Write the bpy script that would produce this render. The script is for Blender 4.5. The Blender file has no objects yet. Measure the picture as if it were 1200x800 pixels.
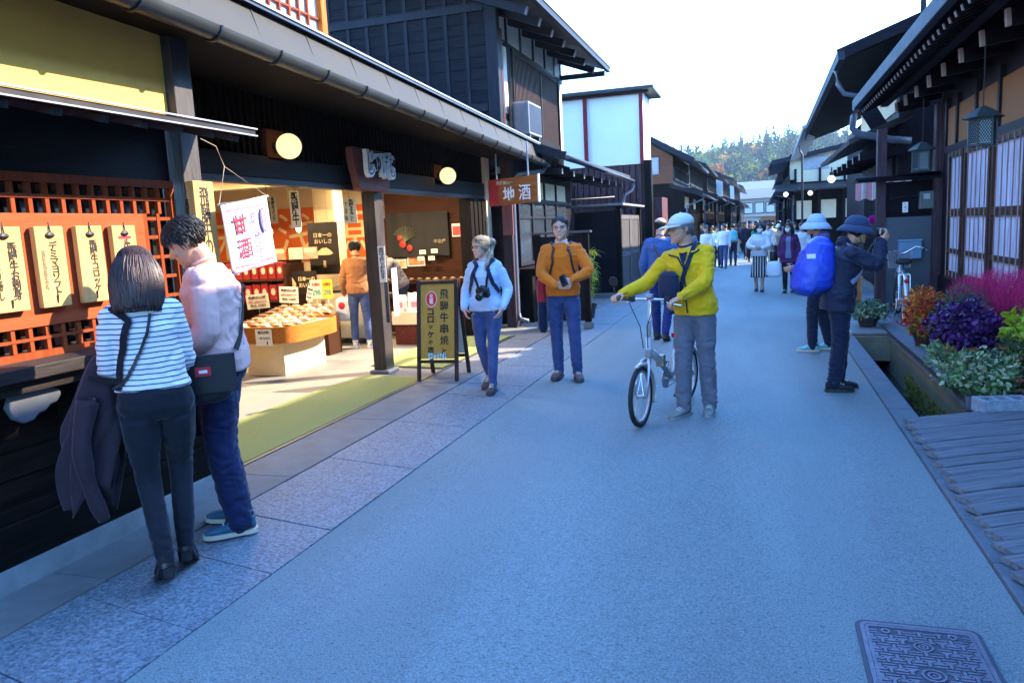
import bpy, bmesh, math, random
import numpy as np
from mathutils import Vector, Matrix, noise as mnoise
R = math.radians
random.seed(7)
SC = bpy.context.scene
COL = SC.collection

# ------------------------------------------------------------------ camera, sky, sun, exposure
cam = bpy.data.cameras.new('camera')
cam.lens = 27.0; cam.sensor_width = 36.0; cam.sensor_fit = 'HORIZONTAL'
cam.clip_start = 0.05; cam.clip_end = 3000
camo = bpy.data.objects.new('camera', cam); COL.objects.link(camo)
F = 900.0; VPX, VPY, ROLL, CAMH = 890.0, 256.0, 0.05, 1.62
_d = Vector((VPX-600, 400-VPY, -F)).normalized()
_n = Vector((1, ROLL, 0)).cross(_d).normalized()
if _n.y < 0: _n = -_n
_r = _d.cross(_n)
camo.matrix_world = Matrix(((*_r, 0), (*_d, 0), (*_n, CAMH), (0, 0, 0, 1)))
SC.camera = camo

SUN_EL, SUN_AZ = 34.0, 59.0        # azimuth clockwise from the street direction (+Y)
world = bpy.data.worlds.new('World'); SC.world = world; world.use_nodes = True
nt = world.node_tree
bg = nt.nodes['Background']
sky = nt.nodes.new('ShaderNodeTexSky'); sky.sky_type = 'NISHITA'; sky.sun_disc = False
sky.sun_elevation = R(SUN_EL); sky.sun_rotation = R(SUN_AZ)
sky.air_density = 1.0; sky.dust_density = 0.4; sky.ozone_density = 5.0
_tint = nt.nodes.new('ShaderNodeMix'); _tint.data_type = 'RGBA'; _tint.blend_type = 'MULTIPLY'; _tint.inputs[0].default_value = 1
_tint.inputs[7].default_value = (.70, .97, 1.20, 1)      # the cool white balance of the photograph
nt.links.new(sky.outputs[0], _tint.inputs[6]); nt.links.new(_tint.outputs[2], bg.inputs[0]); bg.inputs[1].default_value = 0.15
sun = bpy.data.lights.new('sun', 'SUN'); sun.energy = 2.3; sun.angle = R(0.5); sun.color = (1, .85, .64)
suno = bpy.data.objects.new('sun', sun); COL.objects.link(suno)
_e, _a = R(SUN_EL), R(SUN_AZ)
_sd = Vector((math.sin(_a)*math.cos(_e), math.cos(_a)*math.cos(_e), math.sin(_e)))
suno.rotation_euler = (-_sd).to_track_quat('-Z', 'Y').to_euler(); suno.location = (20, 20, 30)
vs = SC.view_settings
vs.view_transform = 'Standard'; vs.look = 'None'; vs.gamma = 1; vs.use_curve_mapping = False
vs.exposure = 3.3
SC.cycles.max_bounces = 8; SC.cycles.diffuse_bounces = 4; SC.cycles.glossy_bounces = 3
SC.cycles.volume_bounces = 0; SC.cycles.caustics_reflective = False; SC.cycles.caustics_refractive = False
SC.cycles.sample_clamp_indirect = 6

# ------------------------------------------------------------------ materials
_mats = {}
def mat(name, col, rough=.6, var=.12, scale=6, stretch=(1, 1, 1), bump=0., bscale=60, metal=0., spec=.4,
        col2=None, island=0., rnd=0., emit=0., trans=0., alpha=1., detail=5, wave=None, coat=0., contrast=1.0, sheen=0.):
    if name in _mats: return _mats[name]
    m = bpy.data.materials.new(name); m.use_nodes = True
    t = m.node_tree; N = t.nodes; L = t.links
    b = N['Principled BSDF']
    def node(k, **kw):
        n = N.new(k)
        for a, v in kw.items(): setattr(n, a, v)
        return n
    tc = node('ShaderNodeTexCoord'); mp = node('ShaderNodeMapping'); mp.inputs['Scale'].default_value = stretch
    L.new(tc.outputs['Object'], mp.inputs[0])
    no = node('ShaderNodeTexNoise'); no.inputs['Scale'].default_value = scale; no.inputs['Detail'].default_value = detail
    no.inputs['Roughness'].default_value = .6
    L.new(mp.outputs[0], no.inputs['Vector'])
    rp = node('ShaderNodeValToRGB')
    c2 = col2 or tuple(min(1, c*(1+var)) for c in col)
    c1 = col if col2 else tuple(c*(1-var) for c in col)
    rp.color_ramp.elements[0].color = (*c1, 1); rp.color_ramp.elements[1].color = (*c2, 1)
    rp.color_ramp.elements[0].position = .5-.22/contrast; rp.color_ramp.elements[1].position = .5+.22/contrast
    L.new(no.outputs['Fac'], rp.inputs[0])
    cs = rp.outputs[0]
    if island or rnd:
        hs = node('ShaderNodeHueSaturation')
        src = node('ShaderNodeNewGeometry').outputs['Random Per Island'] if island else node('ShaderNodeObjectInfo').outputs['Random']
        amt = island or rnd
        mr = node('ShaderNodeMapRange'); mr.inputs['To Min'].default_value = 1-amt; mr.inputs['To Max'].default_value = 1+amt
        L.new(src, mr.inputs['Value']); L.new(mr.outputs[0], hs.inputs['Value'])
        mh = node('ShaderNodeMapRange'); mh.inputs['To Min'].default_value = .5-.035*amt; mh.inputs['To Max'].default_value = .5+.035*amt
        L.new(src, mh.inputs['Value']); L.new(mh.outputs[0], hs.inputs['Hue'])
        L.new(cs, hs.inputs['Color']); cs = hs.outputs[0]
    L.new(cs, b.inputs['Base Color'])
    b.inputs['Roughness'].default_value = rough; b.inputs['Metallic'].default_value = metal
    b.inputs['Specular IOR Level'].default_value = spec
    if coat: b.inputs['Coat Weight'].default_value = coat; b.inputs['Coat Roughness'].default_value = .15
    if sheen: b.inputs['Sheen Weight'].default_value = sheen; b.inputs['Sheen Roughness'].default_value = .4
    if rough < .95 and metal < .5 and rough > .12:
        rr = node('ShaderNodeMapRange'); rr.inputs['To Min'].default_value = max(.05, rough-.12); rr.inputs['To Max'].default_value = min(1, rough+.12)
        L.new(no.outputs['Fac'], rr.inputs['Value']); L.new(rr.outputs[0], b.inputs['Roughness'])
    if bump:
        n2 = node('ShaderNodeTexNoise'); n2.inputs['Scale'].default_value = bscale; n2.inputs['Detail'].default_value = 4
        L.new(mp.outputs[0], n2.inputs['Vector'])
        bp = node('ShaderNodeBump'); bp.inputs['Strength'].default_value = min(1, bump); bp.inputs['Distance'].default_value = .01
        L.new(n2.outputs['Fac'], bp.inputs['Height']); L.new(bp.outputs[0], b.inputs['Normal'])
    if emit:
        b.inputs['Emission Color'].default_value = (*col, 1); b.inputs['Emission Strength'].default_value = emit
    if trans: b.inputs['Transmission Weight'].default_value = trans
    if alpha < 1: b.inputs['Alpha'].default_value = alpha
    _mats[name] = m
    return m

def leafmat(name, col, island=.45, rough=.5, tr=.35, col2=None, var=.25):
    m = mat(name, col, rough=rough, var=var, scale=3, island=island, col2=col2)
    t = m.node_tree; b = t.nodes['Principled BSDF']
    if not any(n.type == 'MIX_SHADER' for n in t.nodes):
        tl = t.nodes.new('ShaderNodeBsdfTranslucent'); mx = t.nodes.new('ShaderNodeMixShader'); mx.inputs[0].default_value = tr
        src = b.inputs['Base Color'].links[0].from_socket
        t.links.new(src, tl.inputs[0]); t.links.new(b.outputs[0], mx.inputs[1]); t.links.new(tl.outputs[0], mx.inputs[2])
        t.links.new(mx.outputs[0], t.nodes['Material Output'].inputs[0])
    return m

WOODX = (.6, 9, 9); WOODY = (9, .6, 9); WOODZ = (9, 9, .6)
def wood(name, col, axis='y', rough=.65, var=.5, bump=.3, spec=.06, scale=4, rnd=0., col2=None):
    return mat(name, col, rough=rough, var=var, scale=scale, stretch={'x': WOODX, 'y': WOODY, 'z': WOODZ}[axis], bump=bump, bscale=14, spec=spec, rnd=rnd, col2=col2)

# ------------------------------------------------------------------ mesh builder
def frame_of(d, up=Vector((0, 0, 1))):
    d = Vector(d).normalized()
    x = d.cross(up)
    if x.length < 1e-4: x = d.cross(Vector((0, 1, 0)))
    x.normalize(); y = x.cross(d).normalized()
    return x, y, d

class MB:
    def __init__(s): s.v = []; s.f = []; s.m = []
    def add(s, vs, fs, mi=0):
        o = len(s.v); s.v.extend([tuple(v) for v in vs]); s.f.extend([tuple(i+o for i in f) for f in fs]); s.m.extend([mi]*len(fs)); return s
    def box(s, x0, x1, y0, y1, z0, z1, mi=0):
        vs = [(x, y, z) for z in (z0, z1) for y in (y0, y1) for x in (x0, x1)]
        return s.add(vs, [(0, 2, 3, 1), (4, 5, 7, 6), (0, 1, 5, 4), (2, 6, 7, 3), (0, 4, 6, 2), (1, 3, 7, 5)], mi)
    def obox(s, c, size, rot=None, mi=0):
        """oriented box; rot = Matrix 3x3 or (rx,ry,rz)"""
        if rot is None: rot = Matrix.Identity(3)
        elif not isinstance(rot, Matrix):
            from mathutils import Euler
            rot = Euler(rot).to_matrix()
        c = Vector(c); hx, hy, hz = size[0]/2, size[1]/2, size[2]/2
        vs = [c+rot@Vector((x, y, z)) for z in (-hz, hz) for y in (-hy, hy) for x in (-hx, hx)]
        return s.add(vs, [(0, 2, 3, 1), (4, 5, 7, 6), (0, 1, 5, 4), (2, 6, 7, 3), (0, 4, 6, 2), (1, 3, 7, 5)], mi)
    def beam(s, a, b, w, h, up=(0, 0, 1), mi=0):
        """rectangular bar from a to b, w across, h along up"""
        a, b = Vector(a), Vector(b); x, y, d = frame_of(b-a, Vector(up))
        vs = []
        for p in (a, b):
            for sx, sy in ((-1, -1), (1, -1), (1, 1), (-1, 1)): vs.append(p+x*(sx*w/2)+y*(sy*h/2))
        return s.add(vs, [(0, 1, 2, 3), (7, 6, 5, 4), (0, 4, 5, 1), (1, 5, 6, 2), (2, 6, 7, 3), (3, 7, 4, 0)], mi)
    def loft(s, rings, cap=True, closed=True, mi=0):
        n = len(rings[0]); vs = [p for r in rings for p in r]; fs = []
        k = n if closed else n-1
        for i in range(len(rings)-1):
            for j in range(k):
                a = i*n+j; b = i*n+(j+1) % n; fs.append((a, b, b+n, a+n))
        if cap and closed:
            fs.append(tuple(range(n-1, -1, -1))); o = (len(rings)-1)*n; fs.append(tuple(range(o, o+n)))
        return s.add(vs, fs, mi)
    def tube(s, pts, r, n=8, cap=True, mi=0, closed=False):
        pts = [Vector(p) for p in pts]; rs = r if isinstance(r, (list, tuple)) else [r]*len(pts)
        rings = []; x = None
        for i, p in enumerate(pts):
            if closed: d = pts[(i+1) % len(pts)]-pts[i-1]
            else: d = pts[min(i+1, len(pts)-1)]-pts[max(i-1, 0)]
            if d.length < 1e-9: d = Vector((0, 0, 1))
            d.normalize()
            if x is None: x, y, _ = frame_of(d)
            else:
                x = x-d*x.dot(d)
                if x.length < 1e-5: x, y, _ = frame_of(d)
                x.normalize(); y = x.cross(d)*-1
                y = d.cross(x)
            rings.append([p+(x*math.cos(t)+y*math.sin(t))*rs[i] for t in [2*math.pi*k/n for k in range(n)]])
        if closed: rings.append(rings[0]); return s.loft(rings, cap=False, mi=mi)
        return s.loft(rings, cap=cap, mi=mi)
    def lathe(s, prof, c=(0, 0, 0), n=20, axis=(0, 0, 1), mi=0, cap=True):
        c = Vector(c); x, y, d = frame_of(axis) if tuple(axis) != (0, 0, 1) else (Vector((1, 0, 0)), Vector((0, 1, 0)), Vector((0, 0, 1)))
        rings = [[c+d*z+(x*math.cos(t)+y*math.sin(t))*max(r, 1e-4) for t in [2*math.pi*k/n for k in range(n)]] for r, z in prof]
        return s.loft(rings, cap=cap, mi=mi)
    def sphere(s, c, r, n=12, m=8, mi=0):
        r = (r, r, r) if not isinstance(r, (tuple, list)) else r
        rings = []
        for i in range(m+1):
            a = math.pi*i/m
            rr = max(math.sin(a), .002)
            rings.append([(c[0]+r[0]*rr*math.cos(t), c[1]+r[1]*rr*math.sin(t), c[2]-r[2]*math.cos(a)) for t in [2*math.pi*k/n for k in range(n)]])
        return s.loft(rings, mi=mi)
    def prism(s, poly, o, u, w, d, mi=0):
        """2D polygon (list of (a,b)) in plane o + a*u + b*w, extruded along vector d"""
        o, u, w, d = Vector(o), Vector(u), Vector(w), Vector(d)
        base = [o+u*a+w*b for a, b in poly]; n = len(base)
        vs = base+[p+d for p in base]
        fs = [tuple(range(n-1, -1, -1)), tuple(range(n, 2*n))]+[(i, (i+1) % n, (i+1) % n+n, i+n) for i in range(n)]
        return s.add(vs, fs, mi)
    def quad(s, a, b, c, d, mi=0): return s.add([a, b, c, d], [(0, 1, 2, 3)], mi)
    def shift(s, d):
        s.v = [(x-d[0], y-d[1], z-d[2]) for x, y, z in s.v]; return s
    def xform(s, M):
        s.v = [tuple(M@Vector(v)) for v in s.v]; return s
    def mesh(s, name, mats, smooth=False, merge=True):
        me = bpy.data.meshes.new(name); me.from_pydata(s.v, [], s.f); 
        for m in (mats if isinstance(mats, (list, tuple)) else [mats]): me.materials.append(m)
        if any(s.m): me.polygons.foreach_set('material_index', s.m)
        bm = bmesh.new(); bm.from_mesh(me)
        if smooth: bmesh.ops.remove_doubles(bm, verts=bm.verts, dist=1e-5)
        bmesh.ops.recalc_face_normals(bm, faces=bm.faces); bm.to_mesh(me); bm.free()
        if smooth: me.polygons.foreach_set('use_smooth', [True]*len(me.polygons))
        me.update(); return me

def smooth_angle(me, ang=35):
    me.polygons.foreach_set('use_smooth', [True]*len(me.polygons))
    bm = bmesh.new(); bm.from_mesh(me)
    for e in bm.edges:
        e.smooth = not (len(e.link_faces) == 2 and e.calc_face_angle(0) > R(ang))
    bm.to_mesh(me); bm.free()

# ------------------------------------------------------------------ things and parts
def props(o, label=None, cat=None, group=None, kind=None):
    if label: o['label'] = label
    if cat: o['category'] = cat
    if group: o['group'] = group
    if kind: o['kind'] = kind
    return o
def thing(name, label, cat, loc=(0, 0, 0), rz=0., group=None, kind=None):
    o = bpy.data.objects.new(name, None); o.empty_display_size = .2; COL.objects.link(o)
    o.location = loc; o.rotation_euler = (0, 0, rz)
    return props(o, label, cat, group, kind)
def chain(p):
    M_ = Matrix.Identity(4)
    while p is not None: M_ = Matrix.Translation(p.location)@p.rotation_euler.to_matrix().to_4x4()@M_; p = p.parent
    return M_
def part(name, mb, m, parent=None, world=False, smooth=False, ang=None, bevel=0., label=None, kind=None):
    """link one mesh object; world=True: vertices are world coordinates under an unrotated thing"""
    if isinstance(mb, MB):
        if world and parent is not None: mb.xform(chain(parent).inverted())
        me = mb.mesh(name, m, smooth)
    else: me = mb
    if ang: smooth_angle(me, ang)
    o = bpy.data.objects.new(name, me); COL.objects.link(o)
    if parent is not None: o.parent = parent
    if bevel:
        b = o.modifiers.new('bevel', 'BEVEL'); b.width = bevel; b.segments = 2; b.limit_method = 'ANGLE'; b.angle_limit = R(40)
        b.harden_normals = False
    if label: o['label'] = label
    if kind: o['kind'] = kind
    return o
def solo(name, mb, m, label, cat, group=None, kind=None, loc=None, rz=0, **k):
    o = part(name, mb, m, **k); props(o, label, cat, group, kind)
    if loc is not None: o.location = loc
    o.rotation_euler = (0, 0, rz)
    return o
def structure(name, mb, m, **k):
    o = part(name, mb, m, **k); o['kind'] = 'structure'; return o
def copy_thing(o, loc=None, rz=None, label=None, parent=None):
    c = o.copy(); COL.objects.link(c)
    if parent is not None: c.parent = parent
    for ch in list(o.children): copy_thing(ch, parent=c)
    if loc is not None: c.location = loc
    if rz is not None: c.rotation_euler = (0, 0, rz)
    if label: c['label'] = label
    return c

# ------------------------------------------------------------------ lettering
_dg = lambda: bpy.context.evaluated_depsgraph_get()
def text_mb(body, size, depth=.002, vertical=False, bold=0., space=1.0, sx=1.0):
    cu = bpy.data.curves.new('lettering', 'FONT')
    cu.body = '\n'.join(body) if vertical else body
    cu.size = 1.0; cu.align_x = 'CENTER'; cu.align_y = 'CENTER' if not vertical else 'TOP'
    cu.space_line = space; cu.offset = bold; cu.extrude = 0; cu.resolution_u = 3
    if not vertical: cu.space_character = space
    o = bpy.data.objects.new('lettering', cu); COL.objects.link(o)
    dg = _dg(); me = bpy.data.meshes.new_from_object(o.evaluated_get(dg), depsgraph=dg)
    vs = np.array([v.co[:] for v in me.vertices]) if len(me.vertices) else np.zeros((0, 3))
    fs = [tuple(p.vertices) for p in me.polygons]
    bpy.data.objects.remove(o); bpy.data.curves.remove(cu); bpy.data.meshes.remove(me)
    mb = MB()
    if len(vs) == 0: return mb
    lo, hi = vs.min(0), vs.max(0); vs = vs-(lo+hi)/2
    vs[:, 0] *= sx
    mb.add([(a*size, b*size, 0) for a, b, _ in vs], fs)
    # thickness: side walls along the outline
    from collections import Counter
    cnt = Counter()
    for f in fs:
        for i in range(len(f)):
            cnt[(f[i], f[(i+1) % len(f)])] += 1
    n = len(vs)
    mb.add([(a*size, b*size, -depth) for a, b, _ in vs], [])
    for (a, b) in list(cnt):
        if (b, a) not in cnt:
            mb.f.append((b, a, a+n, b+n)); mb.m.append(0)
    return mb
def letter(parent, body, o, u, w, size, m, vertical=False, bold=.012, depth=.002, space=None, sx=1.0, world=False, fit=None, name='lettering'):
    """writing centred at o in the plane of u (right) and w (up); fit=(width,height) scales it into a box"""
    mb = text_mb(body, size, depth, vertical, bold, space or (1.0 if not vertical else .82), sx)
    if not mb.v: return None
    u, w, o = Vector(u).normalized(), Vector(w).normalized(), Vector(o); nrm = u.cross(w)
    a = np.array(mb.v)
    if fit:
        ex = a.max(0)-a.min(0); a[:, 0] *= fit[0]/max(ex[0], 1e-6); a[:, 1] *= fit[1]/max(ex[1], 1e-6)
    mb.v = [tuple(o+u*x+w*y+nrm*(z+depth)) for x, y, z in a]
    me = bpy.data.meshes.new(name)
    if world: mb.xform(chain(parent).inverted())
    me.from_pydata(mb.v, [], mb.f); me.materials.append(m)
    ob = bpy.data.objects.new(name, me); COL.objects.link(ob); ob.parent = parent
    return ob

# ------------------------------------------------------------------ remeshed organic shapes
def remesh(mb, vox, smooth_it=3, fac=.5):
    me = mb.mesh('tmp', mat('skin', (.5, .3, .2)))
    o = bpy.data.objects.new('tmp', me); COL.objects.link(o)
    r = o.modifiers.new('r', 'REMESH'); r.mode = 'VOXEL'; r.voxel_size = vox; r.adaptivity = 0; r.use_smooth_shade = True
    if smooth_it:
        s = o.modifiers.new('s', 'SMOOTH'); s.iterations = smooth_it; s.factor = fac
    dg = _dg(); out = bpy.data.meshes.new_from_object(o.evaluated_get(dg), depsgraph=dg)
    bpy.data.objects.remove(o); bpy.data.meshes.remove(me)
    out.polygons.foreach_set('use_smooth', [True]*len(out.polygons))
    return out
def get_v(me):
    a = np.empty(len(me.vertices)*3, dtype=np.float32); me.vertices.foreach_get('co', a); return a.reshape(-1, 3)
def set_v(me, a):
    me.vertices.foreach_set('co', a.astype(np.float32).ravel()); me.update()
def get_n(me):
    a = np.empty(len(me.vertices)*3, dtype=np.float32); me.vertex_normals.foreach_get('vector', a); return a.reshape(-1, 3)
# ------------------------------------------------------------------ ground, road, pavement, drain
asphalt = mat('asphalt', (.168, .220, .226), rough=.7, var=.5, scale=130, bump=.7, bscale=300, spec=.4, detail=3)
def _asph():
    t = asphalt.node_tree; b = t.nodes['Principled BSDF']; N = t.nodes.new; L = t.links.new
    tc = N('ShaderNodeTexCoord'); big = N('ShaderNodeTexNoise'); big.inputs['Scale'].default_value = .55; big.inputs['Detail'].default_value = 6
    mp = N('ShaderNodeMapping'); mp.inputs['Scale'].default_value = (1.6, .35, 1); L(tc.outputs['Object'], mp.inputs[0]); L(mp.outputs[0], big.inputs['Vector'])
    mr = N('ShaderNodeMapRange'); mr.inputs['From Min'].default_value = .3; mr.inputs['From Max'].default_value = .7
    mr.inputs['To Min'].default_value = .78; mr.inputs['To Max'].default_value = 1.18; L(big.outputs['Fac'], mr.inputs['Value'])
    # small dark pits, elongated across the street by paving
    pit = N('ShaderNodeTexVoronoi'); pit.inputs['Scale'].default_value = 44; pm = N('ShaderNodeMapping'); pm.inputs['Scale'].default_value = (.8, 1.7, 1)
    L(tc.outputs['Object'], pm.inputs[0]); wn = N('ShaderNodeTexNoise'); wn.inputs['Scale'].default_value = 30
    L(pm.outputs[0], wn.inputs['Vector']); ad = N('ShaderNodeVectorMath'); ad.operation = 'MULTIPLY_ADD'
    ad.inputs[1].default_value = (.07, .07, .07); L(wn.outputs['Color'], ad.inputs[0]); L(pm.outputs[0], ad.inputs[2]); L(ad.outputs[0], pit.inputs['Vector'])
    pr = N('ShaderNodeMapRange'); pr.inputs['From Min'].default_value = .06; pr.inputs['From Max'].default_value = .30; pr.inputs['To Min'].default_value = .34; pr.inputs['To Max'].default_value = 1
    L(pit.outputs['Distance'], pr.inputs['Value'])
    mu = N('ShaderNodeMath'); mu.operation = 'MULTIPLY'; L(mr.outputs[0], mu.inputs[0]); L(pr.outputs[0], mu.inputs[1])
    src = b.inputs['Base Color'].links[0].from_socket
    mx = N('ShaderNodeMix'); mx.data_type = 'RGBA'; mx.blend_type = 'MULTIPLY'; mx.inputs[0].default_value = 1
    L(src, mx.inputs[6]); L(mu.outputs[0], mx.inputs[7]); L(mx.outputs[2], b.inputs['Base Color'])
_asph()
concrete = mat('concrete', (.135, .14, .14), rough=.75, var=.25, scale=5, bump=.35, bscale=90, detail=8)
kerb_m = mat('kerb_concrete', (.085, .11, .135), rough=.7, var=.3, scale=9, bump=.5, bscale=110, detail=9)
granite = mat('granite', (.065, .085, .105), rough=.6, var=.3, scale=62, bump=1.0, bscale=60, col2=(.215, .265, .30), detail=5, contrast=1.5)
shopfloor = mat('shop_floor_concrete', (.17, .16, .145), rough=.6, var=.2, scale=3, bump=.2, bscale=60)
earth = mat('earth', (.16, .15, .13), rough=.9, var=.3, scale=.6, bump=.4, bscale=20)

g = MB(); X = [-900, 1.19, 1.62, 900]; Y = [-600, 3.6, 12.9, 1500]
for i in range(3):
    for j in range(3):
        if i == 1 and j == 1: continue
        g.quad((X[i], Y[j], -.03), (X[i+1], Y[j], -.03), (X[i+1], Y[j+1], -.03), (X[i], Y[j+1], -.03))
structure('ground', g, earth)
road = MB()
n = 60
for k in range(n):
    y0, y1 = -8+k*2.2, -8+(k+1)*2.2
    for a in range(6):
        x0, x1 = -2.3+a*.55, -2.3+(a+1)*.55
        h = lambda x: .012*(1-((x+.65)/1.65)**2)      # slight crown
        road.quad((x0, y0, h(x0)), (x1, y0, h(x1)), (x1, y1, h(x1)), (x0, y1, h(x0)))
structure('road', road, asphalt, smooth=True)
slabs = MB(); rr = random.Random(3)
y = -2.0
while y < 60:
    L_ = .56 if y < 20 else 3.0
    z = .007+rr.uniform(-.002, .002); gp = .0035
    for (xa, xb) in ((-3.08, -2.301),):
        a = [(xa, y+.16+gp), (xb, y+gp), (xb, y+L_-gp), (xa, y+.16+L_-gp)]
        slabs.add([(p[0], p[1], -.02) for p in a]+[(p[0], p[1], z) for p in a], [(4, 5, 6, 7), (0, 1, 5, 4), (1, 2, 6, 5), (2, 3, 7, 6), (3, 0, 4, 7)])
    y += L_
structure('pavement', slabs, granite)
walk = MB(); y = -2.
while y < 60:
    walk.box(-3.62, -3.088, y+.004, y+1.6-.004, -.02, .014); y += 1.6
structure('footpath', walk, concrete)
fl = MB(); fl.quad((-11, 4.2, .006), (-3.626, 4.2, .006), (-3.626, 13.0, .006), (-11, 13.0, .006)); fl.quad((-5, 13.0, .003), (-3.626, 13.0, .003), (-3.626, 22, .003), (-5, 22, .003))
structure('shop_floor', fl, shopfloor)
kb = MB(); y = -4.
while y < 13.2:
    kb.box(1.004, 1.186, y+.003, y+.6-.003, -.5, .024); y += .6
for k in range(20): kb.box(1.004, 1.186, 13.2+k*2, 15.2+k*2-.004, -.1, .024)
structure('kerb', kb, kerb_m, bevel=.006)
# open drain with mossy bed
dr = MB(); dr.box(1.62, 1.70, 3.6, 12.9, -.55, -.035); dr.box(1.18, 1.7, 3.4, 12.9, -.60, -.5); dr.box(1.187, 1.619, 12.86, 13.2, -.55, -.036); dr.box(1.187, 1.619, 3.3, 3.64, -.55, -.036); dr.box(1.187, 1.619, 10.9, 12.859, -.3, .02)
structure('drain', dr, mat('drain_concrete', (.09, .085, .06), rough=.6, var=.5, scale=6, bump=.6, bscale=40, col2=(.17, .16, .10)))
wt = MB(); wt.quad((1.186, 3.6, -.46), (1.62, 3.6, -.46), (1.62, 12.9, -.46), (1.186, 12.9, -.46))
structure('drain_water', wt, mat('water', (.015, .02, .02), rough=.06, var=.3, scale=8, bump=.25, bscale=14, spec=.6))
ms = MB(); rr = random.Random(11)
for k in range(2600):
    yy = rr.uniform(6.2, 9.6); xx = 1.19+abs(rr.gauss(0, .05))+.02*math.sin(yy*3); zz = -.46+rr.uniform(0, .06)+max(0, .07*math.sin(yy*5))
    if rr.random() < .35: xx = 1.6-abs(rr.gauss(0, .02)); zz = rr.uniform(-.46, -.2)
    s_ = rr.uniform(.012, .035); a = rr.uniform(0, 6.28)
    ms.quad((xx, yy, zz), (xx+s_*math.cos(a), yy+s_*math.sin(a), zz+s_*.4), (xx+s_*.8*math.cos(a+.6), yy+s_*.8*math.sin(a+.6), zz+s_*1.2), (xx+s_*.2, yy, zz+s_*.9))
props(part('moss', ms, leafmat('moss', (.10, .13, .02), col2=(.2, .16, .03))), 'green and rusty moss growing along the open roadside drain', 'moss', kind='stuff')
lg = MB(); lg.box(1.60, 2.62, 6.95, 12.0, -.02, .09); lg.box(1.64, 2.62, 12.0, 13.4, -.02, .06); lg.box(1.704, 2.62, 3.0, 6.95, -.02, .03)
structure('ledge', lg, mat('ledge_concrete', (.10, .115, .135), rough=.7, var=.3, scale=7, bump=.4, bscale=70), bevel=.008)
ed = MB(); ed.box(1.585, 1.60, 6.97, 11.9, .055, .094)
structure('ledge_edging', ed, mat('edging_steel', (.07, .07, .08), rough=.5, metal=.7))
pv = MB()
for k in range(14): pv.box(1.2, 2.2, 13.42+k*2.4, 15.8+k*2.4-.01, -.02, .03)
structure('side_pavement', pv, kerb_m)
# ------------------------------------------------------------------ the shop on the left
darkwood_y = wood('dark_wood_along', (.0085, .0065, .0055), 'y')
darkwood_z = wood('dark_wood_upright', (.0085, .0065, .0055), 'z')
darkwood_x = wood('dark_wood_across', (.0085, .0065, .0055), 'x')
postwood = wood('weathered_post_wood', (.045, .040, .040), 'z', rough=.5, spec=.3)
beamwood = wood('grey_beam_wood', (.014, .0135, .015), 'y', rough=.55, spec=.12)
redwood_z = wood('red_stained_wood', (.20, .042, .014), 'z', rough=.45, var=.25)
redboard = wood('red_board_wood', (.27, .062, .024), 'y', rough=.5, var=.12, bump=.12)
glass_d = mat('dark_glass', (.012, .016, .018), rough=.05, var=.3, scale=2, spec=.8)
plaster_y = mat('yellow_plaster', (.78, .44, .09), rough=.85, var=.06, scale=4, bump=.1, bscale=80)
plaster_c = mat('cream_plaster', (.62, .54, .36), rough=.85, var=.06, scale=4, bump=.1, bscale=80)
roofmetal = mat('grey_roof_sheet', (.030, .030, .027), rough=.62, var=.22, scale=3, metal=.0, spec=.15)
guttermetal = mat('gutter_steel', (.03, .033, .033), rough=.38, var=.15, scale=6, metal=.1, spec=.5)
blacktrim = mat('black_trim', (.012, .012, .014), rough=.4, var=.2, spec=.5)
whitetrim = mat('pale_trim', (.30, .30, .33), rough=.4, var=.1)
intwall = mat('interior_cream', (.72, .58, .36), rough=.8, var=.06, scale=2)
intwood = wood('interior_brown_wood', (.045, .017, .009), 'x', rough=.5, var=.3)

SH = thing('shop_building', 'long dark wooden shop with open front, grey eave gutter and red lattice takeaway window', 'shop', (-4.3, 8, 0))
P = lambda name, mb, m, **k: part(name, mb, m, SH, world=True, **k)
XB = -3.5
# takeaway bay: base, skirting, recessed panels, counter
mb = MB(); mb.box(-3.62, -3.44, -2, 4.22, .0, .125); P('plinth', mb, mat('plinth_concrete', (.22, .25, .27), rough=.7, var=.25, scale=5, bump=.2))
mb = MB(); mb.box(-3.6, -3.455, -2, 4.2, .127, .33); mb.box(-3.6, -3.475, -2, 4.2, .333, .40); P('skirting_board', mb, darkwood_y, bevel=.005)
mb = MB(); mb.box(-3.72, -3.56, -2, 4.1, .40, 1.0); 
for z in (.52, .66, .80): mb.box(-3.56, -3.548, -2, 4.1, z, z+.125)
P('lower_panel', mb, wood('lower_panel_wood', (.014, .009, .0075), 'y'), bevel=.003)
for k, yy in enumerate((1.3, 2.25, 3.05, 3.92)):
    mb = MB(); mb.box(-3.552, -3.50, yy, yy+.09, .402, 1.0); P('batten', mb, darkwood_z, bevel=.004)
mb = MB(); mb.box(-3.5, -3.27, -2, 4.02, 1.035, 1.10); mb.box(-3.48, -3.32, -2, 4.0, .97, 1.033)
P('counter', mb, wood('counter_wood', (.028, .023, .022), 'y', rough=.45), bevel=.006)
mb = MB()  # carved cloud bracket under the counter
poly = [(0, 0), (.05, -.03), (.10, -.025), (.13, .0), (.17, .005), (.2, .03), (.24, .035), (.27, .07), (.26, .1), (.2, .12), (.0, .12), (-.03, .06)]
mb.prism([(a, b) for a, b in poly], (-3.40, 2.66, .85), (0, 1, 0), (0, 0, 1), (.035, 0, 0)); P('carved_bracket', mb, mat('pale_carving', (.10, .11, .13), rough=.6), bevel=.008)
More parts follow.
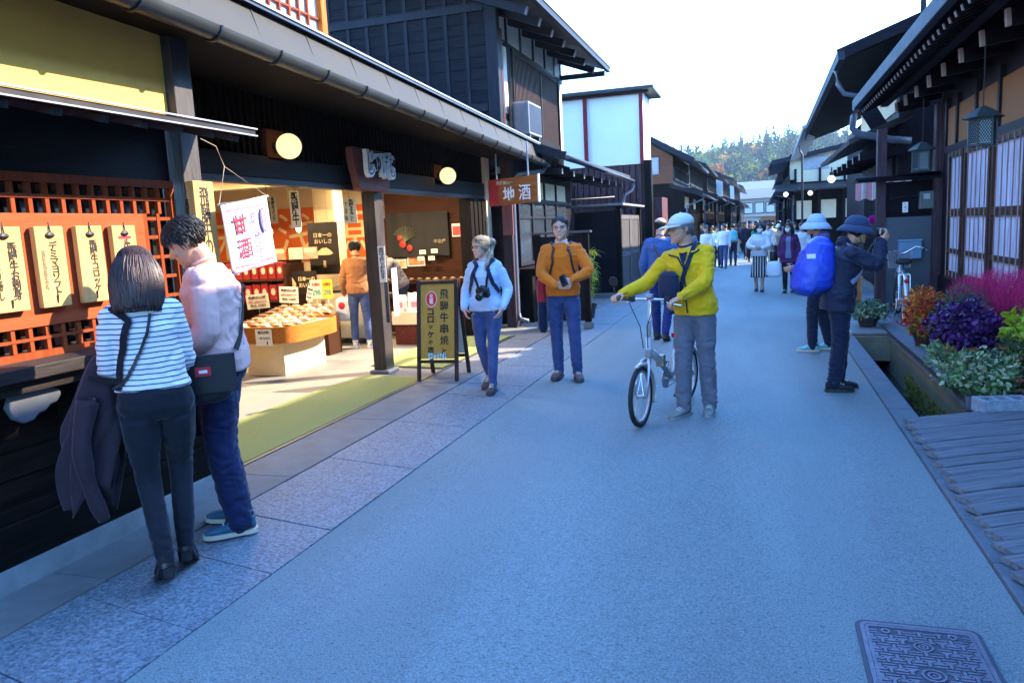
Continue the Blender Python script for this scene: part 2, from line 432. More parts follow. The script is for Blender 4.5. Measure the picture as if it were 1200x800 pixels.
# red lattice window
win = P('lattice_window', MB().box(-3.53, -3.485, -2, 4.02, 1.985, 2.03).box(-3.53, -3.485, -2, 4.02, 1.10, 1.135).box(-3.53, -3.485, 3.985, 4.02, 1.137, 1.983), redwood_z)
def wpart(name, mb, m, **k): return part(name, mb, m, win, world=True, **k)
mb = MB(); y = -1.9
while y < 3.98:
    mb.box(-3.522, -3.496, y, y+.024, 1.83, 1.984); mb.box(-3.522, -3.496, y, y+.022, 1.136, 1.255); y += .098
mb.box(-3.518, -3.492, -2, 3.98, 1.905, 1.925); mb.box(-3.518, -3.492, -2, 3.98, 1.19, 1.205)
for z in (1.32, 1.44, 1.56, 1.68, 1.79): mb.box(-3.516, -3.498, 3.76, 3.984, z, z+.02)
mb.box(-3.52, -3.494, 3.86, 3.884, 1.255, 1.83); mb.box(-3.525, -3.49, 3.745, 3.775, 1.255, 1.83)
wpart('lattice', mb, redwood_z)
mb = MB(); mb.box(-3.52, -3.488, -2, 3.744, 1.257, 1.828); wpart('red_board', mb, redboard, bevel=.003)
mb = MB(); mb.box(-3.56, -3.552, -2, 4.0, 1.12, 2.0); wpart('pane', mb, glass_d)
mb = MB(); mb.box(-3.60, -3.515, -2, 4.03, 2.032, 2.43); P('lintel', mb, wood('lintel_wood', (.0085, .0085, .0095), 'y', rough=.5, spec=.15))
aw = P('awning', MB().add([(-3.5, -2, 2.43), (-3.02, -2, 2.325), (-3.02, 4.26, 2.325), (-3.5, 4.26, 2.43), (-3.5, -2, 2.40), (-3.02, -2, 2.295), (-3.02, 4.26, 2.295), (-3.5, 4.26, 2.40)],
      [(0, 1, 2, 3), (7, 6, 5, 4), (0, 4, 5, 1), (1, 5, 6, 2), (2, 6, 7, 3), (3, 7, 4, 0)]), blacktrim)
mb = MB(); mb.box(-3.025, -3.008, -2, 4.27, 2.328, 2.336); mb.box(-3.025, -3.010, -2, 4.27, 2.287, 2.294); part('awning_edge', mb, whitetrim, aw, world=True)
for yy in (1.7, 2.0, 2.3, 2.57, 2.84, 3.11, 3.37, 3.63, 3.89, 4.12):
    mb = MB(); mb.beam((-3.5, yy, 2.375), (-3.06, yy, 2.262), .05, .035); part('rafter', mb, wood('rafter_wood', (.05, .05, .055), 'x'), aw, world=True)
mb = MB(); mb.box(-3.6, -3.50, -2, 4.06, 2.432, 3.02); P('plaster_panel', mb, plaster_y)
mb = MB(); mb.box(-3.62, -3.44, 4.07, 4.235, .0, 3.0); P('post', mb, postwood, bevel=.006)
mb = MB(); mb.box(-4.33, -3.62, 4.12, 4.2, 0, 2.9); P('bay_side_wall', mb, intwall)
# eave: soffit, gutter, fascia, roof
EX = lambda y: -3.10-.045*(y-3)
EZ = lambda y: -.017*(y-3)
YA, YE = -3.0, 13.5
def along(pts2, ya=YA, ye=YE, mb=None, cap=True):   # sweep an (dx,z) outline along the eave line
    mb = mb or MB(); mb.loft([[(EX(y)+dx, y, z+EZ(y)) for dx, z in pts2] for y in (ya, ye)], cap=cap); return mb
mb = along([(-.08, 2.90), (-.06, 2.93), (-1.6, 3.10), (-1.6, 3.06)], ye=12.35); P('soffit', mb, wood('soffit_wood', (.008, .0055, .004), 'y'))
mb = along([(-.05, 2.93), (-.09, 2.90), (-.22, 3.26), (-.18, 3.28)]); P('fascia', mb, roofmetal)
for k in range(22):
    yy = -2.6+k*.74; mb = MB(); mb.beam((EX(yy)-.062, yy, 2.935+EZ(yy)), (EX(yy)-.172, yy, 3.262+EZ(yy)), .012, .012, up=(1, 0, 0)); P('fascia_seam', mb, roofmetal)
mb = along([(-.13, 3.275), (-.13, 3.30), (-.20, 3.32), (-.22, 3.285)]); P('roof_edge', mb, blacktrim)
mb = along([(-.118, 3.300), (-.118, 3.316), (-.145, 3.318), (-.145, 3.302)]); P('roof_edge_cap', mb, whitetrim)
mb = MB(); mb.loft([[(EX(y)-.2, y, 3.30+EZ(y)), (-9.0, y, 4.75), (-9.0, y, 4.70), (EX(y)-.2, y, 3.27+EZ(y))] for y in (YA, 12.38)]); P('roof', mb, roofmetal)
gut = MB(); gp = []
for k in range(13):
    a = math.pi+math.pi*k/12; gp.append((.075*math.cos(a), 2.945+.075*math.sin(a)))
gp += [(.068*math.cos(math.pi*(2-k/12)), 2.945+.068*math.sin(math.pi*(2-k/12))) for k in range(13)]
gut = along(gp); GT = P('gutter', gut, guttermetal, smooth=False, ang=40)
for k in range(24):
    yy = -2.5+k*.66; mb = MB()
    ring = [(EX(yy)+.083*math.cos(t), yy, 2.945+EZ(yy)+.083*math.sin(t)) for t in [math.pi+math.pi*q/10 for q in range(11)]]
    mb.tube(ring, .008, n=6); part('gutter_bracket', mb, guttermetal, GT, world=True)
mb = MB(); mb.lathe([(.08, -.01), (.08, .01)], (EX(YE), YE, 2.945+EZ(YE)), n=20, axis=(0, 1, 0)); part('gutter_cap', mb, guttermetal, GT, world=True)
xe = EX(13.2); mb = MB(); mb.tube([(xe, 13.3, 2.75), (xe, 13.3, 2.70), (xe-.03, 13.2, 2.62), (xe-.30, 12.5, 2.55), (xe-.34, 12.4, 2.45), (xe-.34, 12.36, .25), (xe-.3, 12.33, .14), (xe-.15, 12.3, .1)], .038, n=12); P('downpipe', mb, mat('blue_grey_pipe', (.07, .085, .12), rough=.35, spec=.5), smooth=True)
# main front
mb = MB(); mb.box(-4.40, -4.26, 4.2, 12.2, 2.205, 2.40); P('front_beam', mb, beamwood, bevel=.006)
mb = MB(); mb.box(-4.395, -4.27, 4.2, 12.2, 2.15, 2.203); P('beam_track', mb, blacktrim)
mb = MB(); y = 4.25
while y < 12.2: mb.box(-4.33, -4.295, y, y+.03, 2.4, 2.96); y += .085
P('transom_lattice', mb, darkwood_z)
mb = MB(); mb.box(-4.42, -4.36, 4.2, 12.2, 2.402, 3.08); P('transom_board', mb, darkwood_y)
mb = MB(); mb.box(-4.41, -4.245, 8.13, 8.34, 0, 2.15); P('post', mb, wood('front_post_wood', (.042, .033, .031), 'z', rough=.45, spec=.3), bevel=.006)
mb = MB(); mb.box(-4.45, -4.2, 8.09, 8.38, 0.006, .05); P('post_base', mb, concrete, bevel=.01)
mb = MB(); mb.box(-4.43, -4.26, 11.25, 12.0, .006, 2.15)
for q in range(4): mb.box(-4.26, -4.245, 11.27+q*.18, 11.29+q*.18, .1, 2.15)
P('shutter', mb, darkwood_z, bevel=.003)
mb = MB(); mb.box(-4.40, -4.24, 12.005, 12.22, .006, 2.9); P('plaster_strip', mb, plaster_c)
# interior shell
mb = MB(); mb.box(-11, -6.62, 12.42, 12.5, 0, 2.75); mb.box(-11.1, -11, 4.2, 12.5, 0, 2.75); mb.box(-11, -4.33, 4.1, 4.19, 0, 2.75); P('interior_wall', mb, intwall)
mb = MB(); mb.box(-6.6, -4.42, 12.40, 12.5, 0, 2.75); P('back_panelling', mb, intwood)
mb = MB(); mb.box(-11, -4.43, 4.2, 12.4, 2.62, 2.7); P('ceiling', mb, mat('ceiling_cream', (.74, .62, .42), rough=.8, var=.05))
mb = MB(); mb.box(-6.85, -6.47, 11.0, 11.3, 0, 2.62); P('column', mb, intwall, bevel=.01)
for yy in (6.4, 9.4):
    mb = MB(); mb.box(-10.9, -4.5, yy, yy+.22, 2.40, 2.62); P('ceiling_beam', mb, mat('ceiling_beam_cream', (.62, .48, .28), rough=.8))
# upper storey wall with orange framed window above the roof
mb = MB(); mb.box(-5.5, -5.25, 2.0, 9.05, 3.75, 6.2); P('upper_wall', mb, plaster_c)
ow = P('upper_window', MB().box(-5.25, -5.16, 8.86, 8.98, 3.9, 5.6).box(-5.25, -5.16, 3.0, 3.1, 3.9, 5.6).box(-5.25, -5.165, 3.1, 8.86, 3.95, 4.12).box(-5.25, -5.165, 3.1, 8.86, 5.45, 5.6), wood('orange_frame_wood', (.38, .11, .02), 'z', rough=.5))
mb = MB(); y = 3.2
while y < 8.8: mb.box(-5.225, -5.195, y, y+.03, 4.12, 5.45); y += .2
for z in (4.32, 4.62, 4.92, 5.2): mb.box(-5.222, -5.198, 3.1, 8.86, z, z+.025)
part('window_lattice', mb, redwood_z, ow, world=True)
mb = MB(); mb.box(-5.245, -5.235, 3.1, 8.86, 4.12, 5.45); part('pane', mb, mat('paper_pane', (.7, .72, .75), rough=.5, var=.05), ow, world=True)

# ------------------------------------------------------------------ lamps
globe_m = mat('lit_globe', (1, .72, .36), emit=.14, var=.02)
def globe_lamp(y, z, label):
    t = thing('globe_lamp', label, 'lamp', (-4.26, y, z), group='round lamps on the shop beam')
    mb = MB(); mb.box(-.045, .0, -.14, .14, -.12, .16); part('back_plate', mb, wood('lamp_plate_wood', (.09, .03, .012), 'z'), t, bevel=.004)
    mb = MB(); mb.lathe([(.055, 0), (.055, .05), (.04, .06)], (0, 0, 0), axis=(1, 0, 0), n=16); part('holder', mb, blacktrim, t)
    mb = MB(); mb.sphere((.14, 0, 0), .115, 24, 16); part('globe', mb, globe_m, t, smooth=True)
    return t
globe_lamp(6.30, 2.49, 'round glowing globe lamp on the beam above the white banner')
globe_lamp(10.12, 2.42, 'round glowing globe lamp on the beam left of the hanging brown sign')
for i, (x, y, lab) in enumerate(((-6.2, 8.7, 'fluorescent ceiling tube nearest the open shop front'), (-8.2, 8.7, 'fluorescent ceiling tube deep inside the shop'), (-5.6, 10.9, 'fluorescent ceiling tube above the brown goods shelves'))):
    t = thing('ceiling_lamp', lab, 'lamp', (x, y, 2.55), group='tube lamps on the shop ceiling')
    mb = MB(); mb.box(-.6, .6, -.05, .05, .03, .07); part('lamp_housing', mb, mat('lamp_white', (.8, .8, .78)), t)
    mb = MB(); mb.lathe([(.014, -.57), (.014, .57)], (0, 0, .005), axis=(1, 0, 0), n=10); part('lamp_tube', mb, mat('lit_tube', (1, .85, .62), emit=3.), t)
    l = bpy.data.lights.new('tube_light', 'AREA'); l.shape = 'RECTANGLE'; l.size = 1.1; l.size_y = .06; l.energy = 15; l.color = (1, .74, .42)
    lo = bpy.data.objects.new('tube_light', l); COL.objects.link(lo); lo.parent = t; lo.location = (0, 0, -.02)
for x, y, z, lab in ((-5.60, 8.0, 1.74, 'bare hanging bulb right of the white banner'), (-5.2, 8.0, 1.77, 'bare hanging bulb beside the long white paper strip'), (-6.45, 8.0, 1.72, 'bare hanging bulb left of the white banner')):
    t = thing('pendant_lamp', lab, 'lamp', (x, y, z), group='bare bulbs hanging in the shop')
    mb = MB(); mb.lathe([(.012, .07), (.03, .035), (.035, 0), (.025, -.03), (.003, -.045)], n=14); part('bulb', mb, mat('lit_bulb', (1, .85, .55), emit=.8), t, smooth=True)
    mb = MB(); mb.lathe([(.028, .06), (.03, .12), (.012, .14)], n=12); part('socket', mb, blacktrim, t)
    mb = MB(); mb.tube([(0, 0, .13), (0, 0, .86)], .004, n=6); part('cord', mb, blacktrim, t)
# ------------------------------------------------------------------ signs on and in the shop
ink = mat('black_ink', (.012, .011, .012), rough=.6, var=.1)
redink = mat('red_ink', (.62, .012, .03), rough=.6, var=.05)
purpleink = mat('purple_ink', (.13, .03, .22), rough=.6, var=.05)
whitepaint = mat('white_paint', (.78, .77, .74), rough=.6, var=.05)
paper = mat('white_paper', (.78, .76, .72), rough=.75, var=.04)
palewood = wood('pale_plaque_wood', (.50, .30, .11), 'z', rough=.55, var=.16, bump=.12)
plqdata = [(2.70, 2.89, ['飛騨牛お刺身', '手まり寿し'], 'pale wooden plaque with two columns of writing, cut by the left edge'),
           (2.965, 3.135, ['デミマヨソフト', ''], 'pale wooden plaque with katakana column, third left of the post'),
           (3.215, 3.385, ['飛騨牛コロッケ', ''], 'pale wooden plaque just left of the woman\'s hair'),
           (3.455, 3.625, ['牛まん', ''], 'pale wooden plaque with red mark half hidden by the woman\'s head')]
for y0, y1, txt, lab in plqdata:
    t = thing('menu_plaque', lab, 'menu plaque', (-3.487, (y0+y1)/2, 1.35), group='wooden plaques on the red board')
    w = y1-y0; mb = MB(); mb.box(.008, .042, -w/2, w/2, 0, .41); part('board', mb, palewood, t, bevel=.004)
    two = bool(txt[1])
    letter(t, txt[0], (.043, .035 if two else .012, .195), (0, 1, 0), (0, 0, 1), .05, ink, vertical=True, fit=(.048 if two else .05, .28), bold=.02)
    if two: letter(t, txt[1], (.043, -.05, .18), (0, 1, 0), (0, 0, 1), .03, ink, vertical=True, fit=(.03, .24))
    elif y0 < 3.0: letter(t, '飛騨高山限定の味', (.043, -.05, .19), (0, 1, 0), (0, 0, 1), .03, mat('grey_ink', (.25, .17, .1)), vertical=True, fit=(.02, .2))
    mb = MB(); mb.tube([(.045, 0, .352), (.05, .0, .385), (.044, .0, .43)], .004, n=6); part('hook', mb, blacktrim, t)
    mb = MB(); mb.tube([(.045, 0, .02), (.048, .0, .06)], .004, n=6); part('lower_hook', mb, blacktrim, t)
    mb = MB(); mb.sphere((.046, 0, .365), (.01, .028, .016), 10, 6); part('knob', mb, blacktrim, t)
    if y0 > 3.4:
        mb = MB(); mb.box(.0425, .044, -.045, .045, .335, .35); part('red_mark', mb, redink, t)
t = thing('post_sign', 'upright wooden name board on the post behind the man\'s head', 'sign', (-3.43, 4.15, 1.36), group='shop name boards')
mb = MB(); mb.box(0, .06, -.09, .1, 0, .67); part('board', mb, palewood, t, bevel=.006)
letter(t, '飛騨牛の店', (.061, 0, .36), (0, 1, 0), (0, 0, 1), .09, ink, vertical=True, fit=(.085, .54))
letter(t, '飛騨牛', (.0, -.091, .36), (1, 0, 0), (0, 0, 1), .03, ink, vertical=True, fit=(.03, .4))

# hanging banner: cloth plane tilted to face the passer-by
t = thing('hanging_banner', 'white cloth banner with red sweet sake lettering hanging from the awning', 'banner', (-3.42, 4.42, 2.27))
ba = Vector((.12, -.21, -.39)); bb = Vector((.12, .29, -.325)); u = (bb-ba).normalized(); w = Vector((.02, -.11, 1)); w = (w-u*w.dot(u)).normalized(); nn = u.cross(w)
W_, H_ = (bb-ba).length, .46
mb = MB(); nx, nz = 14, 12
def bp_(i, j):
    a = i/nx; b = j/nz
    return ba+u*(W_*a)-w*(H_*b)+nn*(.006*math.sin(5*a+2*b)*b+.004*math.sin(9*a)*b)
for i in range(nx):
    for j in range(nz): mb.quad(bp_(i, j), bp_(i+1, j), bp_(i+1, j+1), bp_(i, j+1))
cl = part('cloth', mb, mat('banner_cloth', (.43, .41, .50), rough=.8, var=.03), t, smooth=True)
so = cl.modifiers.new('thickness', 'SOLIDIFY'); so.thickness = .002; so.offset = 0
mb = MB(); mb.tube([ba-u*.02, bb+u*.02], .007, n=8); mb.tube([bp_(0, nz), bp_(nx, nz)], .005, n=8); part('rod', mb, whitepaint, t, smooth=True)
mb = MB(); top = Vector((.02, .0, -.13)); mb.tube([ba-u*.01, top], .0022, n=5); mb.tube([bb+u*.01, top], .0022, n=5); mb.tube([top, (.0, -.04, 0), (-.02, -.16, .04)], .003, n=5); part('string', mb, mat('cord', (.35, .28, .2)), t)
off = nn*.014
def bt(a, b): return ba+u*(W_*a)-w*(H_*b)+off
letter(t, '甘', bt(.30, .32), u, w, .15, redink, fit=(.145, .125), bold=.02)
letter(t, '酒', bt(.33, .67), u, w, .15, redink, fit=(.15, .13), bold=.004)
letter(t, '冷やし', bt(.60, .33), u, w, .05, purpleink, vertical=True, fit=(.045, .15))
letter(t, 'あったかい', bt(.665, .68), u, w, .05, mat('magenta_ink', (.45, .02, .22)), vertical=True, fit=(.045, .185))
mb = MB(); mb.prism([(.032*math.cos(k*.3491), .085*math.sin(k*.3491)) for k in range(18)], bt(.82, .33)-nn*.003, u, w, nn*.003); part('oval', mb, mat('purple_print', (.16, .10, .26)), t)
letter(t, 'あまざけ', bt(.82, .33)+nn*.001, u, w, .03, whitepaint, vertical=True, fit=(.026, .13))
mb = MB()
for (a0, b0, a1, b1) in ((.08, .1, .93, .1), (.08, .92, .93, .92), (.08, .1, .08, .92), (.93, .1, .93, .92)):
    mb.beam(bt(a0, b0)-nn*.002, bt(a1, b1)-nn*.002, .004, .0015, up=nn)
part('border', mb, redink, t)

# carved name sign over the post
t = thing('carved_sign', 'reddish carved board with raised white brush lettering above the front post', 'sign', (-4.24, 8.0, 2.14), group='shop name boards')
mb = MB(); mb.prism([(-.36, .02), (-.28, 0), (.28, 0), (.36, .02), (.44, .34), (.40, .46), (-.46, .46), (-.46, .32)], (0, 0, 0), (0, 1, 0), (0, 0, 1), (.09, 0, 0))
part('board', mb, wood('carved_board_wood', (.19, .07, .055), 'y', rough=.45, var=.2), t, bevel=.012)
for ch, dy in zip('じゅげむ', (-.255, -.085, .085, .255)):
    q = .8 if ch == 'ゅ' else 1
    letter(t, ch, (.145, dy, .285), (0, 1, 0), (0, 0, 1), .2, mat('raised_letter', (.66, .66, .66), rough=.45, var=.05), fit=(.195*q, .30*q), bold=.08, depth=.05)
    letter(t, ch, (.149, dy, .285), (0, 1, 0), (0, 0, 1), .2, ink, fit=(.14*q, .24*q), bold=-.014, depth=.048, name='inner_lettering')

# hanging brown sign
t = thing('hanging_sign', 'brown wooden hanging sign with white brush lettering under the eave end', 'sign', (-3.56, 11.3, 1.985))
ux = Vector((1, -.02, 0)).normalized()
mb = MB(); mb.prism([(-.39, .02), (.39, .05), (.40, .45), (-.39, .41)], (0, 0, 0), ux, (0, 0, 1), (0, .05, 0)); part('board', mb, wood('sign_brown_wood', (.24, .055, .012), 'x', rough=.4, var=.35, scale=3, col2=(.36, .13, .03)), t, bevel=.006)
mb = MB(); mb.prism([(-.385, .03), (-.2, .035), (-.24, .2), (-.18, .42), (-.385, .405)], (0, -.002, 0), ux, (0, 0, 1), (0, .002, 0)); part('red_patch', mb, mat('sign_red', (.33, .008, .02), rough=.45, var=.2), t)
mb = MB(); mb.beam((.405, 0.02, .05), (.41, .02, .46), .02, .06, up=(0, 1, 0)); part('edge_strip', mb, whitepaint, t)
letter(t, '地', (-.06, -.004, .19), ux, (0, 0, 1), .2, whitepaint, fit=(.19, .22), bold=.02)
letter(t, '酒', (.19, -.004, .205), ux, (0, 0, 1), .2, whitepaint, fit=(.19, .23), bold=.006)
letter(t, '飛騨高山一', (-.12, -.004, .36), ux, (0, 0, 1), .06, mat('dim_cream_paint', (.5, .42, .3)), fit=(.27, .06), bold=.03)
mb = MB(); mb.tube([(.25, .02, .45), (.25, .02, .95)], .014, n=8); mb.tube([(-.25, .02, .42), (-.25, .02, .95)], .012, n=8); part('hanger', mb, mat('galvanised', (.35, .38, .42), rough=.35, metal=.6), t)

# A-board
t = thing('sidewalk_board', 'dark framed A-shaped board with ochre panel and croquette lettering on the pavement', 'A-board', (-3.40, 7.70, .016), R(5)); t.scale = (.93, 1, 1.12)
def slant(y0, y1, s):      # frame in a leaning plane: z up 1.0
    return lambda x, z: Vector((x, y0+(y1-y0)*z/1.0, z))
fr = slant(0, .20, 1); bk = slant(.50, .24, 1)
fw = wood('board_frame_wood', (.05, .030, .026), 'z', rough=.5)
def aframe(name, fn, par):
    mb = MB(); nrm = Vector((0, -1, .2)).normalized()
    for x in (-.235, .235): mb.beam(fn(x, 0), fn(x, .985), .045, .03, up=(0, -1, .2))
    mb.beam(fn(-.21, .965), fn(.21, .965), .045, .03, up=(0, 0, 1)); mb.beam(fn(-.21, .19), fn(.21, .19), .045, .03, up=(0, 0, 1))
    return part(name, mb, fw, par, bevel=.003)
aframe('front_frame', fr, t); aframe('back_frame', bk, t)
def panel(fn, name, m, d):
    mb = MB(); vs = [fn(-.212, .215), fn(.212, .215), fn(.212, .945), fn(-.212, .945)]; mb.add(vs+[v+Vector((0, d, 0)) for v in vs], [(0, 1, 2, 3), (7, 6, 5, 4), (0, 4, 5, 1), (1, 5, 6, 2), (2, 6, 7, 3), (3, 7, 4, 0)]); return part(name, mb, m, t)
panel(fr, 'front_panel', wood('ochre_panel', (.42, .25, .055), 'z', rough=.5, var=.12, bump=.05), .012); panel(bk, 'back_panel', mat('pale_panel', (.55, .62, .58), rough=.5), -.012)
fu = Vector((1, 0, 0)); fwv = Vector((0, .2, 1)).normalized(); fn_ = fu.cross(fwv)
def at(x, z): return fr(x, z)+fn_*.004
mb = MB()
for x in (-.235, .235): mb.beam(fr(x, .98), bk(x, .98), .03, .02)
part('hinge', mb, blacktrim, t)
for i, ch in enumerate('飛騨牛串焼と'):
    letter(t, ch, at(.085, .845-.112*i), fu, fwv, .1, ink, fit=(.105 if i < 5 else .06, .096 if i < 5 else .07), bold=.008 if i in (0, 1, 4) else .02)
for i, ch in enumerate('コロッケの店'):
    sc = {'ッ': .6, 'の': .6}.get(ch, 1)
    letter(t, ch, at(-.085, .675-.074*i), fu, fwv, .07, ink, fit=(.08*sc, .066*sc), bold=.03)
mb = MB(); mb.prism([(.07*math.cos(k*.2618), .078*math.sin(k*.2618)) for k in range(24)], at(-.075, .80)-fn_*.003, fu, fwv, fn_*.002); part('white_disc', mb, whitepaint, t)
mb = MB(); mb.prism([(.064*math.cos(k*.2618), .072*math.sin(k*.2618)) for k in range(24)], at(-.075, .80)-fn_*.001, fu, fwv, fn_*.002); part('red_disc', mb, redink, t)
letter(t, '元祖', at(-.075, .80)+fn_*.0015, fu, fwv, .05, whitepaint, vertical=True, fit=(.05, .1), bold=.02)
for i, (ch, dx) in enumerate(zip('じゅげむ', (-.085, -.03, .027, .085))):
    q = .75 if ch == 'ゅ' else 1
    letter(t, ch, at(dx, .243-(.008 if q < 1 else 0)), fu, fwv, .06, mat('sky_blue_paint', (.10, .50, .72)), fit=(.066*q, .066*q), bold=.085, depth=.0015)
    letter(t, ch, at(dx, .243-(.008 if q < 1 else 0)), fu, fwv, .06, whitepaint, fit=(.048*q, .048*q), bold=.008, depth=.0035, name='inner_lettering')

# orange wall sign inside
t = thing('wall_sign', 'large orange sign with cream brush characters on the shop back wall', 'sign', (-8.6, 12.40, 1.22))
mb = MB(); mb.box(-1.72, 1.93, -.03, 0, .05, 1.0); part('panel', mb, mat('orange_panel', (.75, .13, .012), rough=.5, var=.04), t)
cream = mat('cream_paint', (.85, .66, .34), rough=.6, var=.03)
for ch, x in (('味', -1.15), ('浅', .52), ('源', 1.55)): letter(t, ch, (x, -.031, .52), (1, 0, 0), (0, 0, 1), .8, cream, fit=(.80, .80), bold=.0)

# hanging paper strips and posters
def strip(x, y, z0, z1, w, txt, lab, tone=paper, tcol=ink, ang=0., yaw=0., sub=None):
    t = thing('paper_strip', lab, 'paper sign', (x, y, z0), yaw, group='paper signs hung in the shop opening')
    h = z1-z0; mb = MB(); mb.box(-w/2, w/2, 0, .004, 0, h); part('sheet', mb, tone, t)
    letter(t, txt, (w*.12 if sub else 0, -.001, h*.52), (1, 0, 0), (0, 0, 1), .05, tcol, vertical=True, fit=(w*(.34 if sub else .7), h*.88), bold=.02)
    if sub: letter(t, sub, (-w*.27, -.001, h*.48), (1, 0, 0), (0, 0, 1), .05, tcol, vertical=True, fit=(w*.2, h*.75))
    mb = MB(); mb.tube([(0, 0, h), (0, 0, h+.1)], .002, n=5); part('string', mb, blacktrim, t)
strip(-4.57, 7.0, 1.76, 2.14, .12, '飛騨牛', 'long white paper strip reading hida beef in large ink', mat('cream_paper', (.74, .68, .50), rough=.8))
strip(-4.86, 7.02, 1.82, 2.10, .115, '飛騨牛メンチ', 'greyish paper strip just right of the white banner', mat('grey_paper', (.42, .36, .27), rough=.8), sub='かつ丼')
strip(-4.47, 7.95, 1.80, 2.08, .17, '飛騨まるごと', 'cream paper sign with three ink columns left of the front post', mat('cream_paper', (.74, .68, .50)), sub='でこぼこ味')
strip(-4.60, 9.0, 1.86, 2.19, .07, '飛騨の味', 'narrow paper strip right of the front post', mat('grey_paper', (.42, .36, .27)))
strip(-4.20, 8.123, 1.10, 1.52, .09, '店内で召し上がれます', 'narrow white notice fixed on the dark side of the front post')
strip(-4.15, 8.32, .68, 1.25, .10, 'いらっしゃいませ', 'long white sheet hung on the sunlit side of the front post', paper, mat('purple_grey_ink', (.3, .25, .45)), yaw=R(78))
black_p = mat('black_poster', (.018, .014, .012), rough=.35, var=.1, spec=.5)
goldp = mat('gold_print', (.72, .55, .33), rough=.6, var=.1)
tan_food = mat('poster_food', (.55, .33, .14), rough=.6, var=.5, scale=30, col2=(.80, .6, .35))
def poster(x, y, z, w, h, lab, big):
    t = thing('poster', lab, 'poster', (x, y, z), R(-4), group='black posters in the shop')
    mb = MB(); mb.box(-w/2, w/2, 0, .012, 0, h); part('sheet', mb, black_p, t)
    if big:
        letter(t, '日本一の', (0, -.001, h*.76), (1, 0, 0), (0, 0, 1), .06, goldp, fit=(w*.6, h*.09), bold=.01); letter(t, 'おいしさ', (0, -.001, h*.64), (1, 0, 0), (0, 0, 1), .06, goldp, fit=(w*.58, h*.085), bold=.01)
        letter(t, '芳華', (0, -.001, h*.2), (1, 0, 0), (0, 0, 1), .06, goldp, vertical=True, fit=(w*.1, h*.14))
        mb = MB(); mb.prism([(-.17, 0), (-.1, -.02), (.1, -.02), (.17, 0), (.12, .05), (.05, .09), (-.03, .085), (-.1, .04)], (0, -.003, h*.40), (1, 0, 0), (0, 0, 1), (0, .003, 0)); part('food_print', mb, tan_food, t)
    else:
        letter(t, '日本一の', (w*.2, -.001, h*.66), (1, 0, 0), (0, 0, 1), .06, goldp, fit=(w*.5, h*.2)); letter(t, 'おいしさ', (w*.2, -.001, h*.38), (1, 0, 0), (0, 0, 1), .06, goldp, fit=(w*.48, h*.2))
        mb = MB(); mb.prism([(-.1, 0), (.08, 0), (.1, .12), (.03, .22), (-.02, .21), (-.12, .1)], (-w*.3, -.003, .03), (1, 0, 0), (0, 0, 1), (0, .003, 0)); part('food_print', mb, tan_food, t)
    mb = MB(); mb.tube([(-.1, .006, h), (-.1, .006, 2.6-z)], .002, n=5); mb.tube([(.1, .006, h), (.1, .006, 2.6-z)], .002, n=5)
    part('string', mb, blacktrim, t)
poster(-6.35, 10.4, 1.10, .54, .79, 'tall black poster about the best taste in Japan with food print', True)
poster(-6.42, 9.8, .86, .58, .33, 'low black poster of a pale jar above the goods table', False)

# ------------------------------------------------------------------ goods in the shop
board_w = mat('display_cream', (.74, .60, .36), rough=.6, var=.05)
t = thing('display_table', 'cream box table with orange wooden apron heaped with goods at the shop front', 'table', (-5.78, 8.38, .006))
mb = MB(); mb.box(-.27, .27, -.45, .48, .0, .47); part('base', mb, board_w, t, bevel=.005)
apron = wood('apron_wood', (.38, .135, .026), 'y', rough=.5, var=.2)
mb = MB(); ring = []
for k in range(40):
    a = 2*math.pi*k/40; c, s_ = math.cos(a), math.sin(a)
    ring.append((.05+.45*math.copysign(abs(c)**.45, c), .0+.62*math.copysign(abs(s_)**.45, s_)))
mb.loft([[(x, y, .42) for x, y in ring], [(x*1.01, y*1.01, .62) for x, y in ring], [(x*.96, y*.97, .62) for x, y in ring], [(x*.96, y*.97, .58) for x, y in ring]]); part('apron', mb, apron, t, ang=40)
mb = MB(); mb.box(-.3, .4, -.5, .5, .56, .60); part('table_top', mb, board_w, t)
mb = MB(); mb.box(.02, .25, -.633, -.630, .40, .60); ob = part('notice', mb, paper, t)
letter(ob, '地元の味', (.135, -.634, .56), (1, 0, 0), (0, 0, 1), .04, ink, fit=(.16, .04), bold=.03); letter(ob, '一袋 五百円', (.135, -.634, .49), (1, 0, 0), (0, 0, 1), .03, ink, fit=(.17, .03)); letter(ob, '1', (.18, -.634, .435), (1, 0, 0), (0, 0, 1), .03, ink, fit=(.015, .04))
pk_cols = [(.34, .17, .05), (.48, .38, .24), (.38, .24, .09), (.30, .12, .04), (.60, .54, .42), (.18, .09, .04)]
def packet(x, y, z, rot, c, lab, s=1.0, grp='packets on the orange table'):
    t = thing('snack_packet', lab, 'packet', (x, y, z), rot, group=grp)
    mb = MB(); n = 8
    rings = []
    for i in range(7):
        f = i/6; yy = (-.085+.17*f)*s; th = .004+.028*math.sin(math.pi*f)*s; ww = .06*s
        rings.append([(ww*math.cos(a), yy, .012+th*math.sin(a)) for a in [2*math.pi*k/10 for k in range(10)]])
    mb.loft(rings); b = part('bag', mb, mat('packet_%d' % c, pk_cols[c], rough=.3, var=.35, scale=22, spec=.6), t, smooth=True)
    b.rotation_euler = (R(-16), 0, 0)
    mb = MB(); mb.box(-.035*s, .035*s, -.04*s, .035*s, .042, .046); q = part('label', mb, paper, b)
    return t
PKL = {0: 'ochre', 1: 'beige', 2: 'tan', 3: 'rust brown', 4: 'off-white', 5: 'dark brown'}
rr = random.Random(5)
rows = [(-6.02, 'back'), (-5.86, 'second'), (-5.70, 'third'), (-5.54, 'front')]
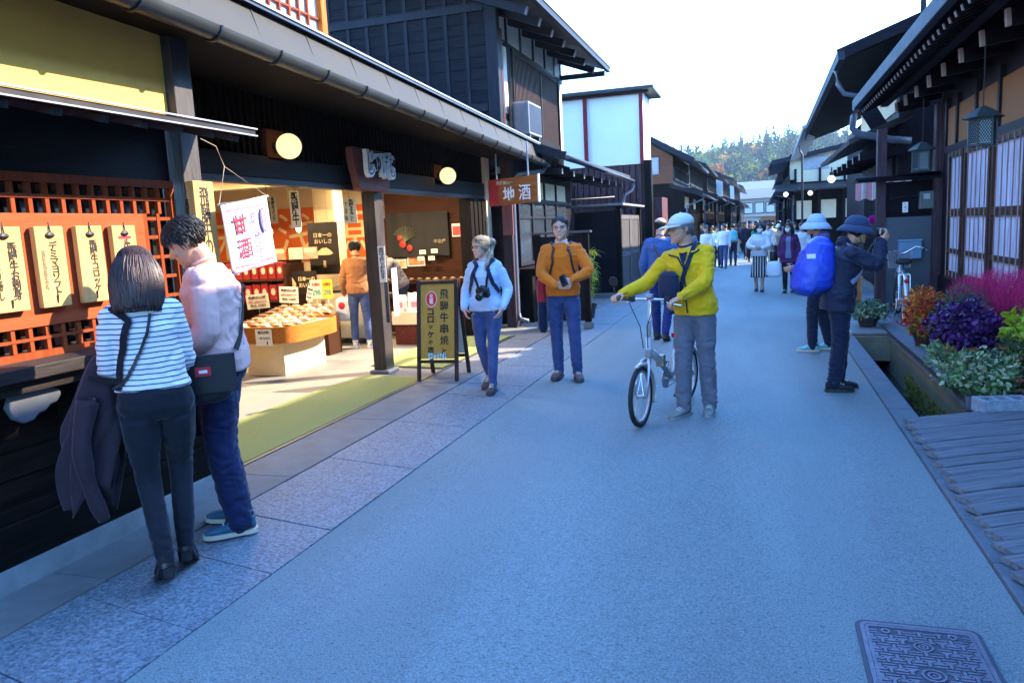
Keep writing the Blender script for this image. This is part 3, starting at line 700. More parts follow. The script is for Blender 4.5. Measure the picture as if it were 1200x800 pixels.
for j in range(7):
    for i in range(5):
        c = rr.randrange(6)
        packet(-6.06+.165*i+rr.uniform(-.01, .01), 7.92+.155*j, .61+.022*j, rr.uniform(-.2, .2), c, 'plastic goods packet lying on the orange aproned table')
for x, y, z, w, h, a, lab in ((-6.52, 8.9, .74, .36, .2, -4, 'wide white price card standing at the left of the table'), (-6.10, 9.0, .80, .30, .22, 3, 'tall white price card standing behind the packets'), (-5.82, 9.05, .82, .09, .2, 14, 'narrow tilted price card right of the tall card')):
    t = thing('price_card', lab, 'price card', (x, y, z), group='white price cards over the goods')
    mb = MB(); mb.box(-w/2, w/2, 0, .004, 0, h); s_ = part('sheet', mb, paper, t); s_.rotation_euler = (0, R(a), 0)
    letter(s_, '飛騨の山椒', (0, -.001, h*.78), (1, 0, 0), (0, 0, 1), .03, ink, fit=(w*.8, h*.16), bold=.02)
    letter(s_, '特製 ご試食どうぞ', (0, -.001, h*.5), (1, 0, 0), (0, 0, 1), .03, mat('red_ink', (.6, 0, 0)), fit=(w*.8, h*.12)); letter(s_, '税込 540円', (0, -.001, h*.24), (1, 0, 0), (0, 0, 1), .03, ink, fit=(w*.7, h*.14))
    mb = MB(); mb.tube([(0, .01, 0), (0, .01, .62-z)], .004, n=5); part('stick', mb, whitepaint, t)
# shelf rack with red packs behind
t = thing('goods_rack', 'brown stepped rack packed with dark red boxes behind the banner', 'rack', (-7.2, 9.9, .006))
mb = MB()
for z in (.2, .75, 1.06): mb.box(-1.0, .62, -.25, .2, z, z+.03)
for x in (-1.0, .62): mb.box(x-.02, x+.02, -.25, .25, 0, 1.3)
mb.box(-1.0, .62, .205, .23, 0, 1.35); part('shelf', mb, intwood, t)
darkred = mat('dark_red_box', (.20, .012, .015), rough=.35, var=.3, spec=.5); pinkc = mat('pale_pink_print', (.62, .36, .26), rough=.5)
for j, z in enumerate((.78, 1.09)):
    for i in range(11):
        x = -8.12+.145*i; b = thing('food_box', 'dark red box standing on the rack behind the goods table', 'box', (x, 9.72, z+.008), rr.uniform(-.1, .1), group='dark red boxes on the rack')
        mb = MB(); mb.box(-.06, .06, -.04, .06, 0, .22+.02*((i*7) % 3)); part('carton', mb, darkred, b, bevel=.003)
        mb = MB(); mb.prism([(.035*math.cos(k*.4488), .05*math.sin(k*.4488)) for k in range(14)], (0, -.042, .12), (1, 0, 0), (0, 0, 1), (0, .0015, 0)); part('print', mb, pinkc, b)
for i, (x, c, lab) in enumerate(((-6.9, (.72, .2, .12), 'red picture card on top of the rack'), (-6.6, (.75, .55, .4), 'pale picture card on top of the rack'), (-6.35, (.7, .28, .2), 'pinkish picture card right end of the rack'))):
    t = thing('picture_card', lab, 'picture card', (x, 10.02, 1.36), group='picture cards on the rack')
    mb = MB(); mb.box(-.12, .12, 0, .006, 0, .17); part('sheet', mb, mat('picture_%d' % i, c, var=.6, scale=12, rough=.5), t)
    mb = MB(); mb.box(-.1, .1, -.002, -.0005, .1, .15); part('print', mb, cream, t)
for i, (x, w, c, lab) in enumerate(((-6.1, .2, (.58, .58, .45), 'grey green price sheet beside the yellow one'), (-5.92, .17, (.85, .50, .03), 'bright yellow price sheet above the goods'))):
    t = thing('price_sheet', lab, 'price card', (x, 9.7, .79), group='coloured price sheets')
    mb = MB(); mb.box(-w/2, w/2, 0, .004, 0, .27); part('sheet', mb, mat('price_sheet_%d' % i, c), t)
    letter(t, '大特価', (0, -.001, .2), (1, 0, 0), (0, 0, 1), .04, redink, fit=(w*.75, .06), bold=.03); letter(t, '298', (0, -.001, .09), (1, 0, 0), (0, 0, 1), .06, mat('teal_ink', (.05, .25, .25)), fit=(w*.7, .08), bold=.03)
    mb = MB(); mb.tube([(0, .01, 0), (0, .01, -.24)], .005, n=6); part('stick', mb, whitepaint, t)
# low side counter with brown goods behind the table
t = thing('goods_counter', 'low brown counter with paper bags behind the orange aproned table', 'counter', (-6.2, 9.5, .006))
mb = MB(); mb.box(-.5, .42, -.1, .25, 0, .55); part('body', mb, intwood, t, bevel=.006)
for i in range(6):
    packet(-6.6+.15*i, 9.55, .575, rr.uniform(-.2, .2), i % 6, 'small packet on the low brown counter behind the cards', 1.0, 'packets on the low counter')
# freezer chest
t = thing('freezer_chest', 'cream chest freezer with dark lid beside the shopper', 'freezer', (-6.12, 10.85, .006))
mb = MB(); mb.box(-.36, .36, -.33, .36, .08, .80); part('cabinet', mb, mat('freezer_cream', (.62, .55, .42), rough=.35, var=.04), t, bevel=.02)
mb = MB(); mb.add([(-.37, -.34, .80), (.37, -.34, .80), (.37, .37, .80), (-.37, .37, .80), (-.37, -.34, .84), (.37, -.34, .84), (.37, .37, .90), (-.37, .37, .90)], [(0, 3, 2, 1), (4, 5, 6, 7), (0, 1, 5, 4), (1, 2, 6, 5), (2, 3, 7, 6), (3, 0, 4, 7)]); part('lid', mb, mat('freezer_lid', (.05, .045, .04), rough=.3), t, bevel=.006)
for x in (-.28, .28):
    for y in (-.26, .28):
        mb = MB(); mb.lathe([(.035, -.02), (.035, .02)], (x, y, .04), axis=(1, 0, 0), n=12); part('castor', mb, blacktrim, t)
t = thing('price_sheet', 'white sheet standing on the freezer lid', 'price card', (-5.95, 10.9, .89), group='coloured price sheets')
mb = MB(); mb.box(-.16, .16, 0, .004, 0, .2); part('sheet', mb, paper, t); letter(t, '冷凍 和牛', (0, -.001, .12), (1, 0, 0), (0, 0, 1), .04, ink, fit=(.24, .05))
# second table with bags
t = thing('bag_table', 'brown table covered with a pale cloth right of the front post', 'table', (-4.98, 10.9, .006))
mb = MB(); mb.box(-.26, .26, -.5, .5, 0, .3); part('base', mb, wood('dark_red_wood', (.10, .025, .02), 'y'), t, bevel=.005)
mb = MB(); mb.box(-.29, .29, -.53, .53, .302, .50); part('cloth', mb, mat('pale_cloth', (.72, .60, .42), rough=.8, var=.06, bump=.2, bscale=20), t, bevel=.012)
for i, (x, y, lab) in enumerate(((-5.15, 10.5, 'white paper bag nearest the front post on the pale table'), (-4.95, 10.55, 'white paper bag with pink print on the pale table corner'), (-5.1, 10.82, 'second white paper bag in the row on the pale table'), (-4.9, 10.9, 'white paper bag in the middle of the pale table'), (-4.9, 11.2, 'farthest white paper bag on the pale table'))):
    t = thing('paper_bag', lab, 'bag', (x, y, .508), rr.uniform(-.3, .3), group='white bags on the pale table')
    mb = MB(); h = .24; mb.loft([[(-.07, -.05, 0), (.07, -.05, 0), (.07, .05, 0), (-.07, .05, 0)], [(-.075, -.05, h*.7), (.075, -.05, h*.7), (.075, .05, h*.7), (-.075, .05, h*.7)], [(-.08, -.012, h), (.08, -.012, h), (.08, .012, h), (-.08, .012, h)]]); part('bag', mb, paper, t)
    mb = MB(); mb.box(-.05, .05, -.0525, -.0505, .05, .13); part('print', mb, mat('pink_print', (.75, .25, .35)), t)
# shelf of brown goods along the panelled wall
t = thing('goods_shelf', 'brown shelf of packed sweets below the dark curtain', 'shelf', (-5.3, 12.1, .006))
mb = MB(); mb.box(-1.0, .72, -.3, .28, .58, .62); mb.box(-1.0, .72, .0, .28, .8, .83); mb.box(-1.0, .72, .2, .28, 0, .8); mb.box(-.98, .7, -.25, .19, 0, .57); part('shelf_frame', mb, intwood, t)
for i in range(11):
    for j in range(2):
        packet(-6.2+.155*i, 11.93+.23*j, .625+.22*j, rr.uniform(-.2, .2), [0, 2, 3, 5, 1][(i*3+j) % 5], 'small packet on the brown shelf below the dark curtain', .9, 'packets on the wall shelf')
t = thing('noren_curtain', 'dark grey cloth curtain with a painted vegetable bunch on the panelled wall', 'curtain', (-5.65, 12.34, 1.26))
mb = MB(); nx = 24
for i in range(nx):
    x0, x1 = -.58+1.16*i/nx, -.58+1.16*(i+1)/nx
    f = lambda x: -.02+.012*math.sin(x*22)
    mb.quad((x0, f(x0), 0), (x1, f(x1), 0), (x1, f(x1), .76), (x0, f(x0), .76))
part('cloth', mb, mat('noren_cloth', (.014, .013, .014), rough=.8, var=.15), t, smooth=True)
mb = MB()
for (x, z, r, c) in ((-.28, .22, .07, 0), (-.15, .15, .06, 0), (-.33, .33, .05, 0)): mb.sphere((x, -.045, z), (r, .012, r), 12, 8)
part('red_vegetable', mb, mat('vegetable_red', (.30, .03, .02)), t, smooth=True)
mb = MB()
for k in range(14):
    a = R(30+k*9); mb.beam((-.22, -.04, .27), (-.22+.26*math.cos(a), -.045, .27+.26*math.sin(a)), .018, .004)
part('green_leaf', mb, mat('vegetable_green', (.16, .16, .09)), t)
letter(t, '中治屋', (.42, -.04, .25), (1, 0, 0), (0, 0, 1), .06, mat('dull_gold', (.3, .24, .14)), fit=(.22, .07))
for x0, x1, z0, z1, c, lab in ((-5.90, -5.56, 1.09, 1.42, (.6, .2, .1), 'square picture of red fruit on the panelled wall'), (-6.12, -5.92, 1.06, 1.23, (.65, .4, .25), 'small orange picture left of the red fruit picture'), (-5.02, -4.85, 1.57, 1.79, (.7, .05, .05), 'small red label on the panelled wall by the shutter')):
    t = thing('wall_picture', lab, 'picture', ((x0+x1)/2, 12.38, z0), group='small pictures on the panelled wall'); w = (x1-x0)/2
    mb = MB(); mb.box(-w, w, -.012, 0, 0, z1-z0); part('sheet', mb, paper, t); mb = MB(); mb.box(-w*.86, w*.86, -.015, -.0125, .02, (z1-z0)*.8); part('print', mb, mat('pic_%.2f' % x0, c, var=.7, scale=14, rough=.5), t)
for i, (x, z) in enumerate(((-5.52, 1.33), (-5.30, 1.34), (-5.56, 1.22), (-5.36, 1.22))):
    t = thing('price_tag', 'small white price tag tilted above the brown goods shelf', 'price tag', (x, 12.2, z-.03), group='small price tags above the shelf')
    mb = MB(); mb.box(-.06, .06, 0, .004, 0, .07); part('card', mb, paper, t); letter(t, '350円', (0, -.001, .035), (1, 0, 0), (0, 0, 1), .03, ink, fit=(.09, .035))
    mb = MB(); mb.tube([(0, .005, 0), (0, .005, .86-z)], .003, n=5); part('stick', mb, blacktrim, t)

# mats
matgreen = mat('mat_green', (.175, .205, .055), rough=.9, var=.15, scale=40, bump=.5, bscale=220, col2=(.24, .265, .085))
def floor_mat(pts, lab):
    mb = MB(); n = len(pts); mb.add([(x, y, .016) for x, y in pts]+[(x, y, .026) for x, y in pts], [tuple(range(n, 2*n))]+[(i, (i+1) % n, (i+1) % n+n, i+n) for i in range(n)])
    solo('floor_mat', mb, matgreen, lab, 'mat', group='green mats at the shop front')
floor_mat([(-3.64, 4.25), (-3.64, 7.78), (-4.1, 7.95), (-4.42, 7.9), (-4.55, 7.2), (-4.58, 4.3)], 'worn green turf mat in front of the first shop opening')
floor_mat([(-3.66, 8.45), (-3.66, 11.2), (-4.75, 11.1), (-4.7, 8.6)], 'paler green turf mat behind the A-board')
mb = MB(); mb.box(-3.632, -3.60, 4.2, 11.2, .014, .022); structure('drain_grate', mb, mat('grate_steel', (.10, .09, .08), rough=.5, metal=.5))
# ------------------------------------------------------------------ two-storey house behind the shop
bluewood_z = wood('blue_black_boards', (.0125, .012, .0155), 'x', rough=.65, spec=.05, var=.6)
bluebatten = wood('blue_black_batten', (.017, .018, .025), 'z', rough=.55, spec=.1)
white_pl = mat('white_plaster', (.82, .80, .70), rough=.85, var=.05, scale=3)
brownpost = wood('purple_brown_post', (.075, .030, .028), 'z', rough=.5)
darkroof = mat('dark_roof', (.013, .013, .0155), rough=.55, var=.25, scale=4, spec=.5)
B = thing('wooden_house', 'tall two-storey house of blue-black boards and cream plaster behind the long shop eave', 'house', (-5.5, 14, 0))
PB = lambda name, mb, m, **k: part(name, mb, m, B, world=True, **k)
mb = MB(); mb.box(-10, -4.25, 12.55, 12.7, 2.6, 7.2); PB('side_wall', mb, bluewood_z)
k = 0
x = -4.62
while x > -9.8:
    mb = MB(); mb.box(x-.03, x+.03, 12.52, 12.55, 2.6, 7.1); PB('wall_batten', mb, bluebatten); x -= .365
for z in (3.62, 5.22, 6.3):
    mb = MB(); mb.box(-10, -4.3, 12.505, 12.52, z, z+.12); PB('wall_rail', mb, bluebatten)
mb = MB(); z = 2.7
while z < 7.1: mb.box(-9.98, -4.27, 12.538, 12.549, z, z+.17); z += .18
PB('cladding', mb, bluewood_z)
mb = MB(); mb.box(-4.28, -4.08, 12.5, 12.66, 2.7, 6.2); PB('corner_post', mb, bluebatten, bevel=.006)
mb = MB(); mb.box(-4.155, -4.075, 12.665, 12.76, 2.7, 4.95); PB('corner_post', mb, brownpost, bevel=.006)
mb = MB(); mb.box(-4.4, -4.2, 12.7, 17.3, 2.6, 6.4); PB('front_wall', mb, white_pl)
for yy in (13.3, 14.15, 15.0, 15.85, 16.65, 17.2):
    mb = MB(); mb.box(-4.2, -4.175, yy, yy+.07, 4.82, 6.1); PB('wall_post', mb, bluebatten)
for z in (4.78, 5.45):
    mb = MB(); mb.box(-4.2, -4.17, 12.77, 17.3, z, z+.08); PB('wall_rail', mb, bluebatten)
mb = MB(); mb.box(-4.2, -4.17, 12.77, 13.4, 3.55, 3.64); PB('wall_rail', mb, bluebatten)
lw = PB('lattice_window', MB().box(-4.2, -4.12, 13.45, 13.52, 3.3, 4.78).box(-4.2, -4.12, 16.72, 16.80, 3.3, 4.78).box(-4.2, -4.13, 13.52, 16.72, 4.70, 4.775).box(-4.2, -4.13, 15.3, 15.37, 3.4, 4.70).box(-4.2, -4.13, 13.52, 16.72, 3.3, 3.40), darkwood_z)
mb = MB(); y = 13.56
while y < 16.7: mb.box(-4.18, -4.145, y, y+.04, 3.4, 4.70); y += .085
part('lattice', mb, wood('brown_lattice', (.045, .028, .024), 'z'), lw, world=True)
mb = MB(); mb.box(-4.199, -4.19, 13.5, 16.75, 3.35, 4.75); part('pane', mb, glass_d, lw, world=True)
mb = MB(); mb.tube([(-4.12, 13.2, 3.0), (-4.12, 13.2, 4.75), (-4.16, 13.22, 4.84)], .035, n=10); mb.tube([(-4.12, 13.32, 3.0), (-4.12, 13.32, 4.7)], .025, n=10); PB('pipe', mb, mat('black_pipe', (.03, .032, .04), rough=.4), smooth=True)
# deep upper eave with protruding rafters
mb = MB(); mb.loft([[(-3.2, y, 5.02), (-7.5, y, 6.6), (-7.5, y, 6.72), (-3.2, y, 5.13)] for y in (11.6, 17.6)]); PB('upper_roof', mb, darkroof)
mb = MB(); mb.box(-3.24, -3.16, 11.55, 17.7, 5.0, 5.16); PB('eave_board', mb, bluebatten)
mb = MB(); mb.box(-3.17, -3.14, 11.5, 17.75, 5.10, 5.14); PB('eave_trim', mb, whitetrim)
for yy in (12.0, 12.75, 13.55, 14.4, 15.3, 16.2, 17.1):
    mb = MB(); mb.beam((-4.3, yy, 5.30), (-3.42, yy, 4.97), .10, .13); rf = PB('rafter', mb, bluebatten)
    mb = MB(); mb.beam((-3.415, yy, 4.968), (-3.405, yy, 4.964), .095, .12); part('rafter_cap', mb, whitetrim, rf, world=True)
mb = MB(); mb.box(-4.42, -3.2, 17.2, 17.3, 4.86, 4.96); PB('eave_beam', mb, bluebatten)
t = thing('outdoor_unit', 'grey air conditioner unit on the roof below the lattice window', 'air conditioner', (-3.98, 13.25, 3.22))
mb = MB(); mb.box(-.17, .17, 0, .82, .06, .62); acb = part('casing', mb, mat('ac_grey', (.15, .165, .19), rough=.4, var=.06), t, bevel=.015)
mb = MB()
for k in range(12): mb.box(-.14+.024*k, -.13+.024*k, -.012, 0, .1, .58)
for k in range(16): mb.box(.17, .182, .05+.047*k, .06+.047*k, .1, .58)
part('grille', mb, mat('ac_dark', (.10, .11, .14), rough=.4), acb)
mb = MB(); mb.box(-.15, .15, .08, .14, 0, .06); mb.box(-.15, .15, .68, .74, 0, .06); part('foot', mb, blacktrim, t)

# ------------------------------------------------------------------ small shop front under the low eave
C = thing('shop_building', 'small blue-black shop front under a low tiled eave behind the man in orange', 'shop', (-4, 15, 0))
PC = lambda name, mb, m, **k: part(name, mb, m, C, world=True, **k)
mb = MB(); mb.box(-9, -4.0, 12.72, 17.0, 0, 2.95); PC('wall', mb, bluewood_z)
mb = MB(); mb.loft([[(-3.18, y, 2.80), (-4.3, y, 3.18), (-4.3, y, 3.26), (-3.18, y, 2.88)] for y in (13.15, 20.3)]); PC('roof', mb, darkroof)
mb = MB(); mb.tube([(-3.13, 13.1, 2.80), (-3.13, 20.4, 2.74)], .05, n=10); PC('gutter', mb, mat('dark_gutter', (.07, .075, .09), rough=.35, metal=.4), smooth=True)
mb = MB(); mb.beam((-3.15, 13.1, 2.84), (-4.3, 13.1, 3.22), .04, .14); PC('barge_board', mb, bluebatten)
for yy in (13.5, 14.4, 15.3, 16.2, 17.1, 18.0, 18.9, 19.8):
    mb = MB(); mb.beam((-3.98, yy, 2.66), (-3.32, yy, 2.62), .06, .10); rf = PC('bracket', mb, bluebatten)
    mb = MB(); mb.beam((-3.318, yy, 2.62), (-3.308, yy, 2.62), .055, .095); part('bracket_cap', mb, whitetrim, rf, world=True)
mb = MB(); mb.tube([(-3.1, 20.3, 2.74), (-3.1, 20.3, 2.62), (-3.14, 20.25, 2.5), (-3.3, 20.1, 2.4), (-3.34, 20.05, 2.2), (-3.34, 20.05, .05)], .035, n=10); PC('downpipe', mb, mat('blue_grey_pipe', (.07, .085, .12)), smooth=True)
for i, (a, b) in enumerate(((12.9, 13.7), (13.75, 14.6), (14.65, 15.5), (15.55, 16.4))):
    mb = MB(); mb.box(-4.0, -3.985, a, b, 2.18, 2.5); PC('plaster_panel', mb, plaster_c)
    w_ = PC('window', MB().box(-4.0, -3.95, a-.05, a, 1.0, 2.5).box(-4.0, -3.955, a, b, 2.1, 2.17).box(-4.0, -3.955, a, b, 1.0, 1.06).box(-4.0, -3.96, a, b, 1.82, 1.86), bluebatten)
    mb = MB(); mb.box(-3.99, -3.983, a, b, 1.06, 2.1); part('pane', mb, mat('sky_glass', (.03, .04, .055), rough=.08, var=.1, spec=1.), w_, world=True)
mb = MB(); mb.box(-4.0, -3.72, 12.9, 16.4, .85, .95); mb.box(-4.0, -3.78, 12.9, 16.4, 0, .85); PC('counter', mb, darkwood_y, bevel=.005)
mb = MB(); mb.box(-4.06, -3.9, 12.25, 12.5, 0, 3.0); PC('corner_post', mb, wood('grey_violet_post', (.05, .036, .04), 'z'), bevel=.006)
t = thing('name_plate', 'pinkish upright board on the wall between cream plaster and the pipe', 'sign', (-4.02, 12.22, 1.55))
mb = MB(); mb.box(-.02, .16, -.03, -.0, 0, .55); part('board', mb, wood('pink_board', (.24, .10, .09), 'z', rough=.5, var=.12), t, bevel=.003)
letter(t, '営業中', (.07, -.031, .28), (1, 0, 0), (0, 0, 1), .08, mat('grey_violet_ink', (.15, .07, .08)), vertical=True, fit=(.08, .4))
# notice board partition
t = thing('notice_board', 'dark wooden board with a small ledge roof standing behind the man in orange', 'board', (-3.0, 12.05, .014))
for x in (-.42, .38):
    mb = MB(); mb.box(x-.045, x+.045, -.05, .05, 0, 1.52); part('post', mb, darkwood_z, t, bevel=.004)
mb = MB(); mb.box(-.38, .34, -.02, .02, .12, 1.48); part('panel', mb, bluewood_z, t)
mb = MB(); mb.box(-.5, .46, -.09, .09, 1.52, 1.555); part('cap', mb, wood('cap_wood', (.08, .075, .075), 'x'), t, bevel=.004)
mb = MB(); mb.box(-.46, -.36, -.08, .08, -.0, .08); mb.box(.31, .45, -.08, .08, 0, .1); part('foot', mb, concrete, t, bevel=.01)
mb = MB()
for k, z in enumerate((1.30, 1.22, 1.14, 1.06)): mb.box(-.36, -.1, -.035, -.021, z, z+.02)
part('name_strip', mb, mat('dim_white', (.35, .35, .35)), t)

# ------------------------------------------------------------------ dark gate box with pale doors
t = thing('wooden_gate', 'dark boarded gate enclosure with pale grey double doors facing the street', 'gate', (-3.3, 17.2, 0))
PG = lambda name, mb, m, **k: part(name, mb, m, t, world=True, **k)
mb = MB(); mb.box(-4.0, -3.06, 17.25, 17.35, .12, 1.95)
z = .14
PG('side_panel', mb, wood('navy_boards', (.010, .009, .012), 'x', rough=.5))
mb = MB(); mb.box(-4.0, -3.0, 17.1, 20.9, -.02, .12); PG('plinth', mb, concrete, bevel=.01)
for y0 in (17.30, 20.3):
    mb = MB(); mb.box(-3.06, -2.94, y0-.06, y0+.06, .12, 2.05); PG('post', mb, darkwood_z, bevel=.004)
for y0, y1 in ((17.38, 18.8), (18.82, 20.22)):
    d = PG('door', MB().box(-3.03, -2.99, y0, y1, .16, 1.86), wood('grey_door_wood', (.075, .07, .07), 'z', rough=.5))
    mb = MB()
    for a, b in ((y0, y0+.1), (y1-.1, y1)): mb.box(-2.988, -2.972, a, b, .17, 1.85)
    for z in (.17, .9, 1.76): mb.box(-2.987, -2.974, y0+.1, y1-.1, z, z+.09)
    part('door_rail', mb, wood('grey_rail_wood', (.10, .095, .095), 'z'), d, world=True)
mb = MB(); mb.box(-4.05, -2.86, 17.12, 20.5, 2.06, 2.11); PG('cap', mb, wood('pale_cap', (.20, .19, .18), 'y'), bevel=.004)
mb = MB(); mb.tube([(-4.05, 17.15, 2.25), (-3.05, 17.15, 2.25)], .02, n=8); mb.tube([(-3.95, 17.15, 2.0), (-3.95, 17.15, 2.55)], .02, n=8); PG('rail', mb, mat('dull_rail', (.14, .14, .15), rough=.5), smooth=True)

# ------------------------------------------------------------------ white wall with dark red posts
E_ = thing('white_house', 'white plastered house with dark red posts above brown boards', 'house', (-5, 22, 0))
PE = lambda name, mb, m, **k: part(name, mb, m, E_, world=True, **k)
redpost = wood('dark_red_post', (.20, .025, .035), 'z', rough=.5)
bwall = wood('brown_violet_boards', (.075, .042, .046), 'z', rough=.55)
mb = MB(); mb.box(-8, -2.92, 21.0, 22.4, 3.22, 5.08); PE('upper_wall', mb, mat('cool_white_wall', (.74, .72, .66), rough=.8, var=.04, scale=1.5))
mb = MB(); mb.box(-8, -2.92, 21.03, 22.4, 0, 3.215); PE('lower_wall', mb, bwall)
for k in range(16):
    mb = MB(); mb.box(-5.4+.16*k, -5.385+.16*k, 21.012, 21.03, .0, 3.2); PE('board_joint', mb, darkwood_z)
for x in (-2.96, -4.46, -6.2):
    mb = MB(); mb.box(x-.05, x+.05, 20.93, 20.998, 3.22, 5.06); PE('post', mb, redpost, bevel=.004)
mb = MB(); mb.box(-8, -2.6, 20.7, 22.6, 5.09, 5.17); PE('roof', mb, darkroof)
mb = MB(); mb.box(-8, -2.75, 20.9, 20.97, 5.02, 5.088); PE('eave_board', mb, wood('violet_eave', (.06, .03, .035), 'x'))
mb = MB(); mb.box(-2.92, -2.72, 20.9, 21.15, 0, 3.3); PE('corner_post', mb, darkwood_z, bevel=.005)
mb = MB(); mb.box(-2.74, -2.5, 21.3, 22.6, 0, 2.32); PE('door_box', mb, wood('mauve_boards', (.10, .045, .05), 'z', rough=.5), bevel=.005)
mb = MB(); mb.box(-2.76, -2.42, 20.9, 22.9, 1.0, 1.06); mb.box(-2.70, -2.48, 21.0, 21.28, .05, .99); PE('ledge', mb, wood('tan_ledge', (.30, .24, .18), 'y'), bevel=.004)

# ------------------------------------------------------------------ generic timber town houses along the far street
def townhouse(lab, side, y0, y1, xf, eave, ez, upper=True, x2=None, uz=None, gable=None, ridge=None, depth=7, wallm=None, upm=None, tone=0, group='timber houses down the street', rooflight=False, detail=True):
    """side -1 left / +1 right; xf = |x| of the ground floor front; eave = |x| of the low eave edge at height ez"""
    T = thing('timber_house', lab, 'house', (side*(xf+2), (y0+y1)/2, 0), group=group)
    S = side
    def bx(mb, xa, xb, ya, yb, za, zb): return mb.box(min(S*xa, S*xb), max(S*xa, S*xb), ya, yb, za, zb)
    PT = lambda name, mb, m, **k: part(name, mb, m, T, world=True, **k)
    PT('wall', bx(MB(), xf, xf+depth, y0, y1, 0, ez+.25), wallm or darkwood_z)
    rm = mat('pale_roof_sheet', (.13, .145, .17), rough=.55, var=.2, spec=.3) if rooflight else darkroof
    rise = (x2 or xf+1.2)-eave
    mb = MB(); mb.loft([[(S*eave, y, ez), (S*(eave+rise+.1), y, ez+rise*.36), (S*(eave+rise+.1), y, ez+rise*.36+.09), (S*eave, y, ez+.08)] for y in (y0-.15, y1+.15)]); PT('lower_roof', mb, rm)
    mb = MB(); mb.tube([(S*(eave-.05), y0-.2, ez), (S*(eave-.05), y1+.2, ez-.02)], .05, n=8); PT('gutter', mb, mat('dark_gutter', (.07, .075, .09)), smooth=True)
    mb = MB(); mb.beam((S*(eave-.02), y0-.17, ez+.03), (S*(eave+rise+.1), y0-.17, ez+.03+rise*.36), .05, .14); PT('barge_board', mb, bluebatten)
    mb = MB(); mb.tube([(S*(eave-.05), y0-.1, ez), (S*(eave-.03), y0-.1, ez-.15), (S*(xf-.1), y0-.12, ez-.35), (S*(xf-.08), y0-.12, .05)], .035, n=8); PT('downpipe', mb, mat('blue_grey_pipe', (.07, .085, .12)), smooth=True)
    n = max(2, int((y1-y0)/1.7))
    if detail:
        for k in range(n):
            a = y0+.1+(y1-y0-.2)*k/n; b = a+(y1-y0-.2)/n-.12
            mb = bx(bx(MB(), xf-.04, xf, a, b, 2.0, 2.12), xf-.05, xf, b, b+.1, .05, ez)
            q = a+.05
            while q < b-.05: bx(mb, xf-.035, xf-.01, q, q+.035, .75, 2.0); q += .11
            bx(mb, xf-.04, xf, a, b, .62, .75)
            w_ = PT('lattice_bay', mb, darkwood_z)
            part('pane', bx(MB(), xf-.006, xf-.001, a, b, .76, 1.99), glass_d if k % 2 else mat('warm_pane', (.30, .24, .15), rough=.4), w_, world=True)
            if k % 2 == 0: PT('plaster_panel', bx(MB(), xf-.008, xf-.001, a, b, 2.14, min(ez, 2.6)), plaster_c)
    if upper:
        PT('upper_wall', bx(MB(), x2, x2+depth-1, y0+.1, y1-.1, ez+.2, uz+.35), upm or darkwood_z)
        m_ = max(2, int((y1-y0)/2.2))
        for k in range(m_):
            a = y0+.25+(y1-y0-.5)*k/m_; b = a+(y1-y0-.5)/m_-.2
            w_ = PT('upper_window', bx(bx(MB(), x2-.05, x2, a, b, uz-.12, uz-.05), x2-.05, x2, a, b, ez+.62, ez+.70), bluebatten)
            mb = MB(); q = a
            while q < b: bx(mb, x2-.04, x2-.02, q, q+.04, ez+.70, uz-.12); q += .12
            part('lattice', mb, darkwood_z, w_, world=True)
            part('pane', bx(MB(), x2-.012, x2-.002, a, b, ez+.70, uz-.12), mat('pale_pane', (.33, .34, .36), rough=.3), w_, world=True)
        ue = x2-.75; rx = x2+2.6; rz = ridge or uz+1.3
        mb = MB(); mb.loft([[(S*ue, y, uz), (S*rx, y, rz), (S*(rx+3.4), y, uz), (S*(rx+3.4), y, uz+.1), (S*rx, y, rz+.12), (S*ue, y, uz+.1)] for y in (y0-.25, y1+.25)]); PT('upper_roof', mb, rm)
        mb = MB(); mb.tube([(S*(ue-.05), y0-.25, uz+.02), (S*(ue-.05), y1+.25, uz)], .055, n=8); PT('gutter', mb, mat('dark_gutter', (.07, .075, .09)), smooth=True)
        mb = MB(); mb.beam((S*(ue-.02), y0-.28, uz+.02), (S*rx, y0-.28, rz+.02), .05, .2); mb.beam((S*(rx+3.4), y0-.28, uz+.02), (S*rx, y0-.28, rz+.02), .05, .2); PT('barge_board', mb, bluebatten)
        gm = gable or bwall
        mb = MB(); mb.prism([(x2, ez+.5), (x2, uz+.25), (rx, rz-.05), (rx+2.9, uz+.25), (rx+2.9, ez+.5)], (0, y0+.02, 0), (S, 0, 0), (0, 0, 1), (0, .06, 0)); PT('gable_wall', mb, gm)
        w_ = PT('gable_window', bx(MB(), x2+.5, x2+1.6, y0-.03, y0+.018, ez+.85, ez+1.45), whitetrim)
        part('pane', bx(MB(), x2+.56, x2+1.54, y0-.04, y0-.031, ez+.91, ez+1.39), mat('pale_pane', (.33, .34, .36)), w_, world=True)
    return T
cladm = wood('red_brown_clapboard', (.16, .065, .035), 'x', rough=.6, var=.3)
navy = wood('navy_boards', (.010, .009, .012), 'x')
townhouse('brown clapboard gabled house beyond the white wall on the left', -1, 29, 36, 2.6, 1.95, 2.55, x2=3.0, uz=3.75, gable=cladm, ridge=5.7)
townhouse('low dark house with cream plaster, second after the white wall', -1, 37.2, 46, 2.5, 1.85, 2.7, x2=3.1, uz=4.1, gable=white_pl)
townhouse('house with two stacked dark eaves halfway down the left row', -1, 47, 57, 2.4, 1.75, 2.7, x2=2.9, uz=4.2, gable=navy)
townhouse('far pale roofed house in the left row', -1, 58, 72, 1.95, 1.3, 2.8, x2=2.5, uz=4.4, gable=white_pl, rooflight=True, detail=False)
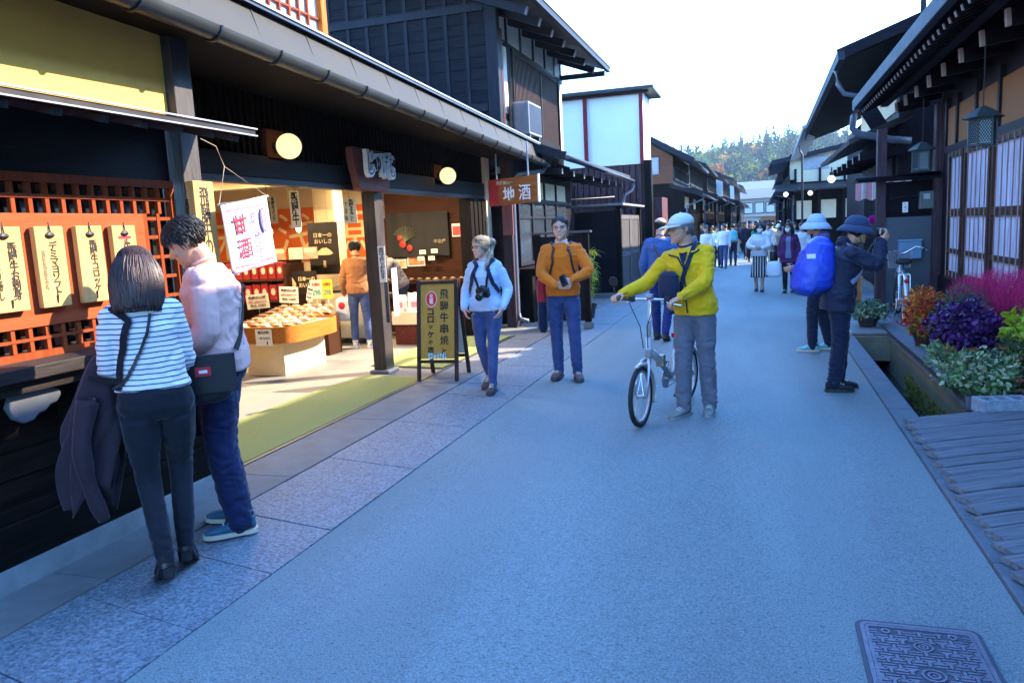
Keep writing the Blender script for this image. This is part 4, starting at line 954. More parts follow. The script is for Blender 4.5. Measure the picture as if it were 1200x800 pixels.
townhouse('farthest house of the left row beside the end building', -1, 74, 96, 1.7, 1.05, 2.8, x2=2.2, uz=4.5, gable=white_pl, rooflight=True, detail=False)
townhouse('dark cream-panelled house with pale sheet roof facing down the right side', 1, 37, 47, 1.5, .72, 2.75, x2=1.3, uz=4.0, gable=plaster_c, ridge=4.6, rooflight=True)
townhouse('dark eaved house beyond the pale sheet roof on the right', 1, 48.5, 60, 1.4, .75, 2.8, x2=1.9, uz=4.2, gable=navy)
townhouse('far house in the right row before the end building', 1, 62, 80, 1.5, .8, 2.8, x2=2.0, uz=4.3, gable=white_pl, detail=False)
# building closing the street
R3 = [o for o in COL.objects if str(o.get('label', '')).startswith('dark cream-panelled')][0]
T = thing('end_building', 'white two-storey building with a row of dark framed windows closing the street', 'building', (0, 112, 0))
PN = lambda name, mb, m, **k: part(name, mb, m, T, world=True, **k)
mb = MB(); mb.box(-7, 7, 110, 118, 0, 4.6); PN('wall', mb, mat('grey_white_wall', (.22, .21, .20)))
for k in range(9):
    w_ = PN('window', MB().box(-6.2+1.4*k, -5.0+1.4*k, 109.92, 109.99, 2.3, 3.8), bluebatten)
    part('pane', MB().box(-6.1+1.4*k, -5.1+1.4*k, 109.88, 109.915, 2.4, 3.7), mat('pale_pane', (.33, .34, .36)), w_, world=True)
mb = MB(); mb.loft([[(x, 109, 4.3), (x, 114, 5.5), (x, 119, 4.4), (x, 114, 5.7)] for x in (-7.8, 7.8)]); PN('roof', mb, mat('slate_roof', (.06, .065, .075), rough=.6, var=.3))
mb = MB(); mb.box(-7, 7, 109.6, 110, 1.9, 2.1); PN('canopy', mb, wood('tan_ledge', (.3, .24, .18), 'y'))
mb = MB(); mb.box(.2, 3.0, 109.7, 109.98, .1, 1.8); PN('shop_front', mb, cladm)
for (x, y, w, d, h, lab) in ((-9, 128, 7, 6, 7.4, 'pale roofed house behind the left far row'), (9, 130, 8, 6, 7.0, 'white walled house at the foot of the wooded hill on the right'), (0, 150, 8, 6, 8.5, 'pale house rising behind the end building'), (-20, 150, 8, 6, 9, 'white house at the left foot of the hill')):
    T = thing('hill_house', lab, 'house', (x, y, 0), group='houses at the foot of the hill')
    part('wall', MB().box(-w/2, w/2, 0, d, 0, h-2), white_pl, T); mb = MB(); mb.loft([[(xx, -.8, h-2), (xx, d/2, h), (xx, d+.8, h-2), (xx, d/2, h-.15)] for xx in (-w/2-.6, w/2+.6)]); part('roof', mb, mat('pale_roof_sheet', (.13, .145, .17)), T)
    for k in range(3): part('window', MB().box(-w/2+.8+k*2, -w/2+2+k*2, -.05, -.005, h-4, h-2.8), glass_d, T)
# ------------------------------------------------------------------ houses on the right
navywood = wood('night_blue_wood', (.012, .0095, .014), 'y', rough=.55, spec=.08)
navywood_z = wood('night_blue_wood_upright', (.013, .0105, .015), 'z', rough=.55, spec=.08)
navywood_x = wood('night_blue_wood_across', (.010, .008, .012), 'x', rough=.55, spec=.06)
ochre_pl = mat('ochre_plaster', (.24, .105, .034), rough=.85, var=.1, scale=3)
H1 = thing('wooden_house', 'dark house on the right with long rafter eave, ochre plaster and lattice windows', 'house', (3, 8, 0))
P1 = lambda name, mb, m, **k: part(name, mb, m, H1, world=True, **k)
XR = 2.62
mb = MB(); mb.box(XR, 8, -4, 13.5, -.02, .62); mb.box(XR+.03, 8, -4, 13.5, .62, 4.4); P1('wall', mb, navywood_z)
mb = MB(); mb.box(XR-.02, XR+.03, -2, 13.0, 2.42, 2.52); P1('lintel', mb, navywood)
for y0, y1 in ((8.0, 9.0), (9.06, 10.3), (10.36, 11.3), (11.36, 12.3), (12.36, 12.95)):
    mb = MB(); mb.box(XR+.0, XR+.028, y0, y1, 2.522, 3.05); P1('plaster_panel', mb, ochre_pl)
for yy in (6.6, 7.95, 9.03, 10.33, 11.33, 12.33, 12.97):
    mb = MB(); mb.box(XR-.03, XR+.03, yy-.05, yy+.03, 2.522, 3.2); P1('post', mb, navywood_z)
curt = mat('curtain_cloth', (.26, .26, .33), rough=.8, scale=3, stretch=(1, 9, .5), col2=(.62, .62, .74))
for y0, y1 in ((5.4, 6.6), (6.68, 7.9), (7.98, 9.2), (9.28, 10.5), (10.58, 11.8), (11.88, 12.75)):
    fr_ = P1('sliding_window', MB().box(XR-.03, XR+.025, y0, y0+.07, .62, 2.42).box(XR-.03, XR+.025, y1-.07, y1, .62, 2.42).box(XR-.03, XR+.022, y0+.07, y1-.07, .62, .74).box(XR-.03, XR+.022, y0+.07, y1-.07, 1.52, 1.62).box(XR-.03, XR+.022, y0+.07, y1-.07, 2.34, 2.42).box(XR-.03, XR+.022, y0+.07, y1-.07, 1.0, 1.06), wood('brown_sash', (.06, .03, .022), 'z', rough=.45))
    mb = MB(); q = y0+.12
    while q < y1-.1: mb.box(XR-.044, XR-.033, q, q+.010, .66, 2.40); q += .21
    part('lattice', mb, wood('tan_lattice', (.26, .19, .16), 'z', rough=.5), fr_, world=True)
    mb = MB(); m_ = 26
    for k in range(m_):
        ya, yb = y0+.07+(y1-y0-.14)*k/m_, y0+.07+(y1-y0-.14)*(k+1)/m_
        f = lambda yy: XR+.008-.010*math.sin(yy*40)
        mb.quad((f(ya), ya, .72), (f(yb), yb, .72), (f(yb), yb, 2.36), (f(ya), ya, 2.36))
    part('curtain', mb, curt, fr_, world=True, smooth=True)
# eave: roof deck, fascia gutter, rafters with pale ends
mb = MB(); mb.loft([[(1.66, y, 3.50), (3.6, y, 4.25), (3.6, y, 4.37), (1.62, y, 3.58)] for y in (-3, 15.2)]); P1('lower_roof', mb, mat('eave_black', (.006, .005, .007), rough=.7, spec=.05))
mb = MB(); mb.tube([(2.62, 15.0, 4.0), (2.62, 15.0, 6.6)], .045, 10); P1('stack_pipe', mb, mat('blue_grey_pipe', (.07, .085, .12)), smooth=True)
mb = MB(); mb.box(2.86, 5.0, 14.9, 15.3, 4.3, 6.4); P1('upper_annex', mb, navywood_z)
mb = MB(); mb.box(1.57, 1.665, -3, 15.25, 3.42, 3.60); P1('gutter', mb, mat('blue_gutter', (.028, .034, .05), rough=.6, metal=0., spec=.12), bevel=.012)
mb = MB(); mb.box(2.0, 2.12, -3, 15.1, 3.42, 3.55); P1('eave_beam', mb, navywood)
for k in range(36):
    yy = 6.6+k*.24; mb = MB(); mb.beam((2.58, yy, 3.71), (1.72, yy, 3.375), .055, .07); rf = P1('rafter', mb, navywood_x)
    mb = MB(); mb.beam((1.718, yy, 3.375), (1.706, yy, 3.371), .034, .05); part('rafter_cap', mb, whitetrim, rf, world=True)
for k in range(9):
    yy = 7.45+k*.86; mb = MB(); mb.beam((2.62, yy, 3.36), (2.16, yy, 3.30), .09, .16); rf = P1('bracket', mb, navywood_x)
    mb = MB(); mb.beam((2.158, yy, 3.30), (2.12, yy, 3.297), .07, .15); part('bracket_cap', mb, mat('tan_cap', (.42, .34, .30), rough=.6), rf, world=True)
mb = MB(); mb.beam((1.6, 15.22, 3.5), (3.6, 15.22, 4.28), .06, .18); P1('barge_board', mb, navywood_x)
mb = MB(); mb.tube([(1.62, 15.0, 3.42), (1.58, 15.05, 3.30), (1.56, 15.08, 3.10), (1.66, 15.1, 3.00), (2.2, 15.1, 2.86), (2.5, 15.1, 2.82)], .06, n=12); P1('downpipe', mb, mat('blue_grey_pipe', (.07, .085, .12)), smooth=True)
# upper storey and ridge that keep the street in shade
mb = MB(); mb.box(3.5, 8, -4, 13.2, 4.2, 6.1); P1('upper_wall', mb, navywood_z)
mb = MB(); mb.loft([[(2.95, y, 5.72), (5.5, y, 7.75), (9.0, y, 5.9), (9.0, y, 6.02), (5.5, y, 7.9), (2.92, y, 5.84)] for y in (-5, 13.6)]); P1('upper_roof', mb, darkroof)
# wing wall with meter, little roof and post
mb = MB(); mb.box(1.90, XR, 13.5, 13.62, .04, 1.53); P1('wing_panel', mb, mat('slate_panel', (.055, .07, .09), rough=.45, var=.1, scale=2))
mb = MB(); mb.box(1.90, XR, 13.52, 13.62, 1.533, 2.08); P1('wing_boards', mb, navywood_x)
for z in (1.60, 1.75, 1.9):
    mb = MB(); mb.box(1.92, XR, 13.49, 13.518, z, z+.03); P1('wing_rail', mb, navywood_x)
mb = MB(); mb.box(1.76, 1.895, 13.46, 13.62, .0, 2.90); P1('post', mb, wood('violet_post', (.06, .038, .045), 'z', rough=.5), bevel=.006)
mb = MB(); mb.box(2.54, 2.66, 13.30, 13.49, .0, 3.2); P1('post', mb, wood('violet_post', (.06, .038, .045), 'z'), bevel=.006)
mb = MB(); mb.box(1.45, 2.62, 13.25, 13.75, 2.10, 2.15); P1('wing_cap', mb, navywood_x, bevel=.005)
mb = MB(); mb.tube([(1.42, 13.24, 2.15), (2.6, 13.24, 2.17)], .03, n=8); P1('wing_gutter', mb, mat('blue_gutter', (.09, .11, .15)), smooth=True)
t = thing('electric_meter', 'grey green electricity meter box on the wing wall of the right house', 'meter', (2.45, 13.48, 1.64))
mb = MB(); mb.box(-.10, .10, -.12, 0, 0, .27); part('casing', mb, mat('meter_grey', (.10, .115, .11), rough=.4), t, bevel=.012)
mb = MB(); mb.box(-.05, .04, -.128, -.122, .15, .23); part('window', mb, mat('meter_glass', (.35, .42, .45), rough=.15), t)
mb = MB(); mb.tube([(-.1, -.05, .2), (-.35, -.03, .2), (-.5, -.03, .18)], .012, n=6); part('conduit', mb, blacktrim, t)
t = thing('name_plate', 'small white plate on the boards left of the meter', 'plate', (2.17, 13.485, 1.60))
mb = MB(); mb.box(-.04, .04, -.012, 0, 0, .16); part('plate', mb, paper, t, bevel=.003); letter(t, '二二', (0, -.0125, .08), (1, 0, 0), (0, 0, 1), .04, ink, vertical=True, fit=(.03, .1))
t = thing('mail_box', 'light blue box fixed on the slate panel behind the bicycle', 'letter box', (2.24, 13.5, .88))
mb = MB(); mb.box(-.16, .16, -.12, 0, 0, .27); part('casing', mb, mat('mailbox_blue', (.12, .24, .36), rough=.4), t, bevel=.01); mb = MB(); mb.box(-.17, .17, -.13, 0, .272, .30); part('lid', mb, mat('mailbox_lid', (.15, .28, .40), rough=.4), t, bevel=.006)
# lanterns
brass = mat('verdigris_bronze', (.06, .085, .085), rough=.5, metal=.5, var=.3, scale=12)
def lantern(x, y, z, lab):
    t = thing('hanging_lantern', lab, 'lantern', (x, y, z), group='bronze lanterns under the right eave')
    hexp = lambda r, zz: [(r*math.cos(R(60*k)), r*math.sin(R(60*k)), zz) for k in range(6)]
    mb = MB(); mb.loft([hexp(.13, .30), hexp(.185, .265), hexp(.19, .275), hexp(.10, .34), hexp(.03, .38)]); part('roof', mb, brass, t)
    mb = MB(); mb.loft([hexp(.125, 0), hexp(.125, .02)]); mb.loft([hexp(.13, .245), hexp(.13, .264)])
    for k in range(6):
        p = (.122*math.cos(R(60*k)), .122*math.sin(R(60*k))); mb.box(p[0]-.008, p[0]+.008, p[1]-.008, p[1]+.008, -.02, .25)
    part('frame', mb, brass, t)
    mb = MB()
    for k in range(6):
        a, b = Vector(hexp(.118, 0)[k]), Vector(hexp(.118, 0)[(k+1) % 6])
        for i in range(5):
            for s_ in (0, 1):
                p, q = a.lerp(b, i/5), a.lerp(b, (i+1)/5)
                for j in range(6):
                    z0, z1 = .025+.037*j, .025+.037*(j+1)
                    mb.beam((*p.xy, z0 if s_ else z1), (*q.xy, z1 if s_ else z0), .010, .006)
    part('mesh_screen', mb, mat('bronze_screen', (.03, .045, .055), rough=.5, metal=.2), t)
    mb = MB(); mb.loft([hexp(.112, .01), hexp(.112, .24)]); part('paper_lining', mb, mat('lantern_paper', (.55, .62, .66), rough=.8), t)
    mb = MB(); mb.tube([(0, 0, .38), (0, 0, .95)], .006, n=6); part('chain', mb, blacktrim, t)
lantern(2.12, 8.95, 2.23, 'hexagonal bronze lantern nearest the camera under the right eave')
lantern(2.12, 11.95, 2.16, 'hexagonal bronze lantern deeper under the eave by the meter')
# second house on the right with high double eave
H2 = thing('wooden_house', 'second dark house on the right with high double eave running down the street', 'house', (3, 23, 0))
P2 = lambda name, mb, m, **k: part(name, mb, m, H2, world=True, **k)
mb = MB(); mb.box(2.5, 9, 16.4, 22, 0, 4.4); mb.box(3.05, 9, 22, 31, 0, 4.4); P2('wall', mb, navywood_z)
mb = MB(); mb.loft([[(1.5, y, z+.0), (2.9, y, z+.45), (5.6, y, 5.95), (9.5, y, 4.6), (9.5, y, 4.8), (5.6, y, 6.1), (1.45, y, z+.16)] for y, z in ((16.3, 4.5), (31, 4.25))]); P2('upper_roof', mb, mat('eave_black', (.006, .005, .007)))
mb = MB(); mb.loft([[(1.40, y, z+.14), (1.52, y, z+.14), (1.54, y, z-.02), (1.42, y, z-.02)] for y, z in ((16.2, 4.5), (31.1, 4.25))]); P2('gutter', mb, mat('blue_gutter', (.09, .11, .15)))
for k in range(34):
    f = k/34; yy = 16.4+14.6*f; z = 4.5-.25*f
    mb = MB(); mb.beam((1.40, yy, z+.12), (1.58, yy, z+.2), .3, .03); P2('eave_tile', mb, mat('pale_eave_tile', (.24, .27, .33), rough=.4, var=.2))
mb = MB(); mb.beam((1.42, 16.25, 4.58), (5.6, 16.25, 6.05), .08, .2); P2('barge_board', mb, navywood_x)
mb = MB(); mb.loft([[(1.30, y, z), (1.9, y, z+.25), (1.9, y, z+.32), (1.28, y, z+.1)] for y, z in ((26, 4.28), (36, 3.95))]); P2('second_eave', mb, mat('pale_eave_tile', (.24, .27, .33)))
mb = MB(); mb.tube([(1.46, 17.2, 4.46), (1.5, 17.2, 4.2), (1.62, 17.2, 4.0), (2.2, 17.2, 3.84), (2.45, 17.2, 3.8)], .05, n=10); P2('downpipe', mb, mat('blue_grey_pipe', (.07, .085, .12)), smooth=True)
mb = MB(); mb.tube([(1.4, 30.8, 4.22), (1.42, 30.8, 4.0), (1.5, 30.8, 3.85), (1.52, 30.8, .1)], .04, n=10); P2('downpipe', mb, mat('black_pipe', (.03, .032, .04)), smooth=True)
mb = MB(); mb.loft([[(1.55, y, z), (2.6, y, z+.42), (2.6, y, z+.5), (1.53, y, z+.08)] for y, z in ((15.4, 2.86), (22.2, 2.86))]); P2('lower_roof', mb, darkroof)
for k in range(7):
    yy = 15.6+k*1.05; mb = MB(); mb.beam((2.5, yy, 2.72), (1.74, yy, 2.64), .07, .14); rf = P2('bracket', mb, navywood_x)
    mb = MB(); mb.beam((1.738, yy, 2.64), (1.728, yy, 2.64), .06, .13); part('bracket_cap', mb, whitetrim, rf, world=True)
for k in range(2):
    y0 = 16.7+k*2.3
    mb = MB(); mb.box(2.44, 2.5, y0, y0+.12, 0, 2.9)
    for q in range(8): mb.box(2.46, 2.5, y0+.2+.25*q, y0+.25+.25*q, .7, 2.2)
    w_ = P2('lattice_bay', mb, navywood_z); part('pane', MB().box(2.485, 2.495, y0+.15, y0+2.2, .7, 2.2), mat('warm_pane', (.30, .24, .15)) if k in (1, 2) else glass_d, w_, world=True)
for k in range(3):
    y0 = 16.7+k*1.75; P2('upper_panel', MB().box(2.47, 2.497, y0, y0+1.7, 3.5, 4.1), plaster_c)
mb = MB(); mb.beam((2.3, 16.9, 3.15), (1.95, 16.9, 3.75), .04, .3); P2('brace_board', mb, navywood_x)
t = thing('cloth_valance', 'faded pink and white cloth valance hanging under the eave by the wing wall post', 'curtain', (2.0, 15.3, 1.86))
mb = MB(); n_ = 40
for i in range(n_):
    a, b = -.35+.9*i/n_, -.35+.9*(i+1)/n_; f = lambda u_: .03*math.sin(u_*30)
    zb = lambda u_: .02*math.sin(u_*30+1)
    mb.quad((a, f(a), zb(a)), (b, f(b), zb(b)), (b, f(b), .33), (a, f(a), .33), mi=(i//4) % 2)
part('cloth', mb, [mat('valance_pink', (.45, .2, .2), rough=.8), mat('valance_white', (.6, .54, .52), rough=.8)], t, smooth=True)
mb = MB(); mb.tube([(-.4, 0, .34), (.6, 0, .34)], .012, n=6); part('rod', mb, blacktrim, t)
t = thing('wooden_stool', 'tan wooden box stool beside the violet post', 'stool', (1.62, 15.2, .035))
mb = MB(); mb.box(-.13, .13, -.13, .13, .02, .42); part('body', mb, wood('tan_stool_wood', (.36, .15, .05), 'z', rough=.5), t, bevel=.008); mb = MB(); mb.box(-.145, .145, -.145, .145, .422, .46); part('top', mb, wood('tan_stool_top', (.40, .18, .06), 'x'), t, bevel=.006)
mb = MB(); mb.box(-.12, .12, -.12, .12, 0, .02); part('base', mb, blacktrim, t)
t = thing('shop_stand', 'small shop stand with white and red boxes behind the photographer', 'stand', (1.55, 18.3, .035))
mb = MB(); mb.box(-.3, .3, -.3, .3, 0, .5); part('cabinet', mb, navywood_z, t, bevel=.005)
mb = MB(); mb.box(-.24, .24, -.33, -.302, .1, .42); part('panel', mb, mat('stand_blue', (.1, .16, .4), rough=.5), t); mb = MB(); mb.box(-.24, .24, -.335, -.3305, .26, .36); part('stripe', mb, paper, t)
t = thing('wall_lamp', 'small white round lamp under the second right eave', 'lamp', (1.75, 21.5, 2.52))
mb = MB(); mb.sphere((0, 0, 0), .09, 14, 10); part('globe', mb, mat('white_globe', (.8, .8, .8), rough=.3, emit=.5), t, smooth=True); mb = MB(); mb.tube([(0, 0, .08), (0, 0, .3)], .015, n=6); part('stem', mb, blacktrim, t)

# the pale-roofed house that closes the right row shows its gable side to the camera
PR = lambda name, mb, m, **k: part(name, mb, m, R3, world=True, **k)
mb = MB(); mb.loft([[(x, 36.1, 2.72), (x, 36.88, 2.98), (x, 36.88, 3.06), (x, 36.1, 2.80)] for x in (.66, 5.4)]); PR('pent_roof', mb, darkroof)
for x0, x1 in ((1.55, 2.5), (2.56, 3.5), (3.56, 4.6)):
    PR('plaster_panel', MB().box(x0, x1, 36.9, 36.985, 3.12, 3.62), plaster_c); PR('plaster_panel', MB().box(x0, x1-.3, 36.9, 36.985, 1.5, 2.3), plaster_c)
for x in (1.52, 2.53, 3.53): PR('post', MB().box(x-.05, x+.05, 36.85, 36.99, 0, 3.7), navywood_z)
for x in (1.1, 2.1): PR('lamp_globe', MB().sphere((x, 36.2, 2.6), .1, 12, 8), mat('white_globe', (.8, .8, .8), rough=.3, emit=.25), smooth=True)
# ------------------------------------------------------------------ wooded hill
def hz(x, y):
    t_ = min(1, max(0, (y-165)/210)); b = t_*t_*(3-2*t_)
    return -2+b*(25+3*math.sin(x*.021+2.2)+2*math.sin(x*.055+y*.02)-.012*x)+2*math.sin(x*.05)*math.sin(y*.04)*t_
hm = MB(); nx, ny = 60, 24
gx = [-260+520*i/nx for i in range(nx+1)]; gy = [150+300*j/ny for j in range(ny+1)]
hm.add([(x, y, hz(x, y)) for y in gy for x in gx], [(j*(nx+1)+i, j*(nx+1)+i+1, (j+1)*(nx+1)+i+1, (j+1)*(nx+1)+i) for j in range(ny) for i in range(nx)])
structure('hill', hm, mat('hill_floor', (.05, .06, .025), rough=.9, var=.4, scale=.05), smooth=True)
rr = random.Random(21)
forest = MB()
def clump(c, r, n, mi, cone=0.):
    for _ in range(n):
        a, b = rr.uniform(0, 6.283), rr.uniform(-.5, 1); q = rr.uniform(.7, 1.05)
        if cone:
            h = rr.random()**1.3; rad = r*(1-h)*rr.uniform(.6, 1.05)
            p = Vector((c[0]+rad*math.cos(a), c[1]+rad*math.sin(a), c[2]+cone*h)); s = r*.30*(1.1-h*.7)
        else:
            cb = math.sqrt(1-b*b*.9); p = Vector((c[0]+r*q*cb*math.cos(a), c[1]+r*q*cb*math.sin(a), c[2]+r*.95*b*q)); s = r*.22
        d1 = Vector((rr.gauss(0, 1), rr.gauss(0, 1), rr.gauss(0, .7))).normalized()*s; d2 = d1.cross(Vector((rr.gauss(0, 1), rr.gauss(0, 1), rr.gauss(0, 1)))).normalized()*s*.8
        forest.add([p-d1-d2*.3, p+d2, p+d1*.9, p-d2*.8], [(0, 1, 2, 3)], mi)
cnt = 0
while cnt < 1500:
    x = rr.uniform(-150, 120); y = rr.uniform(165, 372)
    if rr.random() < .25: y = rr.uniform(330, 375)
    z = hz(x, y); cnt += 1
    patch = mnoise.noise(Vector((x*.016, y*.016, 3)))
    hi = (y-165)/210
    if rr.random() < .42+.4*hi: 
        h = rr.uniform(8, 14); clump((x, y, z+1), rr.uniform(2.2, 3.2), 110, 0, cone=h)
    else:
        q = rr.random(); mi = 1 if q < .45 else (2 if q < .80 else (3 if q < .93 else 4))
        if patch > .15 and q > .5: mi = 3 if q < .85 else 4
        r = rr.uniform(2.6, 4.6); clump((x, y, z+r*1.1), r, 130, mi)
        for _ in range(2): clump((x+rr.uniform(-r, r)*.7, y+rr.uniform(-r, r)*.7, z+r*rr.uniform(.7, 1.6)), r*.6, 50, mi)
fm = [leafmat('forest_conifer', (.011, .036, .025), .35), leafmat('forest_green', (.034, .085, .016), .35), leafmat('forest_yellow_green', (.13, .17, .012), .3), leafmat('forest_gold', (.28, .17, .01), .3), leafmat('forest_rust', (.23, .055, .016), .3)]
for m_ in fm: m_.node_tree.nodes['Principled BSDF'].inputs['Specular IOR Level'].default_value = .05
props(part('forest', forest, fm), 'autumn mixed forest covering the hill at the end of the street', 'forest', kind='stuff')
# ------------------------------------------------------------------ people
V3 = Vector
def skinmat(name, col):
    m = mat(name, col, rough=.52, var=.12, scale=22, spec=.35, bump=.1, bscale=350); b = m.node_tree.nodes['Principled BSDF']
    b.inputs['Subsurface Weight'].default_value = .18; b.inputs['Subsurface Radius'].default_value = (.012, .004, .002); return m
SKIN = {'jp': skinmat('skin', (.54, .29, .18)), 'pale': skinmat('fair_skin', (.64, .345, .24)), 'tan': skinmat('tan_skin', (.42, .23, .14))}
HAIR = {'black': (.010, .009, .010), 'brown': (.038, .018, .016), 'grey': (.13, .14, .16), 'blond': (.30, .23, .15), 'dark': (.022, .014, .010), 'white': (.45, .45, .45)}
def hairmat(k): return mat('hair_'+k, HAIR[k], rough=.48, var=.4, scale=14, stretch=(6, 6, .8), spec=.45, island=.4)
def cloth(name, col, rough=.85, var=.10, bump=.3, bscale=230, scale=7, spec=.25, sheen=.15, **k): return mat(name, col, rough=rough, var=var, bump=bump, bscale=bscale, scale=scale, spec=spec, sheen=sheen, **k)
EYEW = mat('eye_white', (.75, .72, .70), rough=.25); EYED = mat('eye_dark', (.015, .010, .008), rough=.15); LIPM = mat('lip', (.42, .15, .13), rough=.45)
rp = random.Random(99)

def lerp(a, b, t): return a+(b-a)*t
def ik(a, c, l1, l2, hint):
    a, c = V3(a), V3(c); d = c-a; L = d.length
    L2 = min(max(L, abs(l1-l2)+.01), (l1+l2)*.999)
    if abs(L2-L) > 1e-6: c = a+d.normalized()*L2; d = c-a; L = L2
    x = (l1*l1-l2*l2+L*L)/(2*L); h = math.sqrt(max(l1*l1-x*x, 0))
    u = d.normalized(); w = V3(hint)-u*V3(hint).dot(u)
    w = w.normalized() if w.length > 1e-5 else frame_of(u)[0]
    return a+u*x+w*h, c
def cr(pts, n=4):
    """Catmull-Rom through pts, n samples per span"""
    out = []; P_ = [pts[0]]+list(pts)+[pts[-1]]
    for i in range(1, len(P_)-2):
        p0, p1, p2, p3 = P_[i-1], P_[i], P_[i+1], P_[i+2]
        for k in range(n):
            t = k/n; out.append(.5*((2*p1)+(p2-p0)*t+(2*p0-5*p1+4*p2-p3)*t*t+(3*p1-p0-3*p2+p3)*t**3))
    out.append(P_[-2]); return out
def limb(mb, pts, radii, n=14, k=4, curved=False):
    """tapered limb: polyline of joints with radii listed at equal fractions of its length"""
    pts = [V3(p) for p in pts]; L = [0]
    for a, b in zip(pts, pts[1:]): L.append(L[-1]+(b-a).length)
    N = 6*(len(pts)-1)+1; ps = []; rs = []
    for i in range(N):
        s = L[-1]*i/(N-1); j = max(q for q in range(len(pts)-1) if L[q] <= s+1e-9); f = (s-L[j])/max(L[j+1]-L[j], 1e-9)
        ps.append(pts[j].lerp(pts[j+1], f)); g = i/(N-1)*(len(radii)-1); a = min(int(g), len(radii)-2); rs.append(lerp(radii[a], radii[a+1], g-a))
    q = [ps[0]]+[(ps[i-1]+ps[i]*2+ps[i+1])/4 for i in range(1, N-1)]+[ps[-1]]
    mb.tube(q, rs, n=n); mb.sphere(q[0], rs[0]*.98, 12, 8); mb.sphere(q[-1], rs[-1]*.98, 12, 8)
def ell_ring(c, x, y, a, b, n=20, e=2.3):
    out = []
    for k in range(n):
        t = 2*math.pi*k/n; cc, ss = math.cos(t), math.sin(t)
        out.append(c+x*(a*math.copysign(abs(cc)**(2/e), cc))+y*(b*math.copysign(abs(ss)**(2/e), ss)))
    return out

HEADP = [(0.0, .07, .33, .13), (.03, .13, .375, .05), (.08, .18, .405, -.02), (.16, .235, .415, -.10), (.25, .275, .42, -.19), (.35, .305, .42, -.28), (.45, .325, .41, -.36), (.53, .338, .395, -.41), (.62, .345, .415, -.435), (.74, .34, .395, -.44), (.84, .305, .34, -.40), (.92, .23, .245, -.31), (.97, .14, .14, -.19), (1.0, .02, .0, -.05)]
def head_at(t):
    for a, b in zip(HEADP, HEADP[1:]):
        if t <= b[0]+1e-9:
            f = (t-a[0])/(b[0]-a[0]); return tuple(lerp(a[i], b[i], f) for i in (1, 2, 3))
    return HEADP[-1][1:]
def head_mb(mb, hh, M, nose=1.0):
    """head with chin at z=0 and crown at z=hh, ear axis at y=0, facing +y; M takes it to the body"""
    X_, Y_ = V3((1, 0, 0)), V3((0, 1, 0)); rings = []
    for t, w, f, b in HEADP: rings.append([M@p for p in ell_ring(V3((0, (f+b)/2, t))*hh, X_, Y_, w*hh, (f-b)/2*hh, 24, 2.15)])
    mb.loft(rings)
    def blob(c, r): 
        s = MB(); s.sphere(V3(c)*hh, tuple(q*hh for q in r), 12, 8); mb.add([M@V3(v) for v in s.v], s.f)
    def bar(pts, rs, n=10):
        s = MB(); s.tube([V3(p)*hh for p in pts], [r*hh for r in rs], n); mb.add([M@V3(v) for v in s.v], s.f)
    bar([(0, .375, .56), (0, .42, .47), (0, .475*nose, .375), (0, .445, .335)], [.03, .045, .065, .05]); blob((.05, .415, .345), (.035, .04, .03)); blob((-.05, .415, .345), (.035, .04, .03))
    blob((0, .395, .225), (.105, .045, .028)); blob((0, .39, .185), (.09, .045, .03)); blob((0, .365, .05), (.09, .07, .06))
    for s_ in (-1, 1):
        blob((s_*.15, .345, .59), (.10, .06, .03)); blob((s_*.19, .30, .39), (.09, .09, .08))
        blob((s_*.335, -.035, .50), (.035, .075, .115)); blob((s_*.345, -.03, .43), (.03, .05, .06))
def face_post(a, hh, M):
    """press the eye sockets in"""
    Mi = M.inverted(); q = (a@np.array(Mi.to_3x3()).T+np.array(Mi.translation))/hh
    push = np.zeros(len(a))
    for s_ in (-1, 1):
        d = ((q[:, 0]-s_*.145)/.085)**2+((q[:, 2]-.505)/.05)**2
        push += np.where((q[:, 1] > .2), np.exp(-d)*.055, 0)
    d = (q[:, 0]/.11)**2+((q[:, 2]-.205)/.012)**2; push += np.where(q[:, 1] > .3, np.exp(-d)*.02, 0)
    return a-np.outer(push*hh, np.array(M.to_3x3()@V3((0, 1, 0))))

